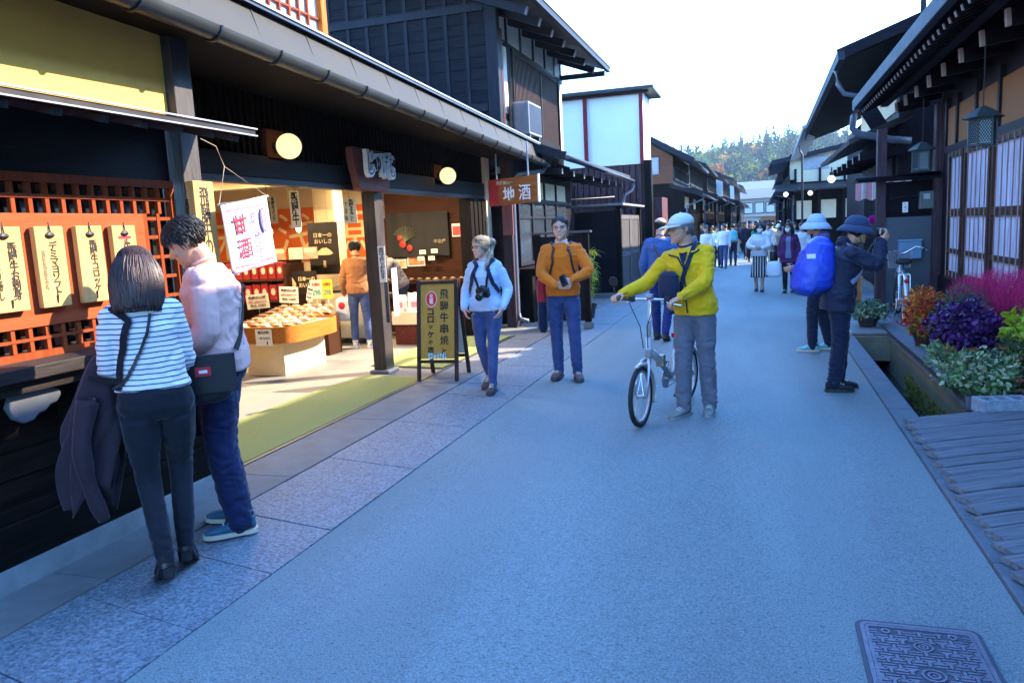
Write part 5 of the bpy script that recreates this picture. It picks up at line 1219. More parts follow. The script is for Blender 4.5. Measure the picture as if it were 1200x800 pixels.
def hand_mb(mb, wrist, d, palm, s=1., side=1, curl=.5, spread=1.):
    """palm, four fingers of unequal length and a thumb; d = finger direction, palm = palm normal"""
    d = V3(d).normalized(); p = V3(palm); p = (p-d*p.dot(d)).normalized(); x = d.cross(p)*side      # x points to the thumb side
    wrist = V3(wrist); rings = []
    for f, w, t in ((-.01, .027, .021), (.02, .032, .019), (.055, .040, .016), (.085, .041, .014), (.097, .036, .011)):
        rings.append(ell_ring(wrist+d*f*s, x, p, w*s, t*s, 14, 2.6))
    mb.loft(rings)
    for i, (off, L, r) in enumerate(((.030, .074, .0088), (.010, .083, .0092), (-.011, .077, .0088), (-.031, .060, .0078))):
        b = wrist+d*(.088*s)+x*(off*s); dd = (d+x*(off*1.6*spread)).normalized(); pts = [b-dd*.012*s, b]; cur = dd; c = curl*(1+.08*i)
        for seg, fr in ((0, .45), (1, .32), (2, .23)):
            cur = (Matrix.Rotation(c*(.75 if seg == 0 else 1.), 3, p.cross(dd)*-1)@cur).normalized() if True else cur
            pts.append(pts[-1]+cur*L*fr*s)
        mb.tube(cr(pts, 2), [r*s*q for q in np.linspace(1.02, .78, len(cr(pts, 2)))], 8)
        mb.sphere(pts[-1], r*s*.8, 8, 6)
    b = wrist+d*.025*s+x*.028*s+p*.006*s
    t1 = b+(d*.5+x*.75+p*.35).normalized()*.042*s; t2 = t1+(d*.85+x*.25+p*.45).normalized()*.034*s; t3 = t2+(d*.9-x*.05+p*.5).normalized()*.026*s
    mb.tube([b, t1, t2, t3], [.014*s, .0115*s, .0105*s, .0085*s], 8); mb.sphere(t3, .0088*s, 8, 6)

def wrinkle(me, amp, freq, seed, aniso=(1, 1, 1), zlim=None, fine=.35):
    a = get_v(me); n = get_n(me); out = np.empty(len(a))
    off = V3((seed*3.7, seed*1.3, seed*2.1)); ax = V3(aniso)
    for i, v in enumerate(a):
        q = V3((v[0]*ax.x, v[1]*ax.y, v[2]*ax.z))*freq+off
        w = mnoise.noise(q*.4)
        b = mnoise.noise(q+V3((w, -w, w))*1.3)
        r1 = 1-abs(b)*2.2
        out[i] = (r1*.6+mnoise.noise(q*2.3)*fine)*(.55+.9*w)
    set_v(me, a+n*(out*amp)[:, None])

def folds(me, P, amp):
    """horizontal creases gathered behind the knees and over the shoes"""
    a = get_v(me); n = get_n(me); J = P.J; out = np.zeros(len(a))
    for k in 'lr':
        for c, r, f in ((J['knee'+k], .13*P.s, 75), (J['ank'+k]+V3((0, 0, .05)), .13*P.s, 95), (J['hip'+k], .10*P.s, 60)):
            d = a-np.array(c); dd = np.sqrt((d**2).sum(1)); w = np.exp(-(dd/r)**2)
            ph = np.array([mnoise.noise(V3((float(q[0])*9, float(q[1])*9, float(q[2])*5))) for q in a[w > .05]])
            tmp = np.zeros(len(a)); tmp[w > .05] = ph
            out += w*np.sin(d[:, 2]*f+tmp*9+d[:, 0]*16)
    set_v(me, a+n*(out*amp*.3)[:, None])
class Fig: pass
def person(label, loc, yaw, H, sex='m', skin='jp', group=None, vox=.006, build=1.0,
           lean=0., side=0., bend=0., twist=0., head=(0, 0, 0), lh=None, rh=None, lhand=None, rhand=None, le=None, re=None,
           lf=(0., .0), rf=(0., .0), lfy=0., rfy=0., lheel=0., rheel=0., drop=-.02, hipshift=0.,
           top=None, topm=None, toplen=0., toploose=1.0, sleeve=1.0, hood=False, collar=None,
           leg='trousers', legm=None, legloose=1.0, shoes=None, shoem=None, solem=None, skirtlen=.5,
           hair=None, hairc='black', mask=False, glasses=False, detail=True, hairN=420):
    """one figure standing at loc, facing +y before yaw; returns it with joint positions in local space"""
    P = Fig(); s = H/1.75; P.s = s
    root = thing('person', label, 'person', loc, R(yaw), group=group); P.root = root
    fem = sex == 'f'; shw = (.160 if fem else .182)*s*build; hpw = (.088 if fem else .085)*s
    # lower body
    hipz = .925*s-drop
    pel = V3((hipshift, 0, hipz+.02*s))
    J = P.J = {}
    feet = {}
    for k, sg, f, fy, hl in (('l', -1, lf, lfy, lheel), ('r', 1, rf, rfy, rheel)):
        hip = pel+V3((sg*hpw, 0, -.03*s)); ank = V3((sg*(.085*s)+f[0], f[1]-.035*s, .085*s+hl))
        kn, ank = ik(hip, ank, (.432)*s, .424*s, V3((sg*.12, 1, 0)))
        J['hip'+k], J['knee'+k], J['ank'+k] = hip, kn, ank; feet[k] = (fy, hl)
    # spine
    up = Matrix.Rotation(R(side), 3, 'Y')@Matrix.Rotation(R(-lean), 3, 'X')@V3((0, 0, 1))
    up2 = Matrix.Rotation(R(side), 3, 'Y')@Matrix.Rotation(R(-lean-bend), 3, 'X')@V3((0, 0, 1))
    waist = pel+up*.13*s; chest = waist+(up+up2).normalized()*.20*s; neckb = chest+up2*.185*s
    J.update(pel=pel, waist=waist, chest=chest, neckb=neckb)
    hx = V3((1, 0, 0)); sx = Matrix.Rotation(R(twist), 3, 'Z')@hx; sx = (sx-up2*sx.dot(up2)).normalized()
    fwd = up2.cross(sx)*1.0; fwd = V3((0, 0, 1)).cross(sx); fwd = (up2.cross(sx)).normalized()
    P.sx, P.fwd, P.up2 = sx, fwd, up2
    for k, sg in (('l', -1), ('r', 1)): J['sh'+k] = neckb+sx*(sg*(shw-.012*s))-up2*.088*s-fwd*.006*s
    UA, FA = .285*s, .25*s
    for k, sg, tgt, el in (('l', -1, lh, le), ('r', 1, rh, re)):
        if tgt is None: tgt = J['sh'+k]+sx*(sg*.07*s)+V3((0, .06*s, -.50*s))
        e, wr = ik(J['sh'+k], V3(tgt), UA, FA, V3(el) if el is not None else V3((sg*.35, -1, -.2)))
        J['el'+k], J['wr'+k] = e, wr
    # head
    hp, hyaw, hr = head; hh = (.222 if not fem else .217)*s*1.07
    neckt = neckb+(up2*.75+V3((0, .25, .55))*.5).normalized()*.046*s
    HR = (Matrix.Rotation(R(hyaw)+0, 4, 'Z')@Matrix.Rotation(R(-hp), 4, 'X')@Matrix.Rotation(R(hr), 4, 'Y')).to_3x3()
    HR = Matrix.Rotation(R(twist*.6), 3, 'Z')@HR
    pivot = neckt+V3((0, 0, .01*s)); M = Matrix.Translation(pivot)@HR.to_4x4()@Matrix.Translation(V3((0, .025*s, -.035*s)))
    P.M, P.hh = M, hh; J['neckt'] = neckt
    Hc = M@V3((0, 0, hh*.5))
    # ---- body: one continuous skin
    b = MB(); k_ = .93 if fem else 1.0
    TOR = [(-.13, .105, .085), (-.06, .158, .112), (.02, .168, .115), (.10, .145, .100), (.18, .138, .096), (.28, .155, .108), (.36, .170, .114), (.42, .172, .100), (.455, .160, .088), (.475, .125, .076), (.49, .092, .066), (.505, .064, .058)]
    if fem: TOR = [(-.12, .105, .070), (-.06, .170, .112), (.02, .172, .118), (.10, .138, .098), (.17, .124, .088), (.27, .138, .108), (.34, .148, .114), (.405, .150, .092), (.445, .140, .080), (.468, .108, .068), (.485, .078, .058), (.505, .054, .050)]
    def spine(z):
        z = z*s
        if z < .13*s: return pel+up*z, lerp(hx, sx, max(0, z/(.5*s))).normalized(), up
        if z < .33*s: f = (z-.13*s)/(.2*s); return waist.lerp(chest, f), hx.lerp(sx, z/(.5*s)).normalized(), up.lerp(up2, f).normalized()
        return chest+up2*(z-.33*s), sx, up2
    def torso(mb, fx, fy, z0=-.13, z1=.51, extra=None, loose=0., e=2.35):
        rings = []
        for z, a, d in TOR:
            if z < z0-.001 or z > z1+.001: continue
            c, x, u = spine(z); y = u.cross(x).normalized()
            rings.append(ell_ring(c+y*(.012*s if .2 < z < .4 and fem else 0), x, y, (a*fx*build+loose)*s, (d*fy*build+loose)*s, 22, e))
        mb.loft(rings); return rings
    torso(b, .92, .92)
    limb(b, [neckb-up2*.05*s, neckb+up2*.02*s, M@V3((0, -.05*hh, .22*hh))], [.066*s*k_, .058*s*k_, .056*s*k_, .058*s*k_])
    head_mb(b, hh, M)
    for k in 'lr':
        limb(b, [J['sh'+k], J['el'+k], J['wr'+k]], [.046*s*k_, .043*s*k_, .038*s*k_, .036*s*k_, .027*s*k_])
        limb(b, [J['hip'+k], J['knee'+k], J['ank'+k]], [.078*s, .072*s, .052*s, .050*s, .048*s, .034*s])
        sg = -1 if k == 'l' else 1
        hd = lhand if k == 'l' else rhand
        d_ = (J['wr'+k]-J['el'+k]).normalized()
        if hd: d_, pn, cl = V3(hd[0]), V3(hd[1]), hd[2]
        else: pn, cl = V3((-sg, .2, 0)), .45
        hand_mb(b, J['wr'+k]+d_.normalized()*.012*s, d_, pn, s*(.93 if fem else 1.0), side=(1 if k == 'r' else -1), curl=cl)
        J['hand'+k] = J['wr'+k]+d_.normalized()*.085*s
        fy, hl = feet[k]
        fd = Matrix.Rotation(R(fy), 3, 'Z')@V3((0, 1, 0)); an = J['ank'+k]
        limb(b, [an, an+fd*.02*s-V3((0, 0, .04*s)), an+fd*.12*s-V3((0, 0, .052*s+hl*.8))], [.030*s, .028*s, .018*s])
    me = remesh(b, vox, 3, .5)
    if detail: set_v(me, face_post(get_v(me), hh, M).astype(np.float32))
    me.materials.clear(); me.materials.append(SKIN[skin])
    P.body = part('body', me, None, root)
    def hpart(name, mb_, m, smooth=True, par=None):
        mb_.v = [tuple(M@(V3(v)*hh)) for v in mb_.v]; return part(name, mb_, m, par or root, smooth=smooth)
    if detail:
        e = MB()
        for s_ in (-1, 1):
            e = MB(); e.sphere((s_*.145, .345, .505), (.058, .03, .026), 12, 8); q = hpart('eye', e, EYEW)
            e = MB(); e.sphere((s_*.145, .368, .505), (.026, .012, .024), 10, 6); e.v = [tuple(M@(V3(v)*hh)) for v in e.v]; part('iris', e, EYED, q, smooth=True)
            e = MB(); e.tube([(s_*.07, .40, .585), (s_*.14, .402, .605), (s_*.225, .365, .585)], [.012, .016, .008], 6); hpart('eyebrow', e, hairmat(hairc if hairc != 'white' else 'grey'))
            e = MB(); e.tube([(s_*.09, .374, .513), (s_*.145, .380, .527), (s_*.205, .350, .513)], [.006, .008, .005], 5); hpart('eyelid', e, EYED)
        e = MB(); e.sphere((0, .405, .205), (.085, .035, .026), 12, 8); hpart('mouth', e, LIPM)
    if mask:
        e = MB(); rings = []
        for t in (.02, .1, .2, .3, .38, .43):
            w, f, bk = head_at(t); bul = .06*math.sin(math.pi*min(1, t/.45))
            rings.append([V3((w*1.05*math.sin(an_), (f+bk)/2+((f-bk)/2*1.05+bul+(.05 if t > .3 else 0))*math.cos(an_)**.8 if math.cos(an_) > 0 else (f+bk)/2, t)) for an_ in [R(-78+156*k/14) for k in range(15)]])
        e.loft(rings, cap=False, closed=False); o = hpart('mask', e, cloth('mask_white', (.75, .75, .78), rough=.8)); mo = o.modifiers.new('t', 'SOLIDIFY'); mo.thickness = .003
    if glasses:
        e = MB()
        for s_ in (-1, 1):
            e.tube([(s_*.15+.095*math.cos(a_), .43, .50+.068*math.sin(a_)) for a_ in [2*math.pi*k/18 for k in range(18)]], .008, 5, closed=True)
            e.tube([(s_*.245, .425, .52), (s_*.32, .3, .53), (s_*.355, .0, .54)], .008, 5)
        e.tube([(-.06, .435, .51), (.06, .435, .51)], .008, 5); hpart('glasses', e, mat('glasses_frame', (.12, .08, .05), rough=.3))
    # ---- clothing
    if top:
        t = MB(); L = toplen; zz0 = -.06-L
        rings = []
        prof = [(zz0, None, None)]+[q for q in TOR if q[0] > zz0+.03]
        lo = .020*toploose
        for z, a, d in prof:
            if a is None: a, d = [(q[1], q[2]) for q in TOR if q[0] >= -.061][0]; a *= 1.0; 
            if z > .5: continue
            c, x, u = spine(z); y = u.cross(x).normalized(); lz = lo*(1 if z < .40 else .45)
            if z < .2: a = max(a, .148*(1 if not fem else .97)); d = max(d, .10)
            rings.append(ell_ring(c+y*(.012*s if .2 < z < .4 and fem else 0), x, y, (a*build+lz)*s, (d*build+lz)*s, 24, 2.4))
        t.loft(rings); P.torso = ([V3(v) for v in t.v], [f for f in t.f if len(f) == 4])
        hemc, hx_, hu = spine(zz0); 
        for k in 'lr':
            A, E, W = J['sh'+k], J['el'+k], J['wr'+k]
            if sleeve < 1: W = E.lerp(W, max(0, sleeve*2-1)) if sleeve > .5 else A.lerp(E, sleeve*2); 
            pts = [A.copy(), E, W] if sleeve > .5 else [A.copy(), W]
            lo2 = .011*toploose
            t.tube([neckb+sx*((-1 if k == 'l' else 1)*.050*s)-up2*.045*s, neckb.lerp(A, .6)-up2*.002*s, A+up2*.004*s], [.036*s, .044*s, .050*s], 12)
            rad = [.050*k_+lo2*.9, .053*k_+lo2, .049*k_+lo2*1.2, .047*k_+lo2*1.3, .041*k_+lo2*1.1, .032*k_+lo2*.8] if sleeve > .5 else [.058*k_+lo2, .054*k_+lo2, .053*k_+lo2*1.3]
            limb(t, pts, [r*s*(.5+.5*build) for r in rad])
        if hood:
            t.sphere(neckb-fwd*.07*s+up2*.005*s, (.10*s, .07*s, .05*s), 14, 8)
        me = remesh(t, max(vox, .007), 7, .5)
        if vox < .015: wrinkle(me, .0145*toploose**.5*s, 10/s, sum(map(ord, label)) % 17, (1, 1, 1.5))
        me.materials.clear(); me.materials.append(topm); P.top = part(top, me, None, root)
        if vox < .015 and top in ('sweater', 'sweatshirt', 'shirt', 'jacket'):
            c, x, u = spine(zz0+.012); y = u.cross(x).normalized(); e = MB(); a, d = [(max(q[1], .148*(.97 if fem else 1)), max(q[2], .10)) for q in TOR if q[0] >= -.061][0]
            for k, sg in (('l', -1), ('r', 1)):
                if sleeve >= 1:
                    wv = (J['el'+k]-J['wr'+k]).normalized(); e = MB(); fx_ = frame_of(wv); rr_ = (.032*k_+.010*toploose)*s*(.5+.5*build)
                    e.tube([J['wr'+k]-wv*.012*s, J['wr'+k]+wv*.045*s], [rr_*1.0, rr_*1.10], 14); part('cuff', e, topm, P.top, smooth=True)
        nk = [neckb+up2*.004*s+(sx*math.cos(a_)*(.060*k_)+fwd*math.sin(a_)*.058*k_)*s+up2*(-.016*math.sin(a_))*s for a_ in [2*math.pi*q/20 for q in range(20)]]
        e = MB(); e.tube(nk, (.017 if hood else .0085)*s, 8, closed=True); part('collar', e, collar or topm, P.top, smooth=True)
    if leg == 'trousers':
        t = MB(); rings = []
        for z, a, d in TOR:
            if z > .13: continue
            c, x, u = spine(z); y = u.cross(x).normalized(); lo = .008*legloose
            rings.append(ell_ring(c-y*.005*s, x, y, (a*build+lo)*s, (d*build+lo)*s, 22, 2.3))
        t.loft(rings)
        for k, sg in (('l', -1), ('r', 1)):
            lo = .012*legloose; h = J['hip'+k]; an = J['ank'+k]+V3((0, 0, -.015*s))
            bs = .5+.5*build
            limb(t, [h+V3((0, -.014*s if fem else 0, .0)), J['knee'+k], an], [((.096 if fem else .084)*bs+lo*.6)*s, ((.089 if fem else .082)*bs+lo*.7)*s, (.062*bs+lo)*s, (.054+lo*1.05)*s, (.050+lo*1.25)*s, (.036+lo*1.5)*s])
        me = remesh(t, max(vox, .007), 10, .5)
        if vox < .015: folds(me, P, .010*legloose**.6*s); wrinkle(me, .0115*legloose**.5*s, 12/s, 3+sum(map(ord, label)) % 13, (1, 1, 1.7))
        me.materials.clear(); me.materials.append(legm); P.leg = part('trousers', me, None, root)
    else:
        t = MB(); rings = []; n = 60; hb_ = .13-skirtlen
        zs = [.12, .05, -.05, -.18, -.32, -.45, -.56]; zs = [z for z in zs if z > .12-skirtlen]+[.12-skirtlen]
        for z in zs:
            f = (.12-z)/max(skirtlen, .01); a = lerp(.135, .215, f**.8); d = lerp(.10, .175, f**.8); ring = []
            for q in range(n):
                an = 2*math.pi*q/n; pl = 1+.055*f*math.sin(an*15)
                ring.append(pel+V3((a*pl*math.cos(an)*s, a*.8*pl*math.sin(an)*s, z*s)))
            rings.append(ring)
        t.loft(rings); P.leg = part('skirt', t, legm, root, smooth=True)
    # shoes
    if shoem:
        for k, sg in (('l', -1), ('r', 1)):
            fy, hl = feet[k]; an = J['ank'+k]; an0 = V3((an.x, an.y, 0))
            pitch = math.atan2(hl, .17*s) if hl > 0 else 0
            Rz = Matrix.Rotation(R(fy), 4, 'Z'); toe = an0+Rz.to_3x3()@V3((0, .12*s, 0))
            Mx = Matrix.Translation(toe)@Rz@Matrix.Rotation(-pitch, 4, 'X')@Matrix.Translation(V3((0, -.12*s, 0)))
            up_ = MB(); rings = []
            heel = shoes == 'heels'
            for y, w, zt, zb in ((-.078, .020, .085, .03), (-.068, .034, .098, .022), (-.04, .040, .105, .02), (0, .042, .098, .02), (.05, .046, .078, .018), (.10, .050, .062, .018), (.145, .046, .052, .018), (.175, .034, .042, .02), (.188, .016, .034, .022)):
                lift = (.055*max(0, (.09-y)/.17) if heel else 0)
                c = V3((0, y*s, ((zt+zb)/2+lift)*s)); rings.append([Mx@p for p in ell_ring(c, V3((1, 0, 0)), V3((0, 0, 1)), w*s, (zt-zb)/2*s, 16, 2.5)])
            up_.loft(rings); up_.tube([Mx@V3((0, -.038*s, .08*s+(.04*s if heel else 0))), Mx@V3((0, -.036*s, .125*s+(.035*s if heel else 0)))], [.046*s, .043*s], 14)
            sh = part('shoe', up_, shoem, root, smooth=True)
            so = MB(); rings = []
            for y, w in ((-.088, .022), (-.075, .037), (-.04, .043), (0, .043), (.05, .047), (.10, .053), (.145, .050), (.178, .038), (.196, .018)):
                lift = (.055*max(0, (.09-y)/.17) if heel else 0)
                rings.append([Mx@V3((x_*s, y*s, (z_+lift)*s)) for x_, z_ in ((-w, .0), (w, .0), (w, .024), (-w, .024))])
            so.loft(rings); part('sole', so, solem or blacktrim, sh, ang=50)
            if heel:
                he = MB(); he.loft([[Mx@V3((x_*s, y_*s, 0)) for x_, y_ in ((-.024, -.080), (.024, -.080), (.024, -.035), (-.024, -.035))], [Mx@V3((x_*s, y_*s, .06*s)) for x_, y_ in ((-.030, -.083), (.030, -.083), (.030, -.025), (-.030, -.025))]]); part('heel', he, shoem, sh, bevel=.006)
            elif vox < .015:
                lc = MB()
                for q in range(4):
                    yy, zz = (.02+.022*q), (.098-.011*q); lc.tube([Mx@V3((-.022*s, yy*s, zz*s)), Mx@V3((0, (yy+.006)*s, (zz+.009)*s)), Mx@V3((.022*s, yy*s, zz*s))], .0035*s, 5)
                part('lace', lc, whitepaint if sum(shoem.node_tree.nodes['Principled BSDF'].inputs[0].default_value[:3]) >= 0 else whitepaint, sh)
    P.spine = spine; P.hairmat = hairmat(hairc)
    if hair: make_hair(P, hair, hairc, vox, hairN)
    return P

def scalp_pt(t, an, k=1.0):
    """point on the skull at height fraction t and angle an from the face (0 = front)"""
    w, f, b = head_at(t); c = (f+b)/2; y = math.cos(an); x = math.sin(an)
    return V3((w*k*math.copysign(abs(x)**.93, x), c+(f-b)/2*k*math.copysign(abs(y)**.93, y), .5+(t-.5)*k))
def make_hair(P, style, hairc, vox, N):
    hh, M = P.hh, P.M; m = P.hairmat; near = vox < .012
    def hairline(an):     # lowest t covered for angle from front
        a = abs(an)/math.pi
        if style in ('short', 'bald', 'cropped', 'capped'): return lerp(.84 if style == 'cropped' else .80, .62, min(1, a/.35)) if a < .35 else (lerp(.50, .24, min(1, (a-.38)/.35)) if a > .38 else .60)
        return lerp(.76, .60, min(1, a/.3)) if a < .3 else lerp(.42, .15, min(1, (a-.3)/.35))
    if style == 'bald': top_t = .74
    # cap
    cap = MB(); n = 32; rows = 9; rings = []
    thick = {'short': 1.075, 'cropped': 1.03, 'bald': 1.03, 'long': 1.045, 'bob': 1.06, 'tied': 1.06, 'wavy': 1.09, 'under': 1.04, 'capped': 1.05}[style]
    for j in range(rows+1):
        ring = []
        for k in range(n):
            an = 2*math.pi*k/n; an = an if an <= math.pi else an-2*math.pi; t0 = hairline(an); t = lerp(t0, .999, (j/rows)**.85)
            th = thick*(1+.012*math.sin(an*9+j)) if j > 0 else 1.0
            if style == 'bald': th = 1.0+(.03 if t < .72 and abs(an) > 1.2 else -.01)
            ring.append(M@(scalp_pt(min(t, .998), an, th)*hh))
        rings.append(ring)
    cap.loft(rings); hb = part('hair', cap, m, P.root, smooth=True); P.hair = hb
    if not near or style in ('under',): N = 0
    rnd = random.Random(len(P.root['label'])); st = MB()
    if style in ('short', 'cropped', 'tied', 'bald', 'capped'):
        for _ in range(N*2):
            an = rnd.uniform(-math.pi, math.pi); t = lerp(hairline(an)+.01, .995, rnd.random()**.7)
            if style == 'bald' and (t > .72 or abs(an) < 1.2): continue
            if style == 'capped' and t > .60: continue
            p = scalp_pt(t, an, thick*.99); nr = (p-V3((0, -.02, .55))).normalized()
            dn = V3((math.sin(an)*.25, -.2 if abs(an) > 1 else .5, -1 if t < .85 else -.15)); 
            if style == 'tied': dn = V3((0, -1, .1))
            dn = (dn-nr*dn.dot(nr)).normalized(); L = {'short': .17, 'cropped': .07, 'tied': .30, 'bald': .06, 'capped': .14}[style]*rnd.uniform(.6, 1.2)
            sd = nr.cross(dn)*rnd.uniform(-.3, .3)*(.4 if style == 'tied' else 1)
            if style == 'tied':
                sgn = 1 if an >= 0 else -1; t_e = .60+rnd.uniform(-.04, .04); a_e = sgn*(math.pi-rnd.uniform(0, .3))
                st.tube(cr([M@(scalp_pt(min(.995, lerp(t, t_e, f)+.10*math.sin(math.pi*f)*(1 if t < .9 else 0)), lerp(an, a_e, f), thick*(1.0+.03*math.sin(math.pi*f)+.015*rnd.random()))*hh) for f in (0, .33, .66, 1)], 2), .011*hh, 4); continue
            pts = [M@((p+(dn+sd)*L*f+nr*((.004 if style == 'tied' else .016)*math.sin(math.pi*f*.8)-(.02*f*f)))*hh) for f in (0, .35, .7, 1)]
            st.tube(pts, [.010*hh, .012*hh, .010*hh, .003*hh], 4)
    elif style in ('long', 'wavy', 'bob'):
        bot = {'long': -.42, 'wavy': -.75, 'bob': .02}[style]
        # fall: shell round back and sides, then strands over it
        sh = MB(); rings = []; lim = R(112)
        for f in [i/8 for i in range(9)]:
            z = lerp(.62, bot+.16, f); ring = []
            for k in range(17):
                an = math.pi+lerp(-lim, lim, k/16); x, y = math.sin(an), math.cos(an)
                rr_ = lerp(.43, .53, f)-.12*max(0, f-.7); ring.append(M@(V3((x*rr_*1.02, -.03+y*rr_*1.15-.05*f, z))*hh))
            for k in range(16, -1, -1):
                an = math.pi+lerp(-lim, lim, k/16); x, y = math.sin(an), math.cos(an)
                rr_ = lerp(.32, .30, f); ring.append(M@(V3((x*rr_, -.03+y*rr_*1.1-.05*f, z))*hh))
            rings.append(ring)
        sh.loft(rings); part('hair_fall', sh, m, hb, smooth=True)
        for _ in range(N):
            an = math.pi+rnd.uniform(-R(130), R(130)); t = lerp(.62, 1.0, rnd.random()**.5)
            a0 = an; p = scalp_pt(min(t, .9995), an if an <= math.pi else an-2*math.pi, thick*1.035)
            Lz = bot+rnd.uniform(-.10, .13)+(.12 if abs(an-math.pi) > R(95) else 0); pts = [p*1.0]
            for f in (.2, .4, .6, .8, 1.0):
                z = lerp(t, Lz, f); x, y = math.sin(an), math.cos(an); q = min(1, (t-z)/.45)
                rr_ = (lerp(.36, .46, q)+.20*max(0, f-.3)-.28*max(0, f-.62))*rnd.uniform(.97, 1.04); an += rnd.uniform(-.03, .03)
                wv = .03*math.sin(z*14+an*3) if style == 'wavy' else 0
                tgt = V3((x*rr_*1.03+wv, -.03+y*rr_*1.16-.04*f, z)); 
                if z > .55: tgt = scalp_pt(min(.99, max(z, .5)), an if an <= math.pi else an-2*math.pi, thick*1.045); 
                pts.append(tgt)
            pts = [M@(q*hh) for q in pts]
            st.tube(cr(pts, 2), list(np.linspace(.012*hh, .015*hh, 8))+[.013*hh, .009*hh, .003*hh], 4)
    if st.v: part('hair_strand', st, m, hb, smooth=True, kind='stuff')

# ---- head wear
def cap_hat(P, m, brim=True):
    M, hh = P.M, P.hh; mb = MB(); rings = []; n = 28
    for t, k in ((.62, 1.08), (.70, 1.105), (.80, 1.115), (.90, 1.11), (.965, 1.10), (1.0, 1.085)):
        rings.append([M@((scalp_pt(min(t, .999), 2*math.pi*q/n if q <= n/2 else 2*math.pi*q/n-2*math.pi, k)+V3((0, 0, .015)))*hh) for q in range(n)])
    mb.loft(rings); c = part('cap', mb, m, P.root, smooth=True)
    mb = MB(); a, b_ = [], []
    for k in range(15):
        an = R(-72+144*k/14); p = scalp_pt(.64, an, 1.085); d = .42*max(0, math.cos(an*1.18))**.7
        a.append(p); b_.append(p+V3((math.sin(an)*.04, d, -.06*math.cos(an)-.03*(1-math.cos(an)))))
    top_ = [[M@(p*hh) for p in r] for r in (a, [x.lerp(y, .5)+V3((0, 0, .025)) for x, y in zip(a, b_)], b_)]
    mb.loft(top_, cap=False, closed=False); o = part('visor', mb, m, c, smooth=True); so = o.modifiers.new('t', 'SOLIDIFY'); so.thickness = .006
    mb = MB(); mb.sphere(M@(V3((0, -.02, 1.06))*hh), .007, 8, 6); part('button', mb, m, c, smooth=True)
    return c
def brim_hat(P, m, brim=.30, droop=.16, h=1.0):
    M, hh = P.M, P.hh; mb = MB(); n = 32
    def ring(t, k, dz=0, out=0): 
        r_ = []
        for q in range(n):
            an = 2*math.pi*q/n; an = an if an <= math.pi else an-2*math.pi
            p = scalp_pt(min(t, .999), an, k)+V3((math.sin(an), math.cos(an), 0))*out+V3((0, 0, dz+.012*math.sin(3*an+1)*(out > 0)))
            r_.append(M@(p*hh))
        return r_
    mb.loft([ring(.62, 1.16), ring(.74, 1.19), ring(.86, 1.20, .02), ring(.945, 1.20, .04*h), ring(.985, 1.10, .065*h), ring(.999, 1.0, .07*h)], cap=True); c = part('hat', mb, m, P.root, smooth=True)
    mb = MB(); mb.loft([ring(.655, 1.17), ring(.64, 1.15, -.10*droop, brim*.3), ring(.63, 1.13, -droop*.5, brim*.7), ring(.62, 1.13, -droop, brim)], cap=False); o = part('brim', mb, m, c, smooth=True); so = o.modifiers.new('t', 'SOLIDIFY'); so.thickness = .004
    mb = MB(); r1 = ring(.67, 1.185); mb.tube(r1, .006, 6, closed=True); part('hat_band', mb, m, c, smooth=True)
    return c
def strap_world(pts, w, m, name, par=None, th=.004, nrm=None, seg=5):
    """flat strap swept through points"""
    mb = MB(); q = cr([V3(p) for p in pts], seg)
    for i in range(len(q)): pass
    rings = []
    for i, p in enumerate(q):
        d = (q[min(i+1, len(q)-1)]-q[max(i-1, 0)]).normalized(); n_ = V3(nrm(p) if callable(nrm) else (nrm or (0, 1, 0))); n_ = (n_-d*n_.dot(d)).normalized(); x = d.cross(n_)
        rings.append([p+x*w/2+n_*th/2, p-x*w/2+n_*th/2, p-x*w/2-n_*th/2, p+x*w/2-n_*th/2])
    mb.loft(rings); return mb
from mathutils.bvhtree import BVHTree
def W(P, v):
    return Matrix.Rotation(P.root.rotation_euler.z, 3, 'Z')@V3(v)+P.root.location
def Wd(P, v): return Matrix.Rotation(P.root.rotation_euler.z, 3, 'Z')@V3(v)
def drape(P, seq, off=.006, n=5):
    """points lying on the figure's top: ('a', angle, height) seen from the side, ('t', right, forward) from above"""
    bv = BVHTree.FromPolygons(*P.torso); off += .009
    s = P.s; out = []; nr = []
    full = []
    for a, b in zip(seq, seq[1:]):
        for k in range(n):
            f = k/n
            if a[0] == b[0]: full.append((a[0], lerp(a[1], b[1], f), lerp(a[2], b[2], f)))
            elif k == 0: full.append(a)
    full.append(seq[-1])
    for kind, p, q in full:
        if kind == 'a':
            c, x, u = P.spine(q); y = u.cross(x); d = (y*math.cos(R(p))+x*math.sin(R(p))).normalized(); o = c+d*.7*s
            h = bv.ray_cast(o, -d)
        else:
            c = P.J['neckb']; d = P.up2; o = c+P.sx*p*s+P.fwd*q*s+d*.6; h = bv.ray_cast(o, -d)
        if h[0] is None: continue
        out.append(h[0]+h[1]*off); nr.append(h[1].copy())
    return out, nr
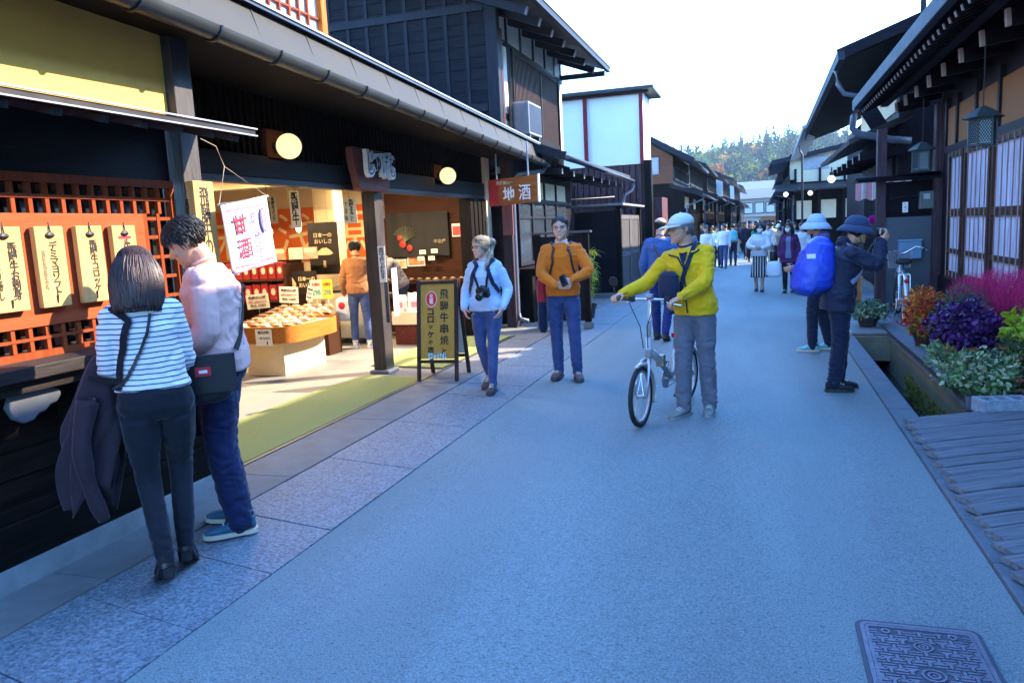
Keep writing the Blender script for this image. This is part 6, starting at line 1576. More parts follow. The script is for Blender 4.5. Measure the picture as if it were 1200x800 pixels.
def strap(P, seq, w, thing_, m, off=.006, name='strap', extra=None, pre=None, seg=3):
    pts, nr = drape(P, seq, off)
    pts = [W(P, p) for p in pts]; nr = [Wd(P, q) for q in nr]
    if pre: pts = [V3(p) for p in pre]+pts; nr = [nr[0]]*len(pre)+nr
    if extra: pts = pts+[V3(p) for p in extra]; nr = nr+[nr[-1]]*len(extra)
    q = cr(pts, seg); qn = cr(nr, seg); mb = MB(); rings = []
    for i, p in enumerate(q):
        d = (q[min(i+1, len(q)-1)]-q[max(i-1, 0)])
        if d.length < 1e-6: continue
        d.normalize(); n_ = qn[min(i, len(qn)-1)]; n_ = (n_-d*n_.dot(d)); n_ = n_.normalized() if n_.length > 1e-4 else frame_of(d)[0]; x = d.cross(n_)
        rings.append([p+x*w/2+n_*.003, p-x*w/2+n_*.003, p-x*w/2-n_*.003, p+x*w/2-n_*.003])
    mb.loft(rings); return part(name, mb, m, thing_, world=True)
def softbag(name, label, cat, loc, rz, size, m, group=None, bulge=.25, taper=.9, seed=1):
    """rounded cloth bag standing on its local origin (bottom)"""
    t = thing(name, label, cat, loc, rz, group=group); w, d, h = size; mb = MB(); rings = []
    for i in range(9):
        f = i/8; k = (1+bulge*math.sin(math.pi*f)*.5)*lerp(1, taper, f); e = (.55 if i in (0, 8) else 1)
        rings.append(ell_ring(V3((0, 0, h*f)), V3((1, 0, 0)), V3((0, 1, 0)), w/2*k*e, d/2*k*e, 22, 3.0))
    mb.loft(rings); me = remesh(mb, max(.006, h*.03), 3, .5); wrinkle(me, .006, 11, seed); me.materials.clear(); me.materials.append(m); part('body', me, None, t); return t

denim = cloth('denim', (.020, .034, .105), scale=7, bump=.35, bscale=320, col2=(.060, .088, .21))
denim_l = cloth('mid_denim', (.026, .048, .15), scale=7, bump=.35, bscale=320, col2=(.075, .115, .27))
navyc = cloth('navy_cloth', (.012, .017, .045)); blackc = cloth('black_cloth', (.009, .009, .012), var=.2); nylon = mat('black_nylon', (.012, .011, .013), rough=.5, var=.2, bump=.15, bscale=120)
blackshoe = mat('black_shoe', (.010, .010, .012), rough=.45, var=.2, spec=.5)
# striped knit for the woman
def striped(name, c1, c2, n, duty, axis=2, rough=.85):
    m = cloth(name, c1, var=.04); t = m.node_tree; b = t.nodes['Principled BSDF']; N = t.nodes.new; L = t.links.new
    tc = N('ShaderNodeTexCoord'); sp = N('ShaderNodeSeparateXYZ'); L(tc.outputs['Object'], sp.inputs[0])
    nz = N('ShaderNodeTexNoise'); nz.inputs['Scale'].default_value = 5; L(tc.outputs['Object'], nz.inputs['Vector'])
    ma = N('ShaderNodeMath'); ma.operation = 'MULTIPLY_ADD'; ma.inputs[1].default_value = .02; L(nz.outputs['Fac'], ma.inputs[0]); L(sp.outputs[axis], ma.inputs[2])
    mu = N('ShaderNodeMath'); mu.operation = 'MULTIPLY'; mu.inputs[1].default_value = n; L(ma.outputs[0], mu.inputs[0])
    fr_ = N('ShaderNodeMath'); fr_.operation = 'FRACT'; L(mu.outputs[0], fr_.inputs[0]); gt = N('ShaderNodeMath'); gt.operation = 'GREATER_THAN'; gt.inputs[1].default_value = 1-duty; L(fr_.outputs[0], gt.inputs[0])
    mx = N('ShaderNodeMix'); mx.data_type = 'RGBA'; src = b.inputs['Base Color'].links[0].from_socket; L(gt.outputs[0], mx.inputs[0]); L(src, mx.inputs[6]); mx.inputs[7].default_value = (*c2, 1); L(mx.outputs[2], b.inputs['Base Color']); return m

# 1 woman in the striped top
p = person('woman with long brown hair seen from behind in a white striped top and black trousers', (-2.74, 2.89, .018), 46, 1.61, 'f', 'jp', vox=.006, side=-3,
           lean=2, head=(12, -10, 0), lh=(-.13, .25, 1.02), rh=(.11, .27, 1.0), lhand=((.5, .6, .35), (.3, -.3, -.9), .5), rhand=((-.6, .6, .2), (-.2, -.2, -1), .5), le=(-.35, -.8, -1), re=(.35, -.8, -1),
           lf=(.035, -.06), rf=(-.02, .10), lheel=.055, rheel=.055, lfy=6, rfy=-8, drop=-.045,
           top='sweater', topm=striped('striped_knit', (.70, .71, .74), (.03, .04, .09), 42, .24), toplen=-.10, toploose=.7, legm=cloth('black_trousers', (.010, .011, .018), var=.25), legloose=.35, shoes='heels', shoem=mat('black_suede', (.012, .009, .011), rough=.8), solem=blackshoe,
           hair='long', hairc='brown', hairN=1900)
PW = p
t = thing('cloth_bag', 'dark plum bag and jacket hanging at the striped woman\'s left side', 'bag', W(p, (-.30, .06, .52)), R(46))
mb = MB(); rings = []; nr_ = 72
for i in range(26):
    f = i/25; z = lerp(.60, -.06, f); w = lerp(.03, .125, min(1, f*2.2)**.7)*(1-.18*max(0, f-.75)/.25); d = lerp(.025, .075, min(1, f*2)**.8); ring = []
    for k in range(nr_):
        th = 2*math.pi*k/nr_; am = .26*min(1, f*1.6); ph = 1.4*math.sin(f*5+.6)
        rr_ = 1+am*(.55*math.sin(5*th+ph)+.35*math.sin(9*th-2*ph+1)+.35*mnoise.noise(V3((math.cos(th)*1.6, math.sin(th)*1.6, f*3))))
        zz = z-(.07*math.sin(2*th+.7)+.03*math.sin(5*th))*max(0, f-.6)/.4
        ring.append(V3((lerp(.09, -.03, f)+w*rr_*math.cos(th), .03-.02*f+d*rr_*math.sin(th), zz)))
    rings.append(ring)
mb.loft(rings); part('body', mb, cloth('plum_cloth', (.030, .017, .024), var=.3, bump=.35, bscale=120), t, smooth=True)
mb = MB(); q = cr([V3((.02, -.06, .42)), V3((-.03, -.10, .22)), V3((-.02, -.09, .02)), V3((.02, -.07, -.16))], 8)
mb.tube(q, [.046+.003*math.sin(i*.7)-.0007*i for i in range(len(q))], 16); part('sleeve', mb, cloth('plum_cloth', (.030, .017, .024)), t, smooth=True)
strap(p, [('a', -58, .20), ('a', -48, .32), ('a', -38, .42), ('t', -.115, .03), ('t', -.12, -.04), ('a', -145, .40), ('a', -128, .25), ('a', -112, .10)], .030, t, blackc, off=.008, extra=[W(p, (-.27, .03, 1.03))])
strap(p, [('t', .06, .04), ('t', .07, -.03), ('a', 160, .42), ('a', 178, .33), ('a', 205, .22), ('a', 235, .10), ('a', 262, .0)], .013, t, nylon, off=.006)

# 2 young man in the pale pink sweatshirt
p = person('young man in profile wearing a pale pink sweatshirt and navy trousers, looking down', (-2.86, 3.52, .018), 118, 1.80, 'm', 'jp', vox=.006,
           lean=1, bend=5, head=(32, 4, 0), lh=(-.17, .24, 1.02), rh=(.06, .27, .98), lhand=((.55, .75, -.1), (.5, -.3, -.8), .7), rhand=((-.4, .8, -.1), (-.4, .2, -.9), .6), le=(-.3, -1, -.8), re=(.3, -1, -.8),
           lf=(-.02, .0), rf=(.02, .05), lfy=10, rfy=-18,
           top='sweatshirt', topm=cloth('pink_fleece', (.68, .42, .37), var=.06, bump=.2, bscale=260), toplen=.01, toploose=1.55, legm=cloth('navy_cotton', (.010, .017, .062), var=.3), legloose=1.9,
           shoes='sneaker', shoem=mat('teal_suede', (.035, .12, .19), rough=.8, var=.3, scale=18), solem=mat('gum_sole', (.60, .52, .40), rough=.7), hair='short', hairc='black', hairN=620)
PM = p
for k in 'lr':   # white letter mark on the side of each shoe
    pass
for sh in [c for c in p.root.children if c.name.startswith('shoe')]:
    vs_ = np.array([v.co[:] for v in sh.data.vertices]); cx = vs_.mean(0)
    letter(sh, 'N', V3(cx)+V3((-.047, -.01, .004)), (0, 1, 0), (.0, 0, 1), .05, whitepaint, fit=(.06, .042), bold=.05, depth=.004) if cx[0] < 0 else letter(sh, 'N', V3(cx)+V3((-.049, -.01, .004)), (0, 1, 0), (0, 0, 1), .05, whitepaint, fit=(.06, .042), bold=.05, depth=.004)
t = softbag('messenger_bag', 'black messenger bag with a red tag at the pink man\'s waist', 'bag', V3((-2.73, 3.20, .82)), R(42), (.27, .12, .22), nylon, seed=4)
mb = MB(); mb.box(-.165, .165, -.088, -.075, .06, .26); part('flap', mb, nylon, t, bevel=.005)
mb = MB(); mb.box(-.03, .045, -.094, -.088, .155, .20); rt = part('tag', mb, mat('red_tag', (.55, .02, .04), rough=.6), t); mb = MB(); mb.box(-.012, .028, -.0955, -.0942, .17, .185); part('mark', mb, whitepaint, rt)
strap(p, [('a', -65, .0), ('a', -60, .12), ('a', -55, .22)], .032, t, nylon, off=.012, pre=[V3((-2.63, 3.26, 1.0))])
strap(p, [('a', 10, .20), ('a', 30, .32), ('t', .09, .05), ('t', .10, -.02), ('a', 150, .36), ('a', 195, .2), ('a', 235, .05)], .03, t, nylon, off=.007, name='shoulder_strap')

# 3 fair-haired woman with the camera
p = person('fair-haired woman with glasses in a light blue sweater and jeans, hands in pockets', (-2.63, 7.28, .018), 182, 1.585, 'f', 'pale', vox=.0065,
           lean=-2, head=(6, -34, 0), lh=(-.205, .10, .86), rh=(.20, .11, .86), lhand=((.35, .45, -.8), (.9, -.3, .2), .35), rhand=((-.35, .45, -.8), (-.9, -.3, .2), .35), le=(-.55, -1, -.3), re=(.55, -1, -.3),
           lf=(.03, .11), rf=(-.01, -.17), rheel=.05, lfy=4, rfy=-6,
           top='sweater', topm=cloth('pale_blue_knit', (.42, .54, .72), var=.06, bump=.2), toplen=.0, toploose=1.0, legm=denim_l, legloose=.35, shoes='sneaker', shoem=mat('grey_brown_shoe', (.05, .035, .045), rough=.7), solem=mat('dark_sole', (.05, .05, .055)), hair='tied', hairc='blond', glasses=True, hairN=420)
PBl = p
mb = MB(); pts = [p.M@(V3(q)*p.hh) for q in ((-.05, -.42, .62), (-.12, -.55, .58), (-.18, -.50, .38), (-.30, -.30, .10), (-.42, .02, -.16), (-.44, .22, -.42), (-.40, .26, -.66))]
q = cr(pts, 5); mb.tube(q, [.030+.005*math.sin(i*.9)+(.010 if i < 8 else 0)-.0006*i for i in range(len(q))], 10); mb.sphere(pts[1], .05, 12, 8); part('ponytail', mb, hairmat('blond'), p.hair, smooth=True)
def camera_thing(label, loc, rz, lens_dir=1, s=1.0, pitch=0):
    t = thing('camera', label, 'camera', loc, rz); cm = mat('camera_black', (.014, .014, .016), rough=.4, var=.2, bump=.1, bscale=300)
    from mathutils import Euler
    Rm = Euler((pitch, 0, 0)).to_matrix().to_4x4()
    mb = MB(); mb.box(-.065*s, .065*s, -.03*s, .03*s, -.045*s, .045*s); mb.xform(Rm); part('body', mb, cm, t, bevel=.008)
    mb = MB(); mb.loft([[(-.03*s, -.028*s, .0455*s), (.03*s, -.028*s, .0455*s), (.03*s, .03*s, .0455*s), (-.03*s, .03*s, .0455*s)], [(-.02*s, -.02*s, .072*s), (.02*s, -.02*s, .072*s), (.02*s, .034*s, .068*s), (-.02*s, .034*s, .068*s)]]); mb.xform(Rm); part('viewfinder', mb, cm, t, bevel=.004)
    mb = MB(); mb.lathe([(.036*s, .031*s), (.038*s, .07*s), (.034*s, .075*s), (.036*s, .08*s), (.036*s, .115*s), (.030*s, .118*s), (.026*s, .108*s)], n=20, axis=(0, 1, 0)); mb.xform(Rm); ln = part('lens', mb, cm, t, ang=40)
    mb = MB(); mb.lathe([(.024*s, .104*s), (.012*s, .109*s), (.001, .110*s)], n=16, axis=(0, 1, 0)); mb.xform(Rm); part('glass', mb, mat('lens_glass', (.02, .02, .05), rough=.03, spec=1.), ln, smooth=True)
    mb = MB(); mb.lathe([(.012*s, .046*s), (.012*s, .058*s)], c=(.045*s, 0, 0), n=12); mb.xform(Rm); part('dial', mb, cm, t)
    mb = MB(); mb.box(-.062*s, -.035*s, .0305*s, .042*s, -.04*s, .03*s); mb.xform(Rm); part('grip', mb, cm, t, bevel=.004)
    return t
cl_ = W(p, (-.05, .24, 1.02)); t = camera_thing('black camera hanging on a neck strap in front of the light blue sweater', cl_, R(175), pitch=-.35)
strap(p, [('a', 14, .16), ('a', 22, .28), ('a', 35, .40), ('t', .085, .02)], .022, t, blackc, off=.008, pre=[cl_+Wd(p, (.06, .0, .03))])
strap(p, [('a', -20, .16), ('a', -24, .28), ('a', -35, .40), ('t', -.085, .02)], .022, t, blackc, off=.008, pre=[cl_+Wd(p, (-.06, .0, .03))])
def backpack(P, label, m, size=(.30, .17, .44), off=.20, z=1.02, seed=2, straps=True, sm=None, pocket=None, front=True):
    loc = W(P, P.J['chest']*0+V3((P.J['chest'].x, P.J['chest'].y-off, z)))
    t = softbag('backpack', label, 'backpack', loc, P.root.rotation_euler.z, size, m, seed=seed, bulge=.3, taper=.72)
    if pocket:
        mb = MB(); mb.box(-size[0]*.3, size[0]*.3, -size[1]/2-.045, -size[1]/2-.0, size[2]*.12, size[2]*.5); part('pocket', mb, pocket, t, bevel=.02)
    if straps:
        for sg in (-1, 1):
            strap(P, [('a', sg*75, .14), ('a', sg*48, .24), ('a', sg*34, .34), ('a', sg*33, .44), ('t', sg*.105, .02), ('t', sg*.105, -.05)], .04, t, sm or m, off=.010)
    return t
backpack(p, 'dark small backpack worn by the woman in the light blue sweater', nylon, (.24, .12, .34), off=.21, z=1.0, sm=navyc)

# 4 man in the orange sweater
p = person('man with cropped hair in an orange sweater and blue jeans holding a small black case', (-1.99, 7.93, .018), 190, 1.74, 'm', 'pale', vox=.0065,
           lean=0, head=(2, -4, 0), lh=(-.115, .235, 1.07), rh=(.055, .255, 1.02), lhand=((.75, .35, -.25), (.2, -.9, .1), .4), rhand=((-.95, .15, -.05), (.1, -1, .2), .35), le=(-1, -.4, -.3), re=(1, -.4, -.3),
           lf=(-.04, .07), rf=(-.0, -.04), lfy=10, rfy=-14,
           top='sweater', topm=cloth('orange_knit', (.70, .15, .008), var=.07, bump=.22), toplen=.0, toploose=.9, legm=denim, legloose=.85, shoes='sneaker', shoem=mat('brown_trail_shoe', (.10, .055, .06), rough=.75, var=.5, scale=30), solem=mat('dark_sole', (.05, .05, .055)), hair='cropped', hairc='dark', collar=cloth('white_collar', (.68, .62, .60)), glasses=True, hairN=500)
PO = p
t = thing('phone_case', 'small black case held in the hands of the man in orange', 'case', W(p, (-.03, .285, 1.075)), R(170)); mb = MB(); mb.box(-.035, .035, -.018, .018, -.06, .06); b_ = part('case', mb, nylon, t, bevel=.008); b_.rotation_euler = (R(25), R(30), 0); mb = MB(); mb.box(-.028, .028, .0185, .020, -.045, .045); part('screen', mb, mat('dark_screen', (.01, .012, .02), rough=.1), b_)
t = thing('wrist_watch', 'dark watch on the left wrist of the man in orange', 'watch', W(p, p.J['wrl']), 0); wv = (p.J['wrl']-p.J['ell']).normalized(); mb = MB()
pt = p.J['wrl']-wv*.002; fx_ = frame_of(wv); mb.tube([W(p, pt-wv*.011), W(p, pt+wv*.011)], .034, 16); part('band', mb, blackc, t, world=True)
t = softbag('shoulder_bag', 'red and navy bag with a jacket slung behind the hip of the man in orange', 'bag', W(p, (.235, -.10, .80)), R(190), (.10, .22, .30), cloth('red_bag_cloth', (.42, .022, .03), var=.2), seed=8)
mb = MB(); rings = []
for z, a, d in ((0, .03, .05), (.05, .05, .08), (.2, .055, .10), (.33, .045, .09), (.38, .02, .05)): rings.append(ell_ring(V3((0, .02, z-.30)), V3((1, 0, 0)), V3((0, 1, 0)), a, d, 16, 2.3))
mb.loft(rings); me = remesh(mb, .008, 3); wrinkle(me, .012, 10, 9); me.materials.clear(); me.materials.append(navyc); part('jacket', me, None, t)
strap(p, [('a', 88, .05), ('a', 52, .18), ('a', 36, .30), ('a', 36, .43), ('t', .10, .02), ('t', .10, -.05)], .022, t, nylon, off=.006, pre=[W(p, (.225, -.05, 1.02))])
strap(p, [('a', -58, .16), ('a', -44, .28), ('a', -36, .43), ('t', -.10, .02), ('t', -.10, -.05)], .022, t, nylon, off=.006, name='second_strap')

# 5 cyclist in yellow
p = person('grey-haired person in a yellow jacket and cap pushing a silver bicycle, looking left', (-.51, 6.50, .012), 160, 1.69, 'm', 'jp', vox=.0065, twist=10, side=7,
           lean=4, head=(4, -44, 0), rh=(.50, .33, 1.04), lh=(-.02, .30, 1.02), rhand=((.2, .9, -.1), (-.3, .1, -1), .9), lhand=((.55, .55, -.3), (.2, .1, -1), .9), re=(.4, -.4, -1), le=(-1, -.5, -.4),
           rf=(-.01, .13), lf=(.0, -.05), rfy=-10, lfy=18, lheel=.0,
           top='jacket', topm=cloth('yellow_fleece', (.66, .385, .006), var=.08, bump=.18), toplen=.015, toploose=1.15, legm=cloth('grey_trousers', (.125, .125, .155), var=.15), legloose=1.35, shoes='sneaker', shoem=mat('olive_grey_shoe', (.17, .19, .17), rough=.75, var=.25), solem=mat('grey_sole', (.22, .23, .22)), hair='capped', hairc='grey', collar=cloth('navy_trim', (.014, .016, .035)), hood=False, glasses=True, hairN=360)
PC_ = p
cap_hat(p, cloth('pale_cap_cloth', (.50, .55, .52), var=.05))
pts, nr = drape(p, [('a', 4, -.05), ('a', 3, .05), ('a', 2, .15), ('a', 1, .28), ('a', 0, .40)], .002)
mb = MB(); mb.tube(cr(pts, 3), .006, 6); part('zip', mb, cloth('navy_trim', (.014, .016, .035)), p.top, smooth=True)
pts, nr = drape(p, [('a', 12, .40), ('a', 2, .33), ('a', -10, .40)], .004); pn, _ = drape(p, [('a', 20, .455), ('a', 0, .45), ('a', -20, .455)], .006)
mb = MB(); mb.add([pts[0], pts[len(pts)//2], pts[-1], pn[-1], pn[len(pn)//2], pn[0]], [(0, 1, 4, 5), (1, 2, 3, 4)]); mb.v = [tuple(v) for v in mb.v]; o = part('inner_shirt', mb, navyc, p.top)
for sg in (-1, 1):
    pts, nr = drape(p, [('a', 2*sg, .34), ('a', 24*sg, .42), ('a', 60*sg, .455)], .004); mb = MB(); mb.tube(cr(pts, 3), .007, 6); part('trim', mb, cloth('navy_trim', (.014, .016, .035)), p.top, smooth=True)
    pts, nr = drape(p, [('a', 95*sg, .40), ('a', 55*sg, .385), ('a', 10*sg, .395)], .003); mb = MB(); mb.tube(cr(pts, 3), .004, 6)
t = softbag('sling_bag', 'dark navy sling bag across the front of the yellow jacket', 'bag', W(p, (.135, .20, .98)), R(162-25), (.20, .09, .24), navyc, seed=6)
strap(p, [('a', 25, .12), ('a', 8, .24), ('a', -12, .35), ('t', -.085, .05), ('t', -.10, -.03), ('a', -150, .40)], .035, t, navyc, off=.008)

# 6 man in blue seen from behind
p = person('man with thinning dark hair in a blue sweater walking away behind the bicycle', (-1.30, 10.72, .008), -4, 1.70, 'm', 'jp', vox=.008,
           lf=(0, .12), rf=(0, -.14), rheel=.06, head=(4, -12, 0), top='sweater', topm=cloth('blue_knit', (.045, .10, .26), var=.08, bump=.2), toploose=1.1, legm=cloth('royal_navy_trousers', (.012, .022, .12)), legloose=.9, shoes='sneaker', shoem=blackshoe, hair='bald', hairc='black', hairN=500)
t = softbag('waist_bag', 'brown bag on the hip of the man in the blue sweater', 'bag', W(p, (.24, .0, .80)), 0, (.10, .22, .2), cloth('brown_leather', (.12, .05, .04), rough=.5), seed=3)
strap(p, [('t', -.09, .03), ('t', -.09, -.04), ('a', 205, .40), ('a', 185, .28), ('a', 160, .16), ('a', 130, .05), ('a', 110, -.02)], .022, t, cloth('brown_leather', (.12, .05, .04)), off=.006)

# 7 photographer in navy
p = person('photographer in navy clothes and a dark sun hat raising a camera to the face', (.69, 7.62, .010), -84, 1.60, 'm', 'jp', vox=.0065,
           lean=7, bend=9, head=(10, 0, 0), lh=(-.07, .345, 1.32), rh=(.085, .335, 1.345), lhand=((.2, .45, .75), (.6, .1, .5), .8), rhand=((-.2, .55, .65), (-.6, -.1, .3), .8), le=(-.35, .2, -1), re=(.35, .2, -1),
           lf=(.0, .05), rf=(.02, -.02), top='jacket', topm=cloth('navy_shell', (.010, .014, .036), rough=.6), toplen=.10, toploose=1.9, legm=cloth('dark_navy_trousers', (.009, .013, .034)), legloose=1.5, shoes='sneaker', shoem=mat('black_trail_shoe', (.012, .013, .02), rough=.7), solem=blackshoe, hair='under', hairc='black', hood=True, build=1.06)
PPh = p
brim_hat(p, cloth('slate_hat', (.025, .045, .10)), brim=.30, droop=.24)
mb = MB(); mb.tube([p.M@(V3(q)*p.hh) for q in ((.30, .06, .62), (.30, .12, .25), (.12, .25, -.02), (-.12, .25, -.02), (-.30, .12, .25), (-.30, .06, .62))], .003, 6); part('chin_cord', mb, blackc, p.root, smooth=True)
cp = p.M@(V3((0, .62, .47))*p.hh); camera_thing('black camera held up to the face by the photographer in navy', W(p, cp), R(-84))
t = pkt = backpack(p, 'royal blue covered backpack on the photographer\'s back', mat('royal_blue_nylon', (.010, .045, .42), rough=.42, var=.15, scale=4, bump=.2, bscale=60, spec=.5), (.34, .30, .50), off=.30, z=.92, seed=12, sm=cloth('lilac_strap', (.25, .25, .42)))
pk = t.children[0]; pk.rotation_euler = (R(-12), 0, 0)
a_ = get_v(pk.data); zf = (a_[:, 2]/.5); a_[:, 1] *= (1.12-.45*np.clip(zf-.45, 0, 1)); a_[:, 0] *= (1.06-.30*np.clip(zf-.5, 0, 1)); a_[:, 2] -= .05*np.exp(-((zf-.1)/.2)**2)*(a_[:, 1] < 0); set_v(pk.data, a_); wrinkle(pk.data, .026, 7.5, 31, (1, 1, 1.8)); wrinkle(pk.data, .010, 16, 5, (1, 1.5, .7))
mb = MB(); mb.box(.10, .165, -.05, .02, .31, .35); part('patch', mb, whitepaint, t)

# 8 walker in the light blue hat
p = person('walker in a light blue bucket hat and purple fleece standing behind the photographer', (.66, 9.86, .010), 84, 1.62, 'f', 'tan', vox=.008,
           head=(-2, 4, 0), lf=(-.02, .08), rf=(0, -.10), rh=(.12, .24, 1.0), lh=(-.1, .26, 1.0), top='jacket', topm=cloth('purple_fleece', (.13, .10, .36), var=.08), toplen=.05, toploose=1.7, legm=cloth('dark_navy_trousers', (.009, .013, .034)), legloose=1.2, shoes='sneaker', shoem=mat('turquoise_shoe', (.10, .38, .42), rough=.6, var=.3, scale=20), solem=mat('pale_sole', (.55, .45, .35)), hair='under', hairc='black', hood=True, build=1.05)
brim_hat(p, cloth('pale_blue_hat', (.34, .46, .64)), brim=.36, droop=.34, h=1.5)

# 9 woman in the striped skirt
p = person('woman with a face mask in white sweater and black and white striped skirt', (.0, 18.0, .012), 178, 1.52, 'f', 'jp', vox=.009,
           head=(6, 6, 0), lf=(.02, .10), rf=(0, -.08), rheel=.03, lh=(-.06, .25, .96), rh=(.10, .25, .98), le=(-1, -.5, -.3), re=(1, -.5, -.3), top='sweater', topm=cloth('white_knit', (.66, .66, .68), var=.05), toploose=1.5, leg='skirt', skirtlen=.72, legm=striped('striped_skirt', (.015, .015, .018), (.55, .52, .48), 18, .38, axis=0), shoes='sneaker', shoem=blackshoe, hair='bob', hairc='black', mask=True, hairN=260)
t = softbag('shoulder_bag', 'black shoulder bag at the side of the woman in the striped skirt', 'bag', W(p, (-.28, .04, .66)), R(178), (.12, .26, .24), nylon, seed=2)
strap(p, [('a', -80, .12), ('a', -62, .28), ('t', -.135, .02), ('t', -.135, -.04)], .02, t, nylon, off=.01, pre=[W(p, (-.27, .04, .9))])
# 10 woman in the purple coat
p = person('long haired woman with a face mask in an open purple coat carrying a bag', (.60, 17.6, .012), 172, 1.50, 'f', 'jp', vox=.009,
           head=(2, -16, 0), lf=(0, -.06), rf=(0, .08), top='jacket', topm=cloth('plum_coat', (.085, .018, .085), var=.12), toplen=.16, toploose=1.7, legm=blackc, legloose=.8, shoes='sneaker', shoem=blackshoe, hair='long', hairc='black', mask=True, hairN=260)
pts, _ = drape(p, [('a', 26, -.10), ('a', 22, .1), ('a', 18, .3), ('a', 26, .43)], .004); pt2, _ = drape(p, [('a', -26, -.10), ('a', -22, .1), ('a', -18, .3), ('a', -26, .43)], .004)
ptm, _ = drape(p, [('a', 0, -.10), ('a', 0, .1), ('a', 0, .3), ('a', 0, .43)], .010)
mb = MB(); mb.loft([[a_, b_, c_] for a_, b_, c_ in zip(pts, ptm, pt2)], cap=False, closed=False); part('grey_top', mb, cloth('grey_blue_top', (.16, .19, .29)), p.top, smooth=True)
t = softbag('plastic_bag', 'white plastic bag in the hand of the woman in the purple coat', 'bag', W(p, (.30, .06, .34)), 0, (.30, .16, .34), mat('white_plastic', (.62, .66, .72), rough=.35, var=.08, spec=.5), seed=7)
mb = MB()
for q in (-.05, .05): mb.tube([W(p, p.J['handr']), W(p, p.J['handr'])+V3((q, 0, -.1)), V3(W(p, (.30, .06, .66)))+V3((q*1.3, 0, 0))], .008, 6)
part('handle', mb, mat('white_plastic', (.62, .66, .72)), t, world=True)
# 11 shopper and clerk inside the shop
p = person('shopper in a tan jacket and jeans beside the cream freezer', (-5.66, 10.13, .008), 24, 1.60, 'm', 'jp', vox=.009, head=(16, 10, 0), lf=(-.02, .04), rf=(.04, -.03), rh=(.20, .20, .90), lh=(-.22, .1, .82), top='jacket', topm=cloth('tan_suede', (.30, .13, .055), var=.12), toplen=.02, toploose=1.2, legm=denim_l, legloose=.9, shoes='sneaker', shoem=mat('white_shoe', (.66, .64, .60), rough=.6), solem=whitepaint, hair='short', hairc='black', hairN=300)
t = softbag('plastic_bag', 'white plastic shopping bag hanging from the shopper\'s left hand', 'bag', W(p, (-.24, .10, .40)), R(20), (.24, .12, .36), mat('white_plastic', (.62, .66, .72)), seed=3)
mb = MB(); mb.tube([W(p, p.J['handl']), W(p, (-.24, .10, .74))], .01, 6); part('handle', mb, mat('white_plastic', (.62, .66, .72)), t, world=True)
mb = MB(); mb.sphere((-.02, -.07, .24), (.05, .012, .05), 10, 6); part('print', mb, redink, t)
p = person('shop clerk in a grey jacket bending over the goods right of the front post', (-5.55, 11.35, .008), 130, 1.56, 'm', 'jp', vox=.011, lean=22, bend=14, head=(28, 0, 0), lh=(-.15, .5, .82), rh=(.15, .5, .82), top='jacket', topm=cloth('grey_check', (.14, .14, .17), var=.3, scale=40), toploose=1.3, legm=navyc, shoes='sneaker', shoem=blackshoe, hair='short', hairc='black', hairN=240)

# crowd down the street
tops = {'white': (.66, .66, .68), 'cream': (.6, .55, .45), 'navy': (.015, .02, .05), 'black': (.012, .012, .014), 'green': (.03, .16, .10), 'red': (.30, .012, .03), 'grey': (.2, .2, .22), 'beige': (.42, .32, .22), 'blue': (.05, .10, .26), 'sky': (.30, .42, .60), 'brown': (.12, .06, .035), 'gold': (.5, .3, .06)}
legs = {'navy': navyc, 'black': blackc, 'denim': denim, 'grey': cloth('grey_slacks', (.10, .10, .12)), 'beige': cloth('beige_slacks', (.35, .28, .2))}
extra = []
rx_ = random.Random(77)
ek = ['grey', 'navy', 'black', 'beige', 'black', 'navy', 'brown', 'blue', 'cream', 'green', 'black', 'grey', 'navy', 'red', 'grey', 'white', 'gold', 'black', 'brown', 'navy', 'white', 'black']
spots_ = [(-1.95, 23.5), (-1.75, 27.5), (-2.0, 29.5), (-1.35, 33.5), (-1.0, 36.0), (-.2, 35.0), (.15, 38.0), (.95, 28.5), (1.05, 31.0), (.55, 37.0), (-1.5, 38.0), (-.55, 45.0), (.0, 47.5), (-1.25, 41.0), (-.1, 32.0), (.45, 41.0), (-.75, 48.0), (.7, 46.0), (-.35, 37.5), (-1.7, 34.5), (-.3, 50.0), (.3, 52.0)]
word_ = ['just past the pale gate doors', 'under the brown clapboard gable', 'by the left eaves behind the students', 'left of the dark suit, half hidden', 'beyond the dark suit', 'behind the black jacket', 'right of the street middle behind the white sweater', 'behind the woman in purple', 'by the right house lamps', 'walking on the right beyond the cream walker', 'at the left row under the second house', 'far down the street middle', 'far off beyond the blue coat', 'far left before the pale roofed houses', 'behind the green coat', 'far right beyond the man in navy', 'far left of the middle', 'far right near the end building', 'far middle between two dark jackets', 'along the left wall behind the golden top', 'at the end of the street, left', 'at the end of the street, right']
for (x_, y_), t_, w_ in zip(spots_, ek, word_):
    aw_ = rx_.random() < .4
    extra.append((x_, y_, rx_.uniform(-12, 12)+(0 if aw_ else 180), rx_.uniform(1.42, 1.54), 'f' if rx_.random() < .45 else 'm', t_, rx_.choice(['navy', 'black', 'denim', 'grey', 'beige']), rx_.choice(['short', 'bob', 'long', 'short']), ('distant ' if y_ > 36 else '')+'person in '+t_+' '+('walking away ' if aw_ else 'walking up ')+w_, ''))
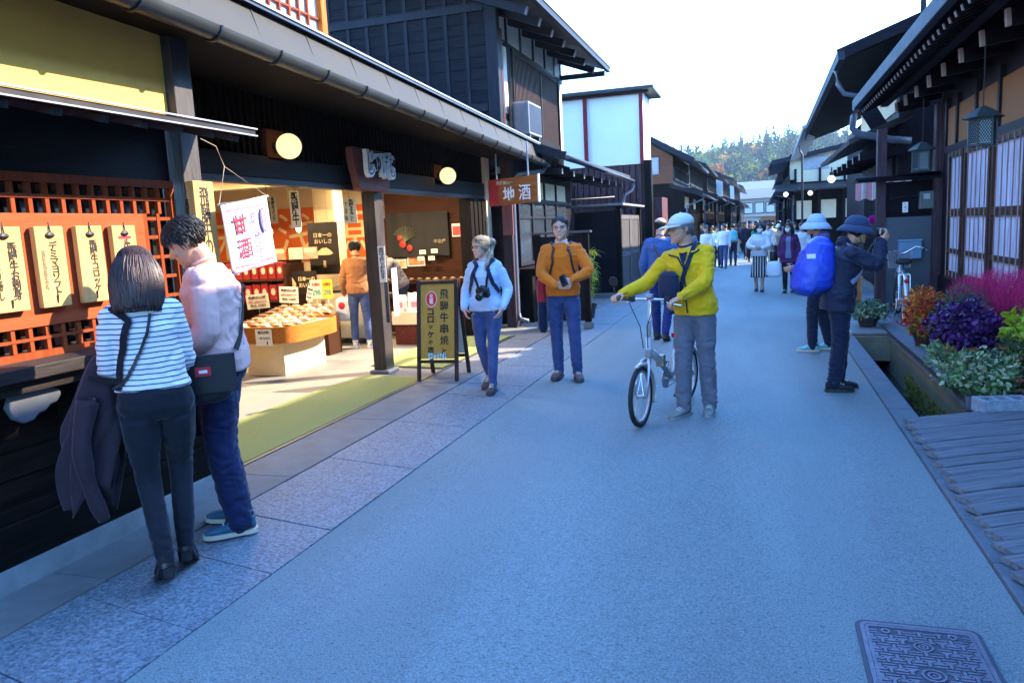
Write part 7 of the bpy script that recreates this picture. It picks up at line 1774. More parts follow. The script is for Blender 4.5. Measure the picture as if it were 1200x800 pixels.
crowd = [  # x, y, yaw, H, sex, top, legs, hair, label, extras
    (-.90, 28.6, 6, 1.47, 'm', 'red', 'navy', 'short', 'person in a dark red jacket with a turquoise backpack walking away', 'pack'),
    (-1.62, 25.5, 172, 1.44, 'm', 'white', 'denim', 'short', 'student in a white shirt walking up the street nearest the cyclist', ''),
    (-1.42, 28.0, 185, 1.42, 'm', 'white', 'navy', 'short', 'student in a white shirt with a dark cap of hair, second behind the cyclist', ''),
    (-1.15, 27.0, 178, 1.5, 'm', 'white', 'denim', 'short', 'tall student in a white shirt beside the red jacket', ''),
    (-1.75, 31.0, 180, 1.45, 'f', 'gold', 'black', 'bob', 'person in golden yellow behind the white shirted students', ''),
    (-.52, 33.0, 170, 1.52, 'm', 'navy', 'navy', 'short', 'man in a dark suit in the middle of the street', ''),
    (-.28, 30.5, 188, 1.5, 'm', 'black', 'black', 'short', 'man in a black jacket left of the green coat', ''),
    (-.10, 27.5, 168, 1.46, 'f', 'green', 'navy', 'long', 'person in a green coat just behind the white sweater', ''),
    (.25, 26.5, 182, 1.46, 'f', 'white', 'beige', 'bob', 'person in white behind the striped skirt woman\'s shoulder', ''),
    (.42, 30.0, 10, 1.45, 'm', 'cream', 'grey', 'short', 'person in cream walking away near the plastic bag', ''),
    (.58, 26.0, 175, 1.42, 'f', 'beige', 'black', 'bob', 'person in beige left of the woman in purple, under the white cap', 'cap'),
    (.98, 24.5, 190, 1.46, 'f', 'sky', 'denim', 'long', 'person in pale blue behind the woman in the purple coat', ''),
    (1.0, 20.5, 176, 1.46, 'm', 'white', 'grey', 'short', 'person in a white shirt at the right edge by the bucket hat', ''),
    (.75, 33.0, 0, 1.5, 'm', 'navy', 'black', 'short', 'man in navy walking away on the right of the street', ''),
    (-.75, 40.0, 180, 1.5, 'm', 'grey', 'black', 'short', 'distant man in grey left of the street middle', ''),
    (-.25, 42.0, 0, 1.5, 'f', 'black', 'denim', 'long', 'distant woman in black walking away', ''),
    (.25, 44.0, 180, 1.5, 'm', 'blue', 'navy', 'short', 'distant man in blue coming up the street', ''),
    (-1.1, 46.0, 180, 1.5, 'f', 'brown', 'black', 'bob', 'distant woman in brown at the left eaves', ''),
    (.0, 55.0, 180, 1.5, 'm', 'white', 'navy', 'short', 'farthest person in white in the street middle', ''),
    (-.6, 58.0, 0, 1.5, 'm', 'black', 'black', 'short', 'farthest man in black left of the street middle', ''),
    (.45, 60.0, 180, 1.5, 'f', 'red', 'navy', 'bob', 'farthest person in red right of the street middle', ''),
]
for x, y, yaw, H, sex, tp, lg_, hr_, lab, ex in crowd+extra:
    st_ = rp.uniform(.06, .19); sw_ = rp.uniform(-.16, .16); sc_ = H/1.75; bent = rp.random() < .3
    p = person(lab, (x, y, .008), yaw, H, sex, 'jp', group='people walking down the far street', vox=.016 if y < 35 else .022, head=(rp.uniform(-2, 12), rp.uniform(-25, 25), 0), lf=(0, st_), rf=(0, -st_), rheel=.04, lh=(-.25*sc_, .02+sw_, .80*sc_), rh=((.06*sc_, .28, 1.0*sc_) if bent else (.25*sc_, .02-sw_, .80*sc_)), lean=rp.uniform(0, 4), top='jacket' if tp in ('navy', 'black', 'green', 'red') else 'shirt', topm=cloth('crowd_'+tp, tops[tp]), toploose=rp.uniform(1., 1.5), legm=legs[lg_], legloose=1.1, shoes='sneaker', shoem=whitepaint if rp.random() < .4 else blackshoe, hair=hr_, hairc='black', detail=False, hairN=0)
    if ex == 'pack': backpack(p, 'turquoise backpack on the dark red jacket', mat('turquoise_nylon', (.10, .42, .46), rough=.6, var=.1), (.30, .17, .42), off=.22, z=.84, straps=False, pocket=mat('turquoise_pocket', (.16, .50, .54), rough=.6))
    if ex == 'cap': cap_hat(p, whitepaint)
# ------------------------------------------------------------------ bicycles
chrome = mat('bright_steel', (.62, .63, .65), rough=.22, metal=.95, var=.06, spec=.6)
alu = mat('satin_alloy', (.48, .49, .52), rough=.38, metal=.85, var=.08)
silverp = mat('silver_paint', (.50, .50, .50), rough=.32, metal=.5, var=.06, coat=.4)
rubber = mat('tyre_rubber', (.013, .013, .014), rough=.7, var=.2, bump=.3, bscale=200)
def wheel(parent, y, r, tw, steer=0., x=0, nsp=24):
    Rm = Matrix.Translation(V3((x, y, r)))@Matrix.Rotation(steer, 4, 'Z')
    def put(name, mb, m, par, **k):
        mb.xform(Rm); return part(name, mb, m, par, **k)
    mb = MB(); mb.tube([(0, (r-tw*.5)*math.cos(a), (r-tw*.5)*math.sin(a)) for a in [2*math.pi*k/40 for k in range(40)]], tw*.5, 10, closed=True); w = put('wheel', mb, rubber, parent, smooth=True)
    mb = MB(); mb.tube([(0, (r-tw*1.15)*math.cos(a), (r-tw*1.15)*math.sin(a)) for a in [2*math.pi*k/40 for k in range(40)]], tw*.33, 8, closed=True); put('rim', mb, alu, w, smooth=True)
    mb = MB(); mb.lathe([(.006, -.05), (.022, -.032), (.014, -.025), (.014, .025), (.022, .032), (.006, .05)], axis=(1, 0, 0), n=14); put('hub', mb, alu, w, ang=40)
    mb = MB()
    for k in range(nsp):
        a = 2*math.pi*k/nsp; s_ = 1 if k % 2 else -1; o = .6*(1 if k % 4 < 2 else -1)
        mb.tube([(s_*.028, .02*math.cos(a+o), .02*math.sin(a+o)), (0, (r-tw*1.3)*math.cos(a), (r-tw*1.3)*math.sin(a))], .0014, 4)
    put('spokes', mb, chrome, w); return w
def bike_bits(t, cx, cz, mpd=True, ang=.6):
    mb = MB(); mb.lathe([(.085, -.004), (.085, .004)], c=(.05, cx, cz), axis=(1, 0, 0), n=28); mb.lathe([(.02, -.06), (.02, .06)], c=(0, cx, cz), axis=(1, 0, 0), n=12); c = part('crank', mb, alu, t, ang=40)
    for s_ in (-1, 1):
        e = V3((s_*.075, cx+s_*.165*math.cos(ang), cz+s_*.165*math.sin(ang))); mb = MB(); mb.beam((s_*.07, cx, cz), e, .014, .024); part('crank_arm', mb, alu, c, bevel=.003)
        mb = MB(); mb.box(e.x+s_*.01-(.0 if s_ > 0 else .09), e.x+s_*.01+(.09 if s_ > 0 else 0), e.y-.04, e.y+.04, e.z-.012, e.z+.012); part('pedal', mb, rubber if mpd else alu, c, bevel=.004)
        mb = MB(); mb.box(e.x+s_*.03-.02, e.x+s_*.03+.02, e.y-.0435, e.y-.0405, e.z-.008, e.z+.008); part('pedal_reflector', mb, mat('amber_reflector', (.75, .28, .02), rough=.2), c)
t = thing('bicycle', 'silver small-wheeled folding bicycle pushed by the person in yellow', 'bicycle', (-.63, 7.02, .010), R(164))
r = .247; wb = 1.02; fy = wb
wheel(t, 0, r, .038); wheel(t, fy, r, .038, steer=R(4))
mb = MB(); mb.tube([(0, .40, .30), (0, .70, .52), (0, .84, .60)], [.030, .032, .030], 12); mb.tube([(0, .38, .27), (0, .33, .40), (0, .29, .52)], .020, 12); mb.tube([(0, .86, .50), (0, .835, .70)], .026, 14)
for s_ in (-1, 1): mb.tube([(s_*.03, .38, .29), (s_*.062, .16, .26), (s_*.062, 0, r)], .011, 8); mb.tube([(s_*.02, .31, .46), (s_*.058, .12, .36), (s_*.062, 0, r)], .009, 8)
fr_ = part('frame', mb, silverp, t, smooth=True)
mb = MB(); mb.box(-.035, .035, .57, .63, .42, .52); part('hinge', mb, mat('gold_hinge', (.36, .30, .20), rough=.35, metal=.7), fr_, bevel=.008)
mb = MB(); mb.tube([(0, .29, .50), (0, .225, .82)], .017, 12); part('seat_post', mb, chrome, t, smooth=True)
mb = MB(); rings = []
for y, w, z0, z1 in ((.08, .045, .82, .865), (.10, .075, .815, .885), (.17, .08, .815, .88), (.24, .05, .82, .875), (.33, .022, .83, .87), (.37, .014, .835, .862)): rings.append(ell_ring(V3((0, y, (z0+z1)/2)), V3((1, 0, 0)), V3((0, 0, 1)), w, (z1-z0)/2, 16, 2.4))
mb.loft(rings); part('saddle', mb, rubber, t, smooth=True)
mb = MB()
for s_ in (-1, 1): mb.tube([(s_*.052, fy, r), (s_*.05, fy-.06, .46), (s_*.03, fy-.115, .52), (0, .862, .53)], [.010, .013, .015, .02], 8)
part('fork', mb, alu, t, smooth=True)
st = MB(); st.tube([(0, .84, .68), (0, .80, .97), (0, .805, 1.0)], [.018, .016, .016], 12); part('stem', st, silverp, t, smooth=True)
bar = MB(); bar.tube([(-.29, .765, 1.0), (-.12, .80, 1.005), (.12, .80, 1.005), (.29, .765, 1.0)], .012, 10); bp = part('handlebar', bar, chrome, t, smooth=True)
for s_ in (-1, 1):
    mb = MB(); mb.tube([(s_*.30, .763, 1.0), (s_*.19, .785, 1.003)], .0165, 12); part('grip', mb, mat('brown_grip', (.20, .085, .055), rough=.6), bp, smooth=True)
    mb = MB(); mb.tube([(s_*.15, .80, 1.0), (s_*.17, .845, .985), (s_*.27, .83, .965), (s_*.30, .82, .96)], .006, 6); part('brake_lever', mb, chrome, bp, smooth=True)
    mb = MB(); mb.tube([(s_*.16, .84, .985), (s_*.10, .95, .97), (s_*.03, .93, .80), (s_*.02, .90, .62)], .004, 6); part('brake_cable', mb, rubber, bp, smooth=True)
    mb = MB(); mb.box(s_*.155-.022, s_*.155+.022, .775, .83, .985, 1.03); part('shifter', mb, rubber, bp, bevel=.006)
mb = MB(); mb.box(-.03, .03, .785, .83, 1.018, 1.05); part('computer', mb, whitetrim, bp, bevel=.006)
mb = MB(); mb.tube([(.30, .765, 1.0), (.325, .77, 1.05), (.33, .775, 1.10)], .006, 6); mi_ = part('mirror_arm', mb, rubber, bp, smooth=True); mb = MB(); mb.lathe([(.005, -.01), (.04, -.006), (.042, .004), (.002, .006)], c=(.335, .77, 1.15), axis=(0, -1, .2), n=18); part('mirror', mb, rubber, mi_, ang=40)
bike_bits(t, .385, .275, ang=2.4)
mb = MB(); mb.tube([(.05, .385, .36), (.045, 0, r+.035)], .005, 6); mb.tube([(.05, .385, .19), (.045, 0, r-.035)], .005, 6); part('chain', mb, rubber, t)
mb = MB(); mb.lathe([(.045, -.01), (.045, .01)], c=(.045, 0, r), axis=(1, 0, 0), n=18); part('sprocket', mb, alu, t)
for cy, a0, a1 in ((fy, -.4, 1.9), (0, .4, 3.1)):
    mb = MB(); ring = []
    for k in range(15):
        a = lerp(a0, a1, k/14); c = V3((0, cy-math.cos(a)*(r+.022) if cy else -math.cos(a)*(r+.022)*-1*-1, r+math.sin(a)*(r+.022))); n_ = V3((0, -math.cos(a), math.sin(a)))
        ring.append([c+V3((-.024, 0, 0))-n_*.012, c+n_*.004, c+V3((.024, 0, 0))-n_*.012])
    mb.loft(ring, cap=False, closed=False); o = part('mudguard', mb, silverp, t, smooth=True); so = o.modifiers.new('t', 'SOLIDIFY'); so.thickness = .002
mb = MB(); mb.tube([(-.03, .34, .26), (-.12, .30, .02)], .008, 8); part('kickstand', mb, alu, t, smooth=True)
mb = MB(); mb.box(-.03, .03, .27, .29, .62, .66); part('reflector', mb, mat('red_reflector', (.6, .01, .01), rough=.15), t, bevel=.004)
mb = MB(); mb.box(-.05, .05, .07, .20, .60, .80); part('saddle_bag', mb, rubber, t, bevel=.02)

t = thing('bicycle', 'parked silver city bicycle with wire basket in front of the slate panel', 'bicycle', (1.90, 11.72, .092), R(-5))
r = .325; wb = 1.06
wheel(t, 0, r, .036, nsp=32); wheel(t, wb, r, .036, steer=R(-14), nsp=32)
mb = MB(); mb.tube([(0, .46, .29), (0, .66, .36), (0, .84, .60), (0, .875, .74)], .019, 12); mb.tube([(0, .45, .28), (0, .36, .55), (0, .30, .70)], .016, 12)
for s_ in (-1, 1): mb.tube([(s_*.03, .45, .28), (s_*.06, .2, .31), (s_*.065, 0, r)], .010, 8); mb.tube([(s_*.02, .35, .58), (s_*.055, .1, .40), (s_*.065, 0, r)], .008, 8)
part('frame', mb, silverp, t, smooth=True)
mb = MB(); mb.tube([(0, .30, .68), (0, .275, .80)], .013, 10); part('seat_post', mb, chrome, t, smooth=True)
mb = MB(); rings = []
for y, w, z0, z1 in ((.12, .06, .80, .86), (.14, .105, .79, .885), (.22, .11, .79, .88), (.30, .065, .80, .87), (.39, .028, .81, .865), (.43, .016, .82, .855)): rings.append(ell_ring(V3((0, y, (z0+z1)/2)), V3((1, 0, 0)), V3((0, 0, 1)), w, (z1-z0)/2, 18, 2.4))
mb.loft(rings); part('saddle', mb, rubber, t, smooth=True)
mb = MB()
for s_ in (-1, 1): mb.tube([(s_*.055, wb, r), (s_*.05, wb-.10, .62), (s_*.02, .885, .70)], .011, 8)
part('fork', mb, chrome, t, smooth=True)
mb = MB(); mb.tube([(-.28, .58, .985), (-.27, .70, 1.0), (-.20, .84, 1.01), (-.07, .855, .93), (0, .86, .915), (.07, .855, .93), (.20, .84, 1.01), (.27, .70, 1.0), (.28, .58, .985)], .011, 10); mb.tube([(0, .875, .72), (0, .86, .92)], .013, 10); hb = part('handlebar', mb, chrome, t, smooth=True)
for s_ in (-1, 1):
    mb = MB(); mb.tube([(s_*.281, .57, .984), (s_*.272, .68, .998)], .0165, 12); part('grip', mb, rubber, hb, smooth=True); mb = MB(); mb.tube([(s_*.25, .78, 1.0), (s_*.31, .76, .985), (s_*.32, .64, .96)], .006, 6); part('brake_lever', mb, chrome, hb, smooth=True)
mb = MB()
def brect(k): return [V3((sx_*lerp(.14, .17, k), sy_, lerp(.70, .94, k))) for sx_, sy_ in ((-1, .92), (1, .92), (1, .92+lerp(.20, .27, k)), (-1, .92+lerp(.20, .27, k)))]
for k in [i/7 for i in range(8)]:
    q = brect(k); mb.tube(q, .004 if k < 1 else .007, 5, closed=True)
for i in range(4):
    for j in range(9):
        a, b = brect(0), brect(1); p0 = a[i].lerp(a[(i+1) % 4], j/9); p1 = b[i].lerp(b[(i+1) % 4], j/9); mb.tube([p0, p1], .003, 4)
a = brect(0)
for j in range(1, 7): mb.tube([a[0].lerp(a[1], j/7), a[3].lerp(a[2], j/7)], .003, 4)
part('basket', mb, mat('wire_basket', (.30, .31, .34), rough=.4, metal=.6), t)
for cy, a0, a1 in ((0, .1, 2.9),):
    mb = MB(); ring = []
    for k in range(17):
        a = lerp(-.35, 2.7, k/16); c = V3((0, -math.cos(a)*(r+.03), r+math.sin(a)*(r+.03))); n_ = V3((0, -math.cos(a), math.sin(a)))
        ring.append([c+V3((-.03, 0, 0))-n_*.014, c+V3((-.016, 0, 0)), c+V3((.016, 0, 0)), c+V3((.03, 0, 0))-n_*.014])
    mb.loft(ring, cap=False, closed=False); o = part('mudguard', mb, mat('pale_mudguard', (.60, .61, .62), rough=.28, metal=.5), t, smooth=True); so = o.modifiers.new('t', 'SOLIDIFY'); so.thickness = .002
mb = MB(); ring = []
for k in range(12):
    a = lerp(.3, 2.4, k/11); c = V3((0, wb-math.cos(a)*(r+.03), r+math.sin(a)*(r+.03))); n_ = V3((0, -math.cos(a), math.sin(a))); ring.append([c+V3((-.03, 0, 0))-n_*.014, c, c+V3((.03, 0, 0))-n_*.014])
mb.loft(ring, cap=False, closed=False); o = part('mudguard', mb, mat('pale_mudguard', (.60, .61, .62)), t, smooth=True); so = o.modifiers.new('t', 'SOLIDIFY'); so.thickness = .002
mb = MB(); mb.box(-.07, .07, .05, .36, .655, .67); 
for s_ in (-1, 1): mb.tube([(s_*.07, .06, .66), (s_*.07, 0, r)], .006, 6); mb.tube([(s_*.07, .30, .66), (s_*.07, 0, r)], .006, 6)
part('carrier', mb, chrome, t)
mb = MB(); mb.lathe([(.03, -.006), (.03, .01), (.02, .014)], c=(.0, -.285, .60), axis=(0, -1, 0), n=16); part('reflector', mb, mat('red_reflector', (.6, .01, .01)), t)
mb = MB(); mb.box(-.035, .035, -.368, -.364, .30, .36); part('registration_sticker', mb, whitepaint, t)
bike_bits(t, .46, .28, ang=.3)
mb = MB(); mb.box(.055, .075, -.05, .55, .23, .36); part('chain_case', mb, rubber, t, bevel=.01)
mb = MB(); mb.tube([(-.09, -.0, r), (-.12, -.03, .02), (.12, -.03, .02), (.09, 0, r)], .009, 8); part('kickstand', mb, chrome, t, smooth=True)

# ------------------------------------------------------------------ drain covers, planks, block, manhole
greyw = wood('weathered_planks', (.085, .095, .11), 'x', rough=.75, var=.55, bump=.6, scale=5, col2=(.20, .21, .225))
t = thing('plank_bridge', 'weathered grey plank bridge laid over the drain at the right edge', 'plank bridge', (1.6, 5.0, .0), R(0))
mb = MB(); rr = random.Random(4); y = 3.0
ca, sa = math.cos(R(27)), math.sin(R(27))
while y < 6.25:
    w = rr.uniform(.135, .165); x0 = 1.10+rr.uniform(-.015, .015); z = .062+rr.uniform(-.006, .006); L = 1.6
    def P_(d, o): return (x0+d*ca-o*sa, y+d*sa+o*ca)
    n = 8; rings = []
    for i in range(n+1):
        d = L*i/n; dz = rr.uniform(-.003, .003) if 0 < i < n else -.006; h_ = .034
        rings.append([(*P_(d, .004), z-h_), (*P_(d, .002), z-.006+dz), (*P_(d, .012), z+dz), (*P_(d, w*.5), z+.003+dz), (*P_(d, w-.016), z+dz), (*P_(d, w-.006), z-.006+dz), (*P_(d, w-.008), z-h_)])
    mb.loft(rings); y += w/ca+.004
t.rotation_euler = (0, 0, R(27)); part('deck', mb, greyw, t, world=True, ang=50)
for x in (1.11, 1.70):
    mb = MB(); mb.box(x-.03, x+.03, 3.2, 6.3, .0245 if x < 1.3 else .0305, .026 if x < 1.3 else .034); part('bearer', mb, greyw, t, world=True)
t = thing('drain_cover', 'grey board covering the far end of the drain under the potted plant', 'drain cover', (1.41, 11.9, .03))
mb = MB(); mb.box(1.17, 1.66, 11.0, 12.85, .03, .062); part('board', mb, mat('cover_board', (.15, .165, .18), rough=.6, var=.25), t, world=True, bevel=.004)
mb = MB(); mb.box(1.145, 1.168, 11.0, 12.85, .026, .068); part('edge_strip', mb, whitetrim, t, world=True)
t = thing('concrete_block', 'hollow grey concrete block lying beside the variegated plant', 'concrete block', (1.80, 6.72, .032), R(14))
blk = mat('block_concrete', (.24, .28, .33), rough=.85, var=.25, scale=20, bump=.7, bscale=130)
xs = [-.19, -.165, -.075, -.045, .045, .075, .165, .19]; mb = MB(); d = .095; h = .115
mb.box(-.19, .19, -d, -d+.03, 0, h); mb.box(-.19, .19, d-.03, d, 0, h)
for a, b in ((-.19, -.155), (-.075, -.04), (.04, .075), (.155, .19)): mb.box(a, b, -d+.0301, d-.0301, 0, h-.001)
part('block', mb, blk, t, bevel=.005)
t = thing('manhole_cover', 'cast iron manhole cover with basket weave pattern set in the road', 'manhole cover', (.575, 2.79, .012))
iron = mat('cast_iron', (.13, .125, .165), rough=.5, metal=.35, var=.3, scale=14, bump=.35, bscale=160, spec=.5); irond = mat('cast_iron_recess', (.045, .05, .07), rough=.7, var=.3, scale=20)
def rrect(w, h, r_, n=6):
    out = []
    for cx, cy, a0 in ((w-r_, h-r_, 0), (-w+r_, h-r_, 90), (-w+r_, -h+r_, 180), (w-r_, -h+r_, 270)):
        for k in range(n+1): a = R(a0+90*k/n); out.append((cx+r_*math.cos(a), cy+r_*math.sin(a)))
    return out
w, h = .205, .345
mb = MB(); o1, i1 = rrect(w, h, .035), rrect(w-.016, h-.016, .024); mb.loft([[(x, y, .0) for x, y in o1], [(x, y, .006) for x, y in o1], [(x, y, .006) for x, y in i1], [(x, y, -.002) for x, y in i1]], cap=False); part('frame', mb, iron, t)
mb = MB(); o2 = rrect(w-.018, h-.018, .022); mb.loft([[(x, y, -.01) for x, y in o2], [(x, y, .001) for x, y in o2]]); part('plate', mb, irond, t)
mb = MB(); o3 = rrect(w-.03, h-.03, .016); mb.loft([[(x, y, .001) for x, y in o2], [(x, y, .005) for x, y in o2], [(x, y, .005) for x, y in o3], [(x, y, .001) for x, y in o3]], cap=False); part('inner_rim', mb, iron, t)
mb = MB(); cs_ = .0345
def blocked(x, y): return any((x-cx)**2+(y-cy)**2 < rr_**2 for cx, cy, rr_ in ((0, .19, .044), (-.115, .285, .026), (.115, .285, .026), (0, .0, .05)))
for i in range(-5, 6):
    for j in range(-9, 10):
        x, y = i*cs_*.98, j*cs_
        if abs(x) > w-.034 or abs(y) > h-.036 or blocked(x, y): continue
        if (i+j) % 2:
            for dy in (-.0085, .0085): mb.box(x-.0225, x+.0225, y+dy-.0042, y+dy+.0042, .001, .0055)
        else: mb.box(x-.0055, x+.0055, y-.0125, y+.0125, .001, .0058); mb.box(x-.0125, x+.0125, y-.0215, y-.0135, .001, .0052) if j % 2 else mb.box(x-.0125, x+.0125, y+.0135, y+.0215, .001, .0052)
part('pattern', mb, iron, t)
for cy, rs in ((.19, (.034, .027, .018, .012)), (0, (.040, .032, .022, .014))):
    for a, b in ((rs[0], rs[1]), (rs[2], rs[3])):
        mb = MB(); ring = lambda q, z: [(q*math.cos(2*math.pi*k/28), cy+q*math.sin(2*math.pi*k/28), z) for k in range(28)]
        mb.loft([ring(a, .001), ring(a, .0055), ring(b, .0055), ring(b, .001)], cap=False); part('ring', mb, iron, t)
    mb = MB(); mb.lathe([(.006, .001), (.006, .0055)], c=(0, cy, 0), n=12); part('stud', mb, iron, t)
for x in (-.115, .115):
    mb = MB(); ring = lambda q, z: [(x+q*math.cos(2*math.pi*k/20), .285+q*1.1*math.sin(2*math.pi*k/20), z) for k in range(20)]; mb.loft([ring(.017, .001), ring(.017, .0055), ring(.009, .0055), ring(.009, .001)], cap=False); part('key_ring', mb, iron, t)
    mb = MB(); mb.lathe([(.0088, .0011), (.0088, .0016)], c=(x, .285, 0), n=14); part('key_hole', mb, blacktrim, t)
mb = MB(); o4 = rrect(w+.016, h+.016, .045); mb.loft([[(x, y, .0) for x, y in o4], [(x, y, .003) for x, y in o4], [(x, y, .003) for x, y in rrect(w+.001, h+.001, .036)]], cap=False); part('mortar_edge', mb, irond, t)

# ------------------------------------------------------------------ plants
rl = random.Random(31)
def leaf(mb, p, d, nrm, L, w, fold=.25, mi=0, curl=.3):
    d = V3(d).normalized(); n_ = V3(nrm); n_ = (n_-d*n_.dot(d)); n_ = n_.normalized() if n_.length > 1e-4 else frame_of(d)[1]; x = d.cross(n_); p = V3(p)
    a = p+d*L*.35+x*w*.5+n_*fold*w*.5; b = p+d*L*.35-x*w*.5+n_*fold*w*.5; c = p+d*L*.75+x*w*.36+n_*(fold*w*.4-curl*L*.15); e = p+d*L*.75-x*w*.36+n_*(fold*w*.4-curl*L*.15); m1 = p+d*L*.4; m2 = p+d*L*.78-n_*curl*L*.15; tip = p+d*L-n_*curl*L*.35
    mb.add([p, a, m1, b, c, m2, e, tip], [(0, 1, 2), (0, 2, 3), (1, 4, 5, 2), (3, 2, 5, 6), (4, 7, 5), (5, 7, 6)], mi)
def rdir(up=.3):
    v = V3((rl.gauss(0, 1), rl.gauss(0, 1), rl.gauss(up, .8))); return v.normalized()
def bush(mb, c, r, n, L, w, up=.3, mi=0, shell=.55, lump=.25, seed=0, fold=.25, curl=.3):
    """leaves through an uneven ellipsoid volume, denser near its skin"""
    c = V3(c); r = V3((r, r, r)) if not isinstance(r, (tuple, list)) else V3(r)
    for _ in range(n):
        d = V3((rl.gauss(0, 1), rl.gauss(0, 1), rl.gauss(.15, 1))).normalized(); q = (shell+(1-shell)*rl.random())*(1+lump*mnoise.noise(d*2.3+V3((seed, 0, 0)))*2)
        p = c+V3((d.x*r.x, d.y*r.y, d.z*r.z))*q; dd = (d*.8+rdir(up)).normalized(); s_ = rl.uniform(.65, 1.25)
        leaf(mb, p, dd, (d+V3((0, 0, .6))+rdir(0)*.4), L*s_, w*s_, fold, mi, curl)
def stems(base, tips, r=.006):
    mb = MB()
    for t_ in tips:
        b = V3(base)+V3((rl.uniform(-.03, .03), rl.uniform(-.03, .03), 0)); t_ = V3(t_); mb.tube([b, b.lerp(t_, .5)+V3((0, 0, (t_-b).length*.08)), t_], [r, r*.8, r*.5], 5)
    return mb
def pot(t, r, h, m, name='pot', z=0):
    mb = MB(); mb.lathe([(r*.70, 0), (r*.92, h*.80), (r*1.02, h*.80), (r*1.05, h), (r*.93, h), (r*.88, h*.86)], c=(0, 0, z), n=28, cap=False); mb.lathe([(r*.70, 0), (.001, .001)], c=(0, 0, z), n=28); part(name, mb, m, t, ang=35)
    mb = MB(); mb.lathe([(r*.89, h*.85), (r*.4, h*.89), (.001, h*.9)], c=(0, 0, z), n=20, cap=False); part('soil', mb, earth, t)
terracotta = mat('terracotta', (.40, .13, .055), rough=.75, var=.25, scale=7, bump=.2); darkpot = mat('dark_pot', (.03, .022, .024), rough=.5, var=.3)
stemm = mat('plant_stem', (.09, .08, .03), rough=.7, var=.3)
def plant(label, loc, group='potted and planted greenery on the right ledge'): return thing('plant', label, 'plant', loc, group=group)
LZ = .095
t = plant('variegated trailing plant in a dark bowl on the drain cover', (1.43, 11.6, .064)); pot(t, .15, .13, darkpot)
mb = MB(); bush(mb, (0, 0, .22), (.26, .26, .13), 760, .050, .029, mi=0, seed=1); bush(mb, (0, 0, .20), (.29, .27, .11), 420, .048, .028, seed=2, mi=1); part('foliage', mb, [leafmat('sage_leaf', (.09, .17, .09)), leafmat('pale_sage_leaf', (.30, .38, .24))], t); part('stem', stems((0, 0, .1), [(rl.uniform(-.15, .15), rl.uniform(-.15, .15), .25) for _ in range(9)]), stemm, t)
t = plant('red and gold leaved bush beside the parked bicycle wheel', (1.80, 9.72, LZ)); pot(t, .14, .16, darkpot)
mb = MB(); bush(mb, (.0, 0, .33), (.24, .28, .28), 900, .065, .020, seed=3, mi=0); bush(mb, (-.02, 0, .44), (.20, .25, .20), 560, .065, .020, seed=4, mi=1); bush(mb, (.02, -.05, .24), (.22, .25, .2), 520, .062, .022, seed=5, mi=2); part('foliage', mb, [leafmat('scarlet_leaf', (.50, .025, .012)), leafmat('orange_leaf', (.55, .17, .01)), leafmat('olive_leaf', (.24, .26, .02))], t); part('stem', stems((0, 0, .1), [(rl.uniform(-.18, .18), rl.uniform(-.2, .2), rl.uniform(.3, .55)) for _ in range(14)]), stemm, t)
t = plant('feathery grey green bush behind the purple plant', (2.12, 9.35, LZ)); pot(t, .15, .15, darkpot)
mb = MB(); bush(mb, (0, 0, .36), (.30, .33, .30), 1900, .07, .010, up=.6, seed=6, mi=0); bush(mb, (-.15, -.15, .25), (.24, .26, .22), 700, .06, .010, up=.6, seed=7, mi=1); part('foliage', mb, [leafmat('grey_green_leaf', (.055, .13, .07)), leafmat('fresh_green_leaf', (.10, .20, .05))], t); part('stem', stems((0, 0, .1), [(rl.uniform(-.2, .2), rl.uniform(-.2, .2), rl.uniform(.3, .6)) for _ in range(16)]), stemm, t)
t = plant('deep purple leaved plant in a terracotta pot on the ledge', (1.90, 8.45, LZ)); pot(t, .17, .20, terracotta)
mb = MB(); bush(mb, (.02, .02, .36), (.30, .30, .25), 1700, .056, .037, seed=8, shell=.6); part('foliage', mb, leafmat('deep_purple_leaf', (.060, .012, .105), .55, rough=.4, tr=.2), t); part('stem', stems((0, 0, .17), [(rl.uniform(-.2, .2), rl.uniform(-.2, .2), rl.uniform(.25, .5)) for _ in range(14)]), mat('purple_stem', (.06, .02, .06)), t)
t = plant('small pale leaved sprig in front of the terracotta pot', (1.66, 8.25, LZ)); mb = MB(); bush(mb, (0, 0, .12), (.11, .11, .12), 150, .06, .03, seed=9, up=.8); part('foliage', mb, leafmat('pale_green_leaf', (.20, .30, .12)), t); part('stem', stems((0, 0, 0), [(rl.uniform(-.06, .06), rl.uniform(-.06, .06), .15) for _ in range(6)]), stemm, t)
t = plant('cream edged variegated shrub spreading over the ledge corner', (1.76, 7.25, .06))
mb = MB(); bush(mb, (0, 0, .17), (.30, .36, .17), 1000, .052, .031, seed=10, mi=0); bush(mb, (0, 0, .18), (.31, .37, .18), 760, .052, .030, seed=11, mi=1); part('foliage', mb, [leafmat('ivy_green_leaf', (.10, .19, .06)), leafmat('cream_edged_leaf', (.38, .42, .24))], t); part('stem', stems((0, 0, 0), [(rl.uniform(-.25, .25), rl.uniform(-.3, .3), rl.uniform(.1, .3)) for _ in range(16)]), stemm, t)
t = plant('marigold plant with bright orange flowers right of the variegated shrub', (2.06, 7.42, .03)); mb = MB(); bush(mb, (0, 0, .25), (.18, .24, .24), 650, .055, .016, seed=12); part('foliage', mb, leafmat('dark_leaf', (.035, .075, .03)), t); part('stem', stems((0, 0, 0), [(rl.uniform(-.12, .12), rl.uniform(-.15, .15), rl.uniform(.2, .45)) for _ in range(12)]), stemm, t)
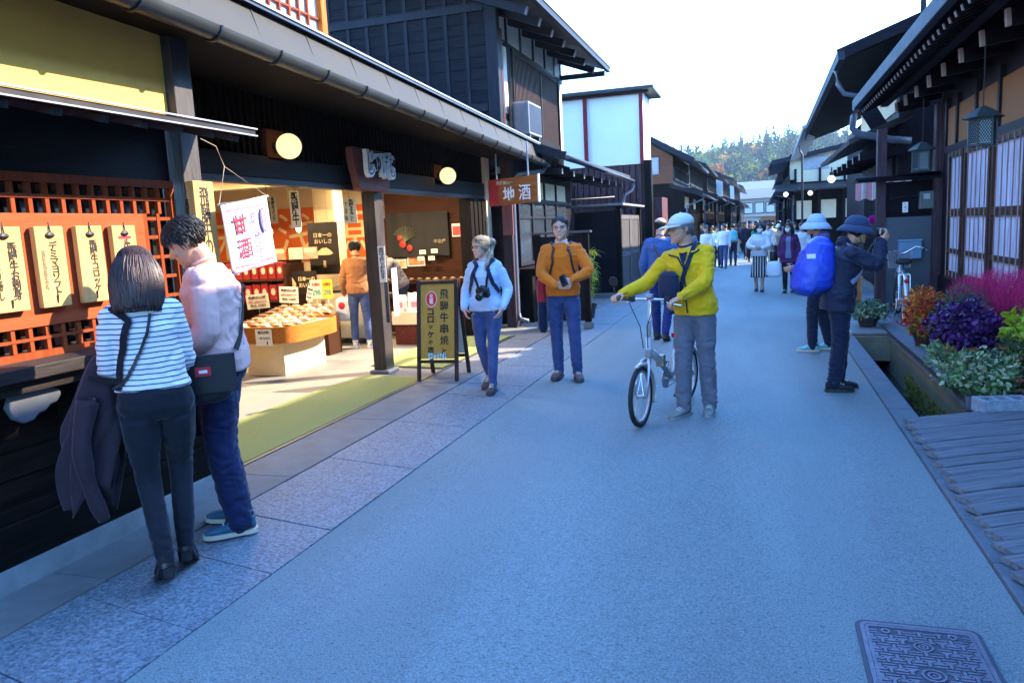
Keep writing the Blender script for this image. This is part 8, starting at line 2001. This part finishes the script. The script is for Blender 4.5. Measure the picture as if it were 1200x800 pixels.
for dx, dy, dz in ((-.12, -.10, .40), (-.06, -.16, .32), (-.02, -.20, .33), (-.13, -.17, .20), (.08, -.12, .44), (.03, -.2, .24), (-.15, -.08, .29)):
    mb = MB()
    for k in range(26): a = k*2.4; leaf(mb, (dx, dy, dz), (math.cos(a), math.sin(a)-.3, .3+.05*(k % 9)), (0, 0, 1), .034, .018)
    part('flower', mb, leafmat('marigold_petal', (.70, .17, .008), .25), t)
t = plant('crimson flowered low plant beside the block at the right edge', (2.10, 6.98, .03)); mb = MB(); bush(mb, (0, 0, .12), (.20, .2, .12), 420, .05, .022, seed=13, mi=0); bush(mb, (0, 0, .16), (.18, .18, .11), 110, .035, .03, seed=14, mi=1); part('foliage', mb, [leafmat('dark_leaf', (.035, .075, .03)), leafmat('crimson_petal', (.28, .02, .05))], t); part('stem', stems((0, 0, 0), [(rl.uniform(-.12, .12), rl.uniform(-.1, .1), .15) for _ in range(8)]), stemm, t)
t = plant('lime yellow coleus with broad leaves at the right edge', (2.42, 8.0, LZ)); pot(t, .15, .18, darkpot)
mb = MB(); bush(mb, (0, 0, .33), (.26, .32, .26), 900, .095, .060, seed=15, mi=0, shell=.65, curl=.6); bush(mb, (0, 0, .32), (.25, .3, .25), 160, .09, .06, seed=16, mi=1, curl=.6); part('foliage', mb, [leafmat('lime_leaf', (.33, .42, .025), .3, tr=.4), leafmat('leaf_green', (.14, .26, .03), .3)], t); part('stem', stems((0, 0, .1), [(rl.uniform(-.2, .2), rl.uniform(-.2, .2), rl.uniform(.3, .65)) for _ in range(14)]), stemm, t)
for i, (x, y, rx, rz, lab) in enumerate(((2.36, 10.25, .27, .36, 'magenta kochia bush nearest the lattice windows, farthest of the row'), (2.40, 9.45, .28, .42, 'magenta kochia bush in the middle of the row below the windows'), (2.44, 8.75, .26, .44, 'magenta kochia bush behind the lime coleus'))):
    t = thing('plant', lab, 'plant', (x, y, LZ), group='magenta bushes below the lattice windows')
    mb = MB()
    for _ in range(5600):
        d = V3((rl.gauss(0, 1), rl.gauss(0, 1), rl.gauss(.3, 1))).normalized(); q = rl.random()**.45*(1+.12*mnoise.noise(d*3))
        p_ = V3((d.x*rx*q, d.y*.40*q, rz+d.z*rz*q)); dd = (d+V3((0, 0, .9))+rdir(0)*.5).normalized(); x_ = frame_of(dd)[0]; L_ = rl.uniform(.05, .10)
        mb.add([p_-x_*.0022, p_+x_*.0022, p_+dd*L_], [(0, 1, 2)])
    part('foliage', mb, leafmat('magenta_needle', (.62, .04, .20), .45, tr=.5), t)
    part('stem', stems((0, 0, 0), [(rl.uniform(-.2, .2), rl.uniform(-.2, .2), rl.uniform(.3, .7)) for _ in range(26)], .004), mat('crimson_stem', (.16, .03, .05)), t)
t = thing('flower_pot', 'dark red planter beside the concrete block', 'planter', (2.06, 6.70, .032)); mb = MB(); mb.box(-.10, .14, -.07, .07, 0, .10); part('planter', mb, mat('dark_red_planter', (.09, .018, .02), rough=.5), t, bevel=.01); mb = MB(); mb.box(-.085, .125, -.055, .055, .1, .103); part('soil', mb, earth, t)
t = thing('bamboo_plant', 'bright yellow green bamboo behind the man in the orange sweater', 'plant', (-2.93, 13.45, .018)); pot(t, .16, .24, darkpot)
tips = [(rl.uniform(-.20, .20), rl.uniform(-.2, .2), rl.uniform(.7, 1.28)) for _ in range(13)]; part('stem', stems((0, 0, .2), tips, .007), mat('bamboo_cane', (.25, .28, .06)), t); mb = MB()
for tp in tips:
    for k in range(34):
        f = rl.uniform(.28, 1); p_ = V3((0, 0, .2)).lerp(V3(tp), f); leaf(mb, p_, (rl.gauss(0, 1), rl.gauss(0, 1), rl.gauss(-.15, .4)), (0, 0, 1), rl.uniform(.12, .2), .022, curl=.7)
part('foliage', mb, leafmat('bamboo_leaf', (.38, .42, .035), .3, tr=.45), t)
t = thing('rosette', 'magenta paper flower ball by the violet post behind the hat', 'ornament', (1.86, 14.6, 1.48)); mb = MB()
for k in range(160): leaf(mb, (0, 0, 0), rdir(0), rdir(0), .11, .05)
part('petals', mb, mat('magenta_paper', (.55, .02, .32), rough=.7), t); mb = MB(); mb.tube([(0, 0, 0), (0, 0, .9)], .004, 5); part('string', mb, blacktrim, t)
# ------------------------------------------------------------------ haze of the valley air
hb = MB(); hb.box(-280, 280, -12, 470, -4, 75)
hz_m = bpy.data.materials.new('haze'); hz_m.use_nodes = True
_t = hz_m.node_tree; _t.nodes.remove(_t.nodes['Principled BSDF'])
_v = _t.nodes.new('ShaderNodeVolumePrincipled'); _v.inputs['Color'].default_value = (.70, .86, 1, 1); _v.inputs['Density'].default_value = .00026; _v.inputs['Anisotropy'].default_value = .3
_t.links.new(_v.outputs[0], _t.nodes['Material Output'].inputs['Volume'])
props(part('haze', hb, hz_m), 'pale blue valley haze lying in front of the hill', 'haze', kind='stuff')
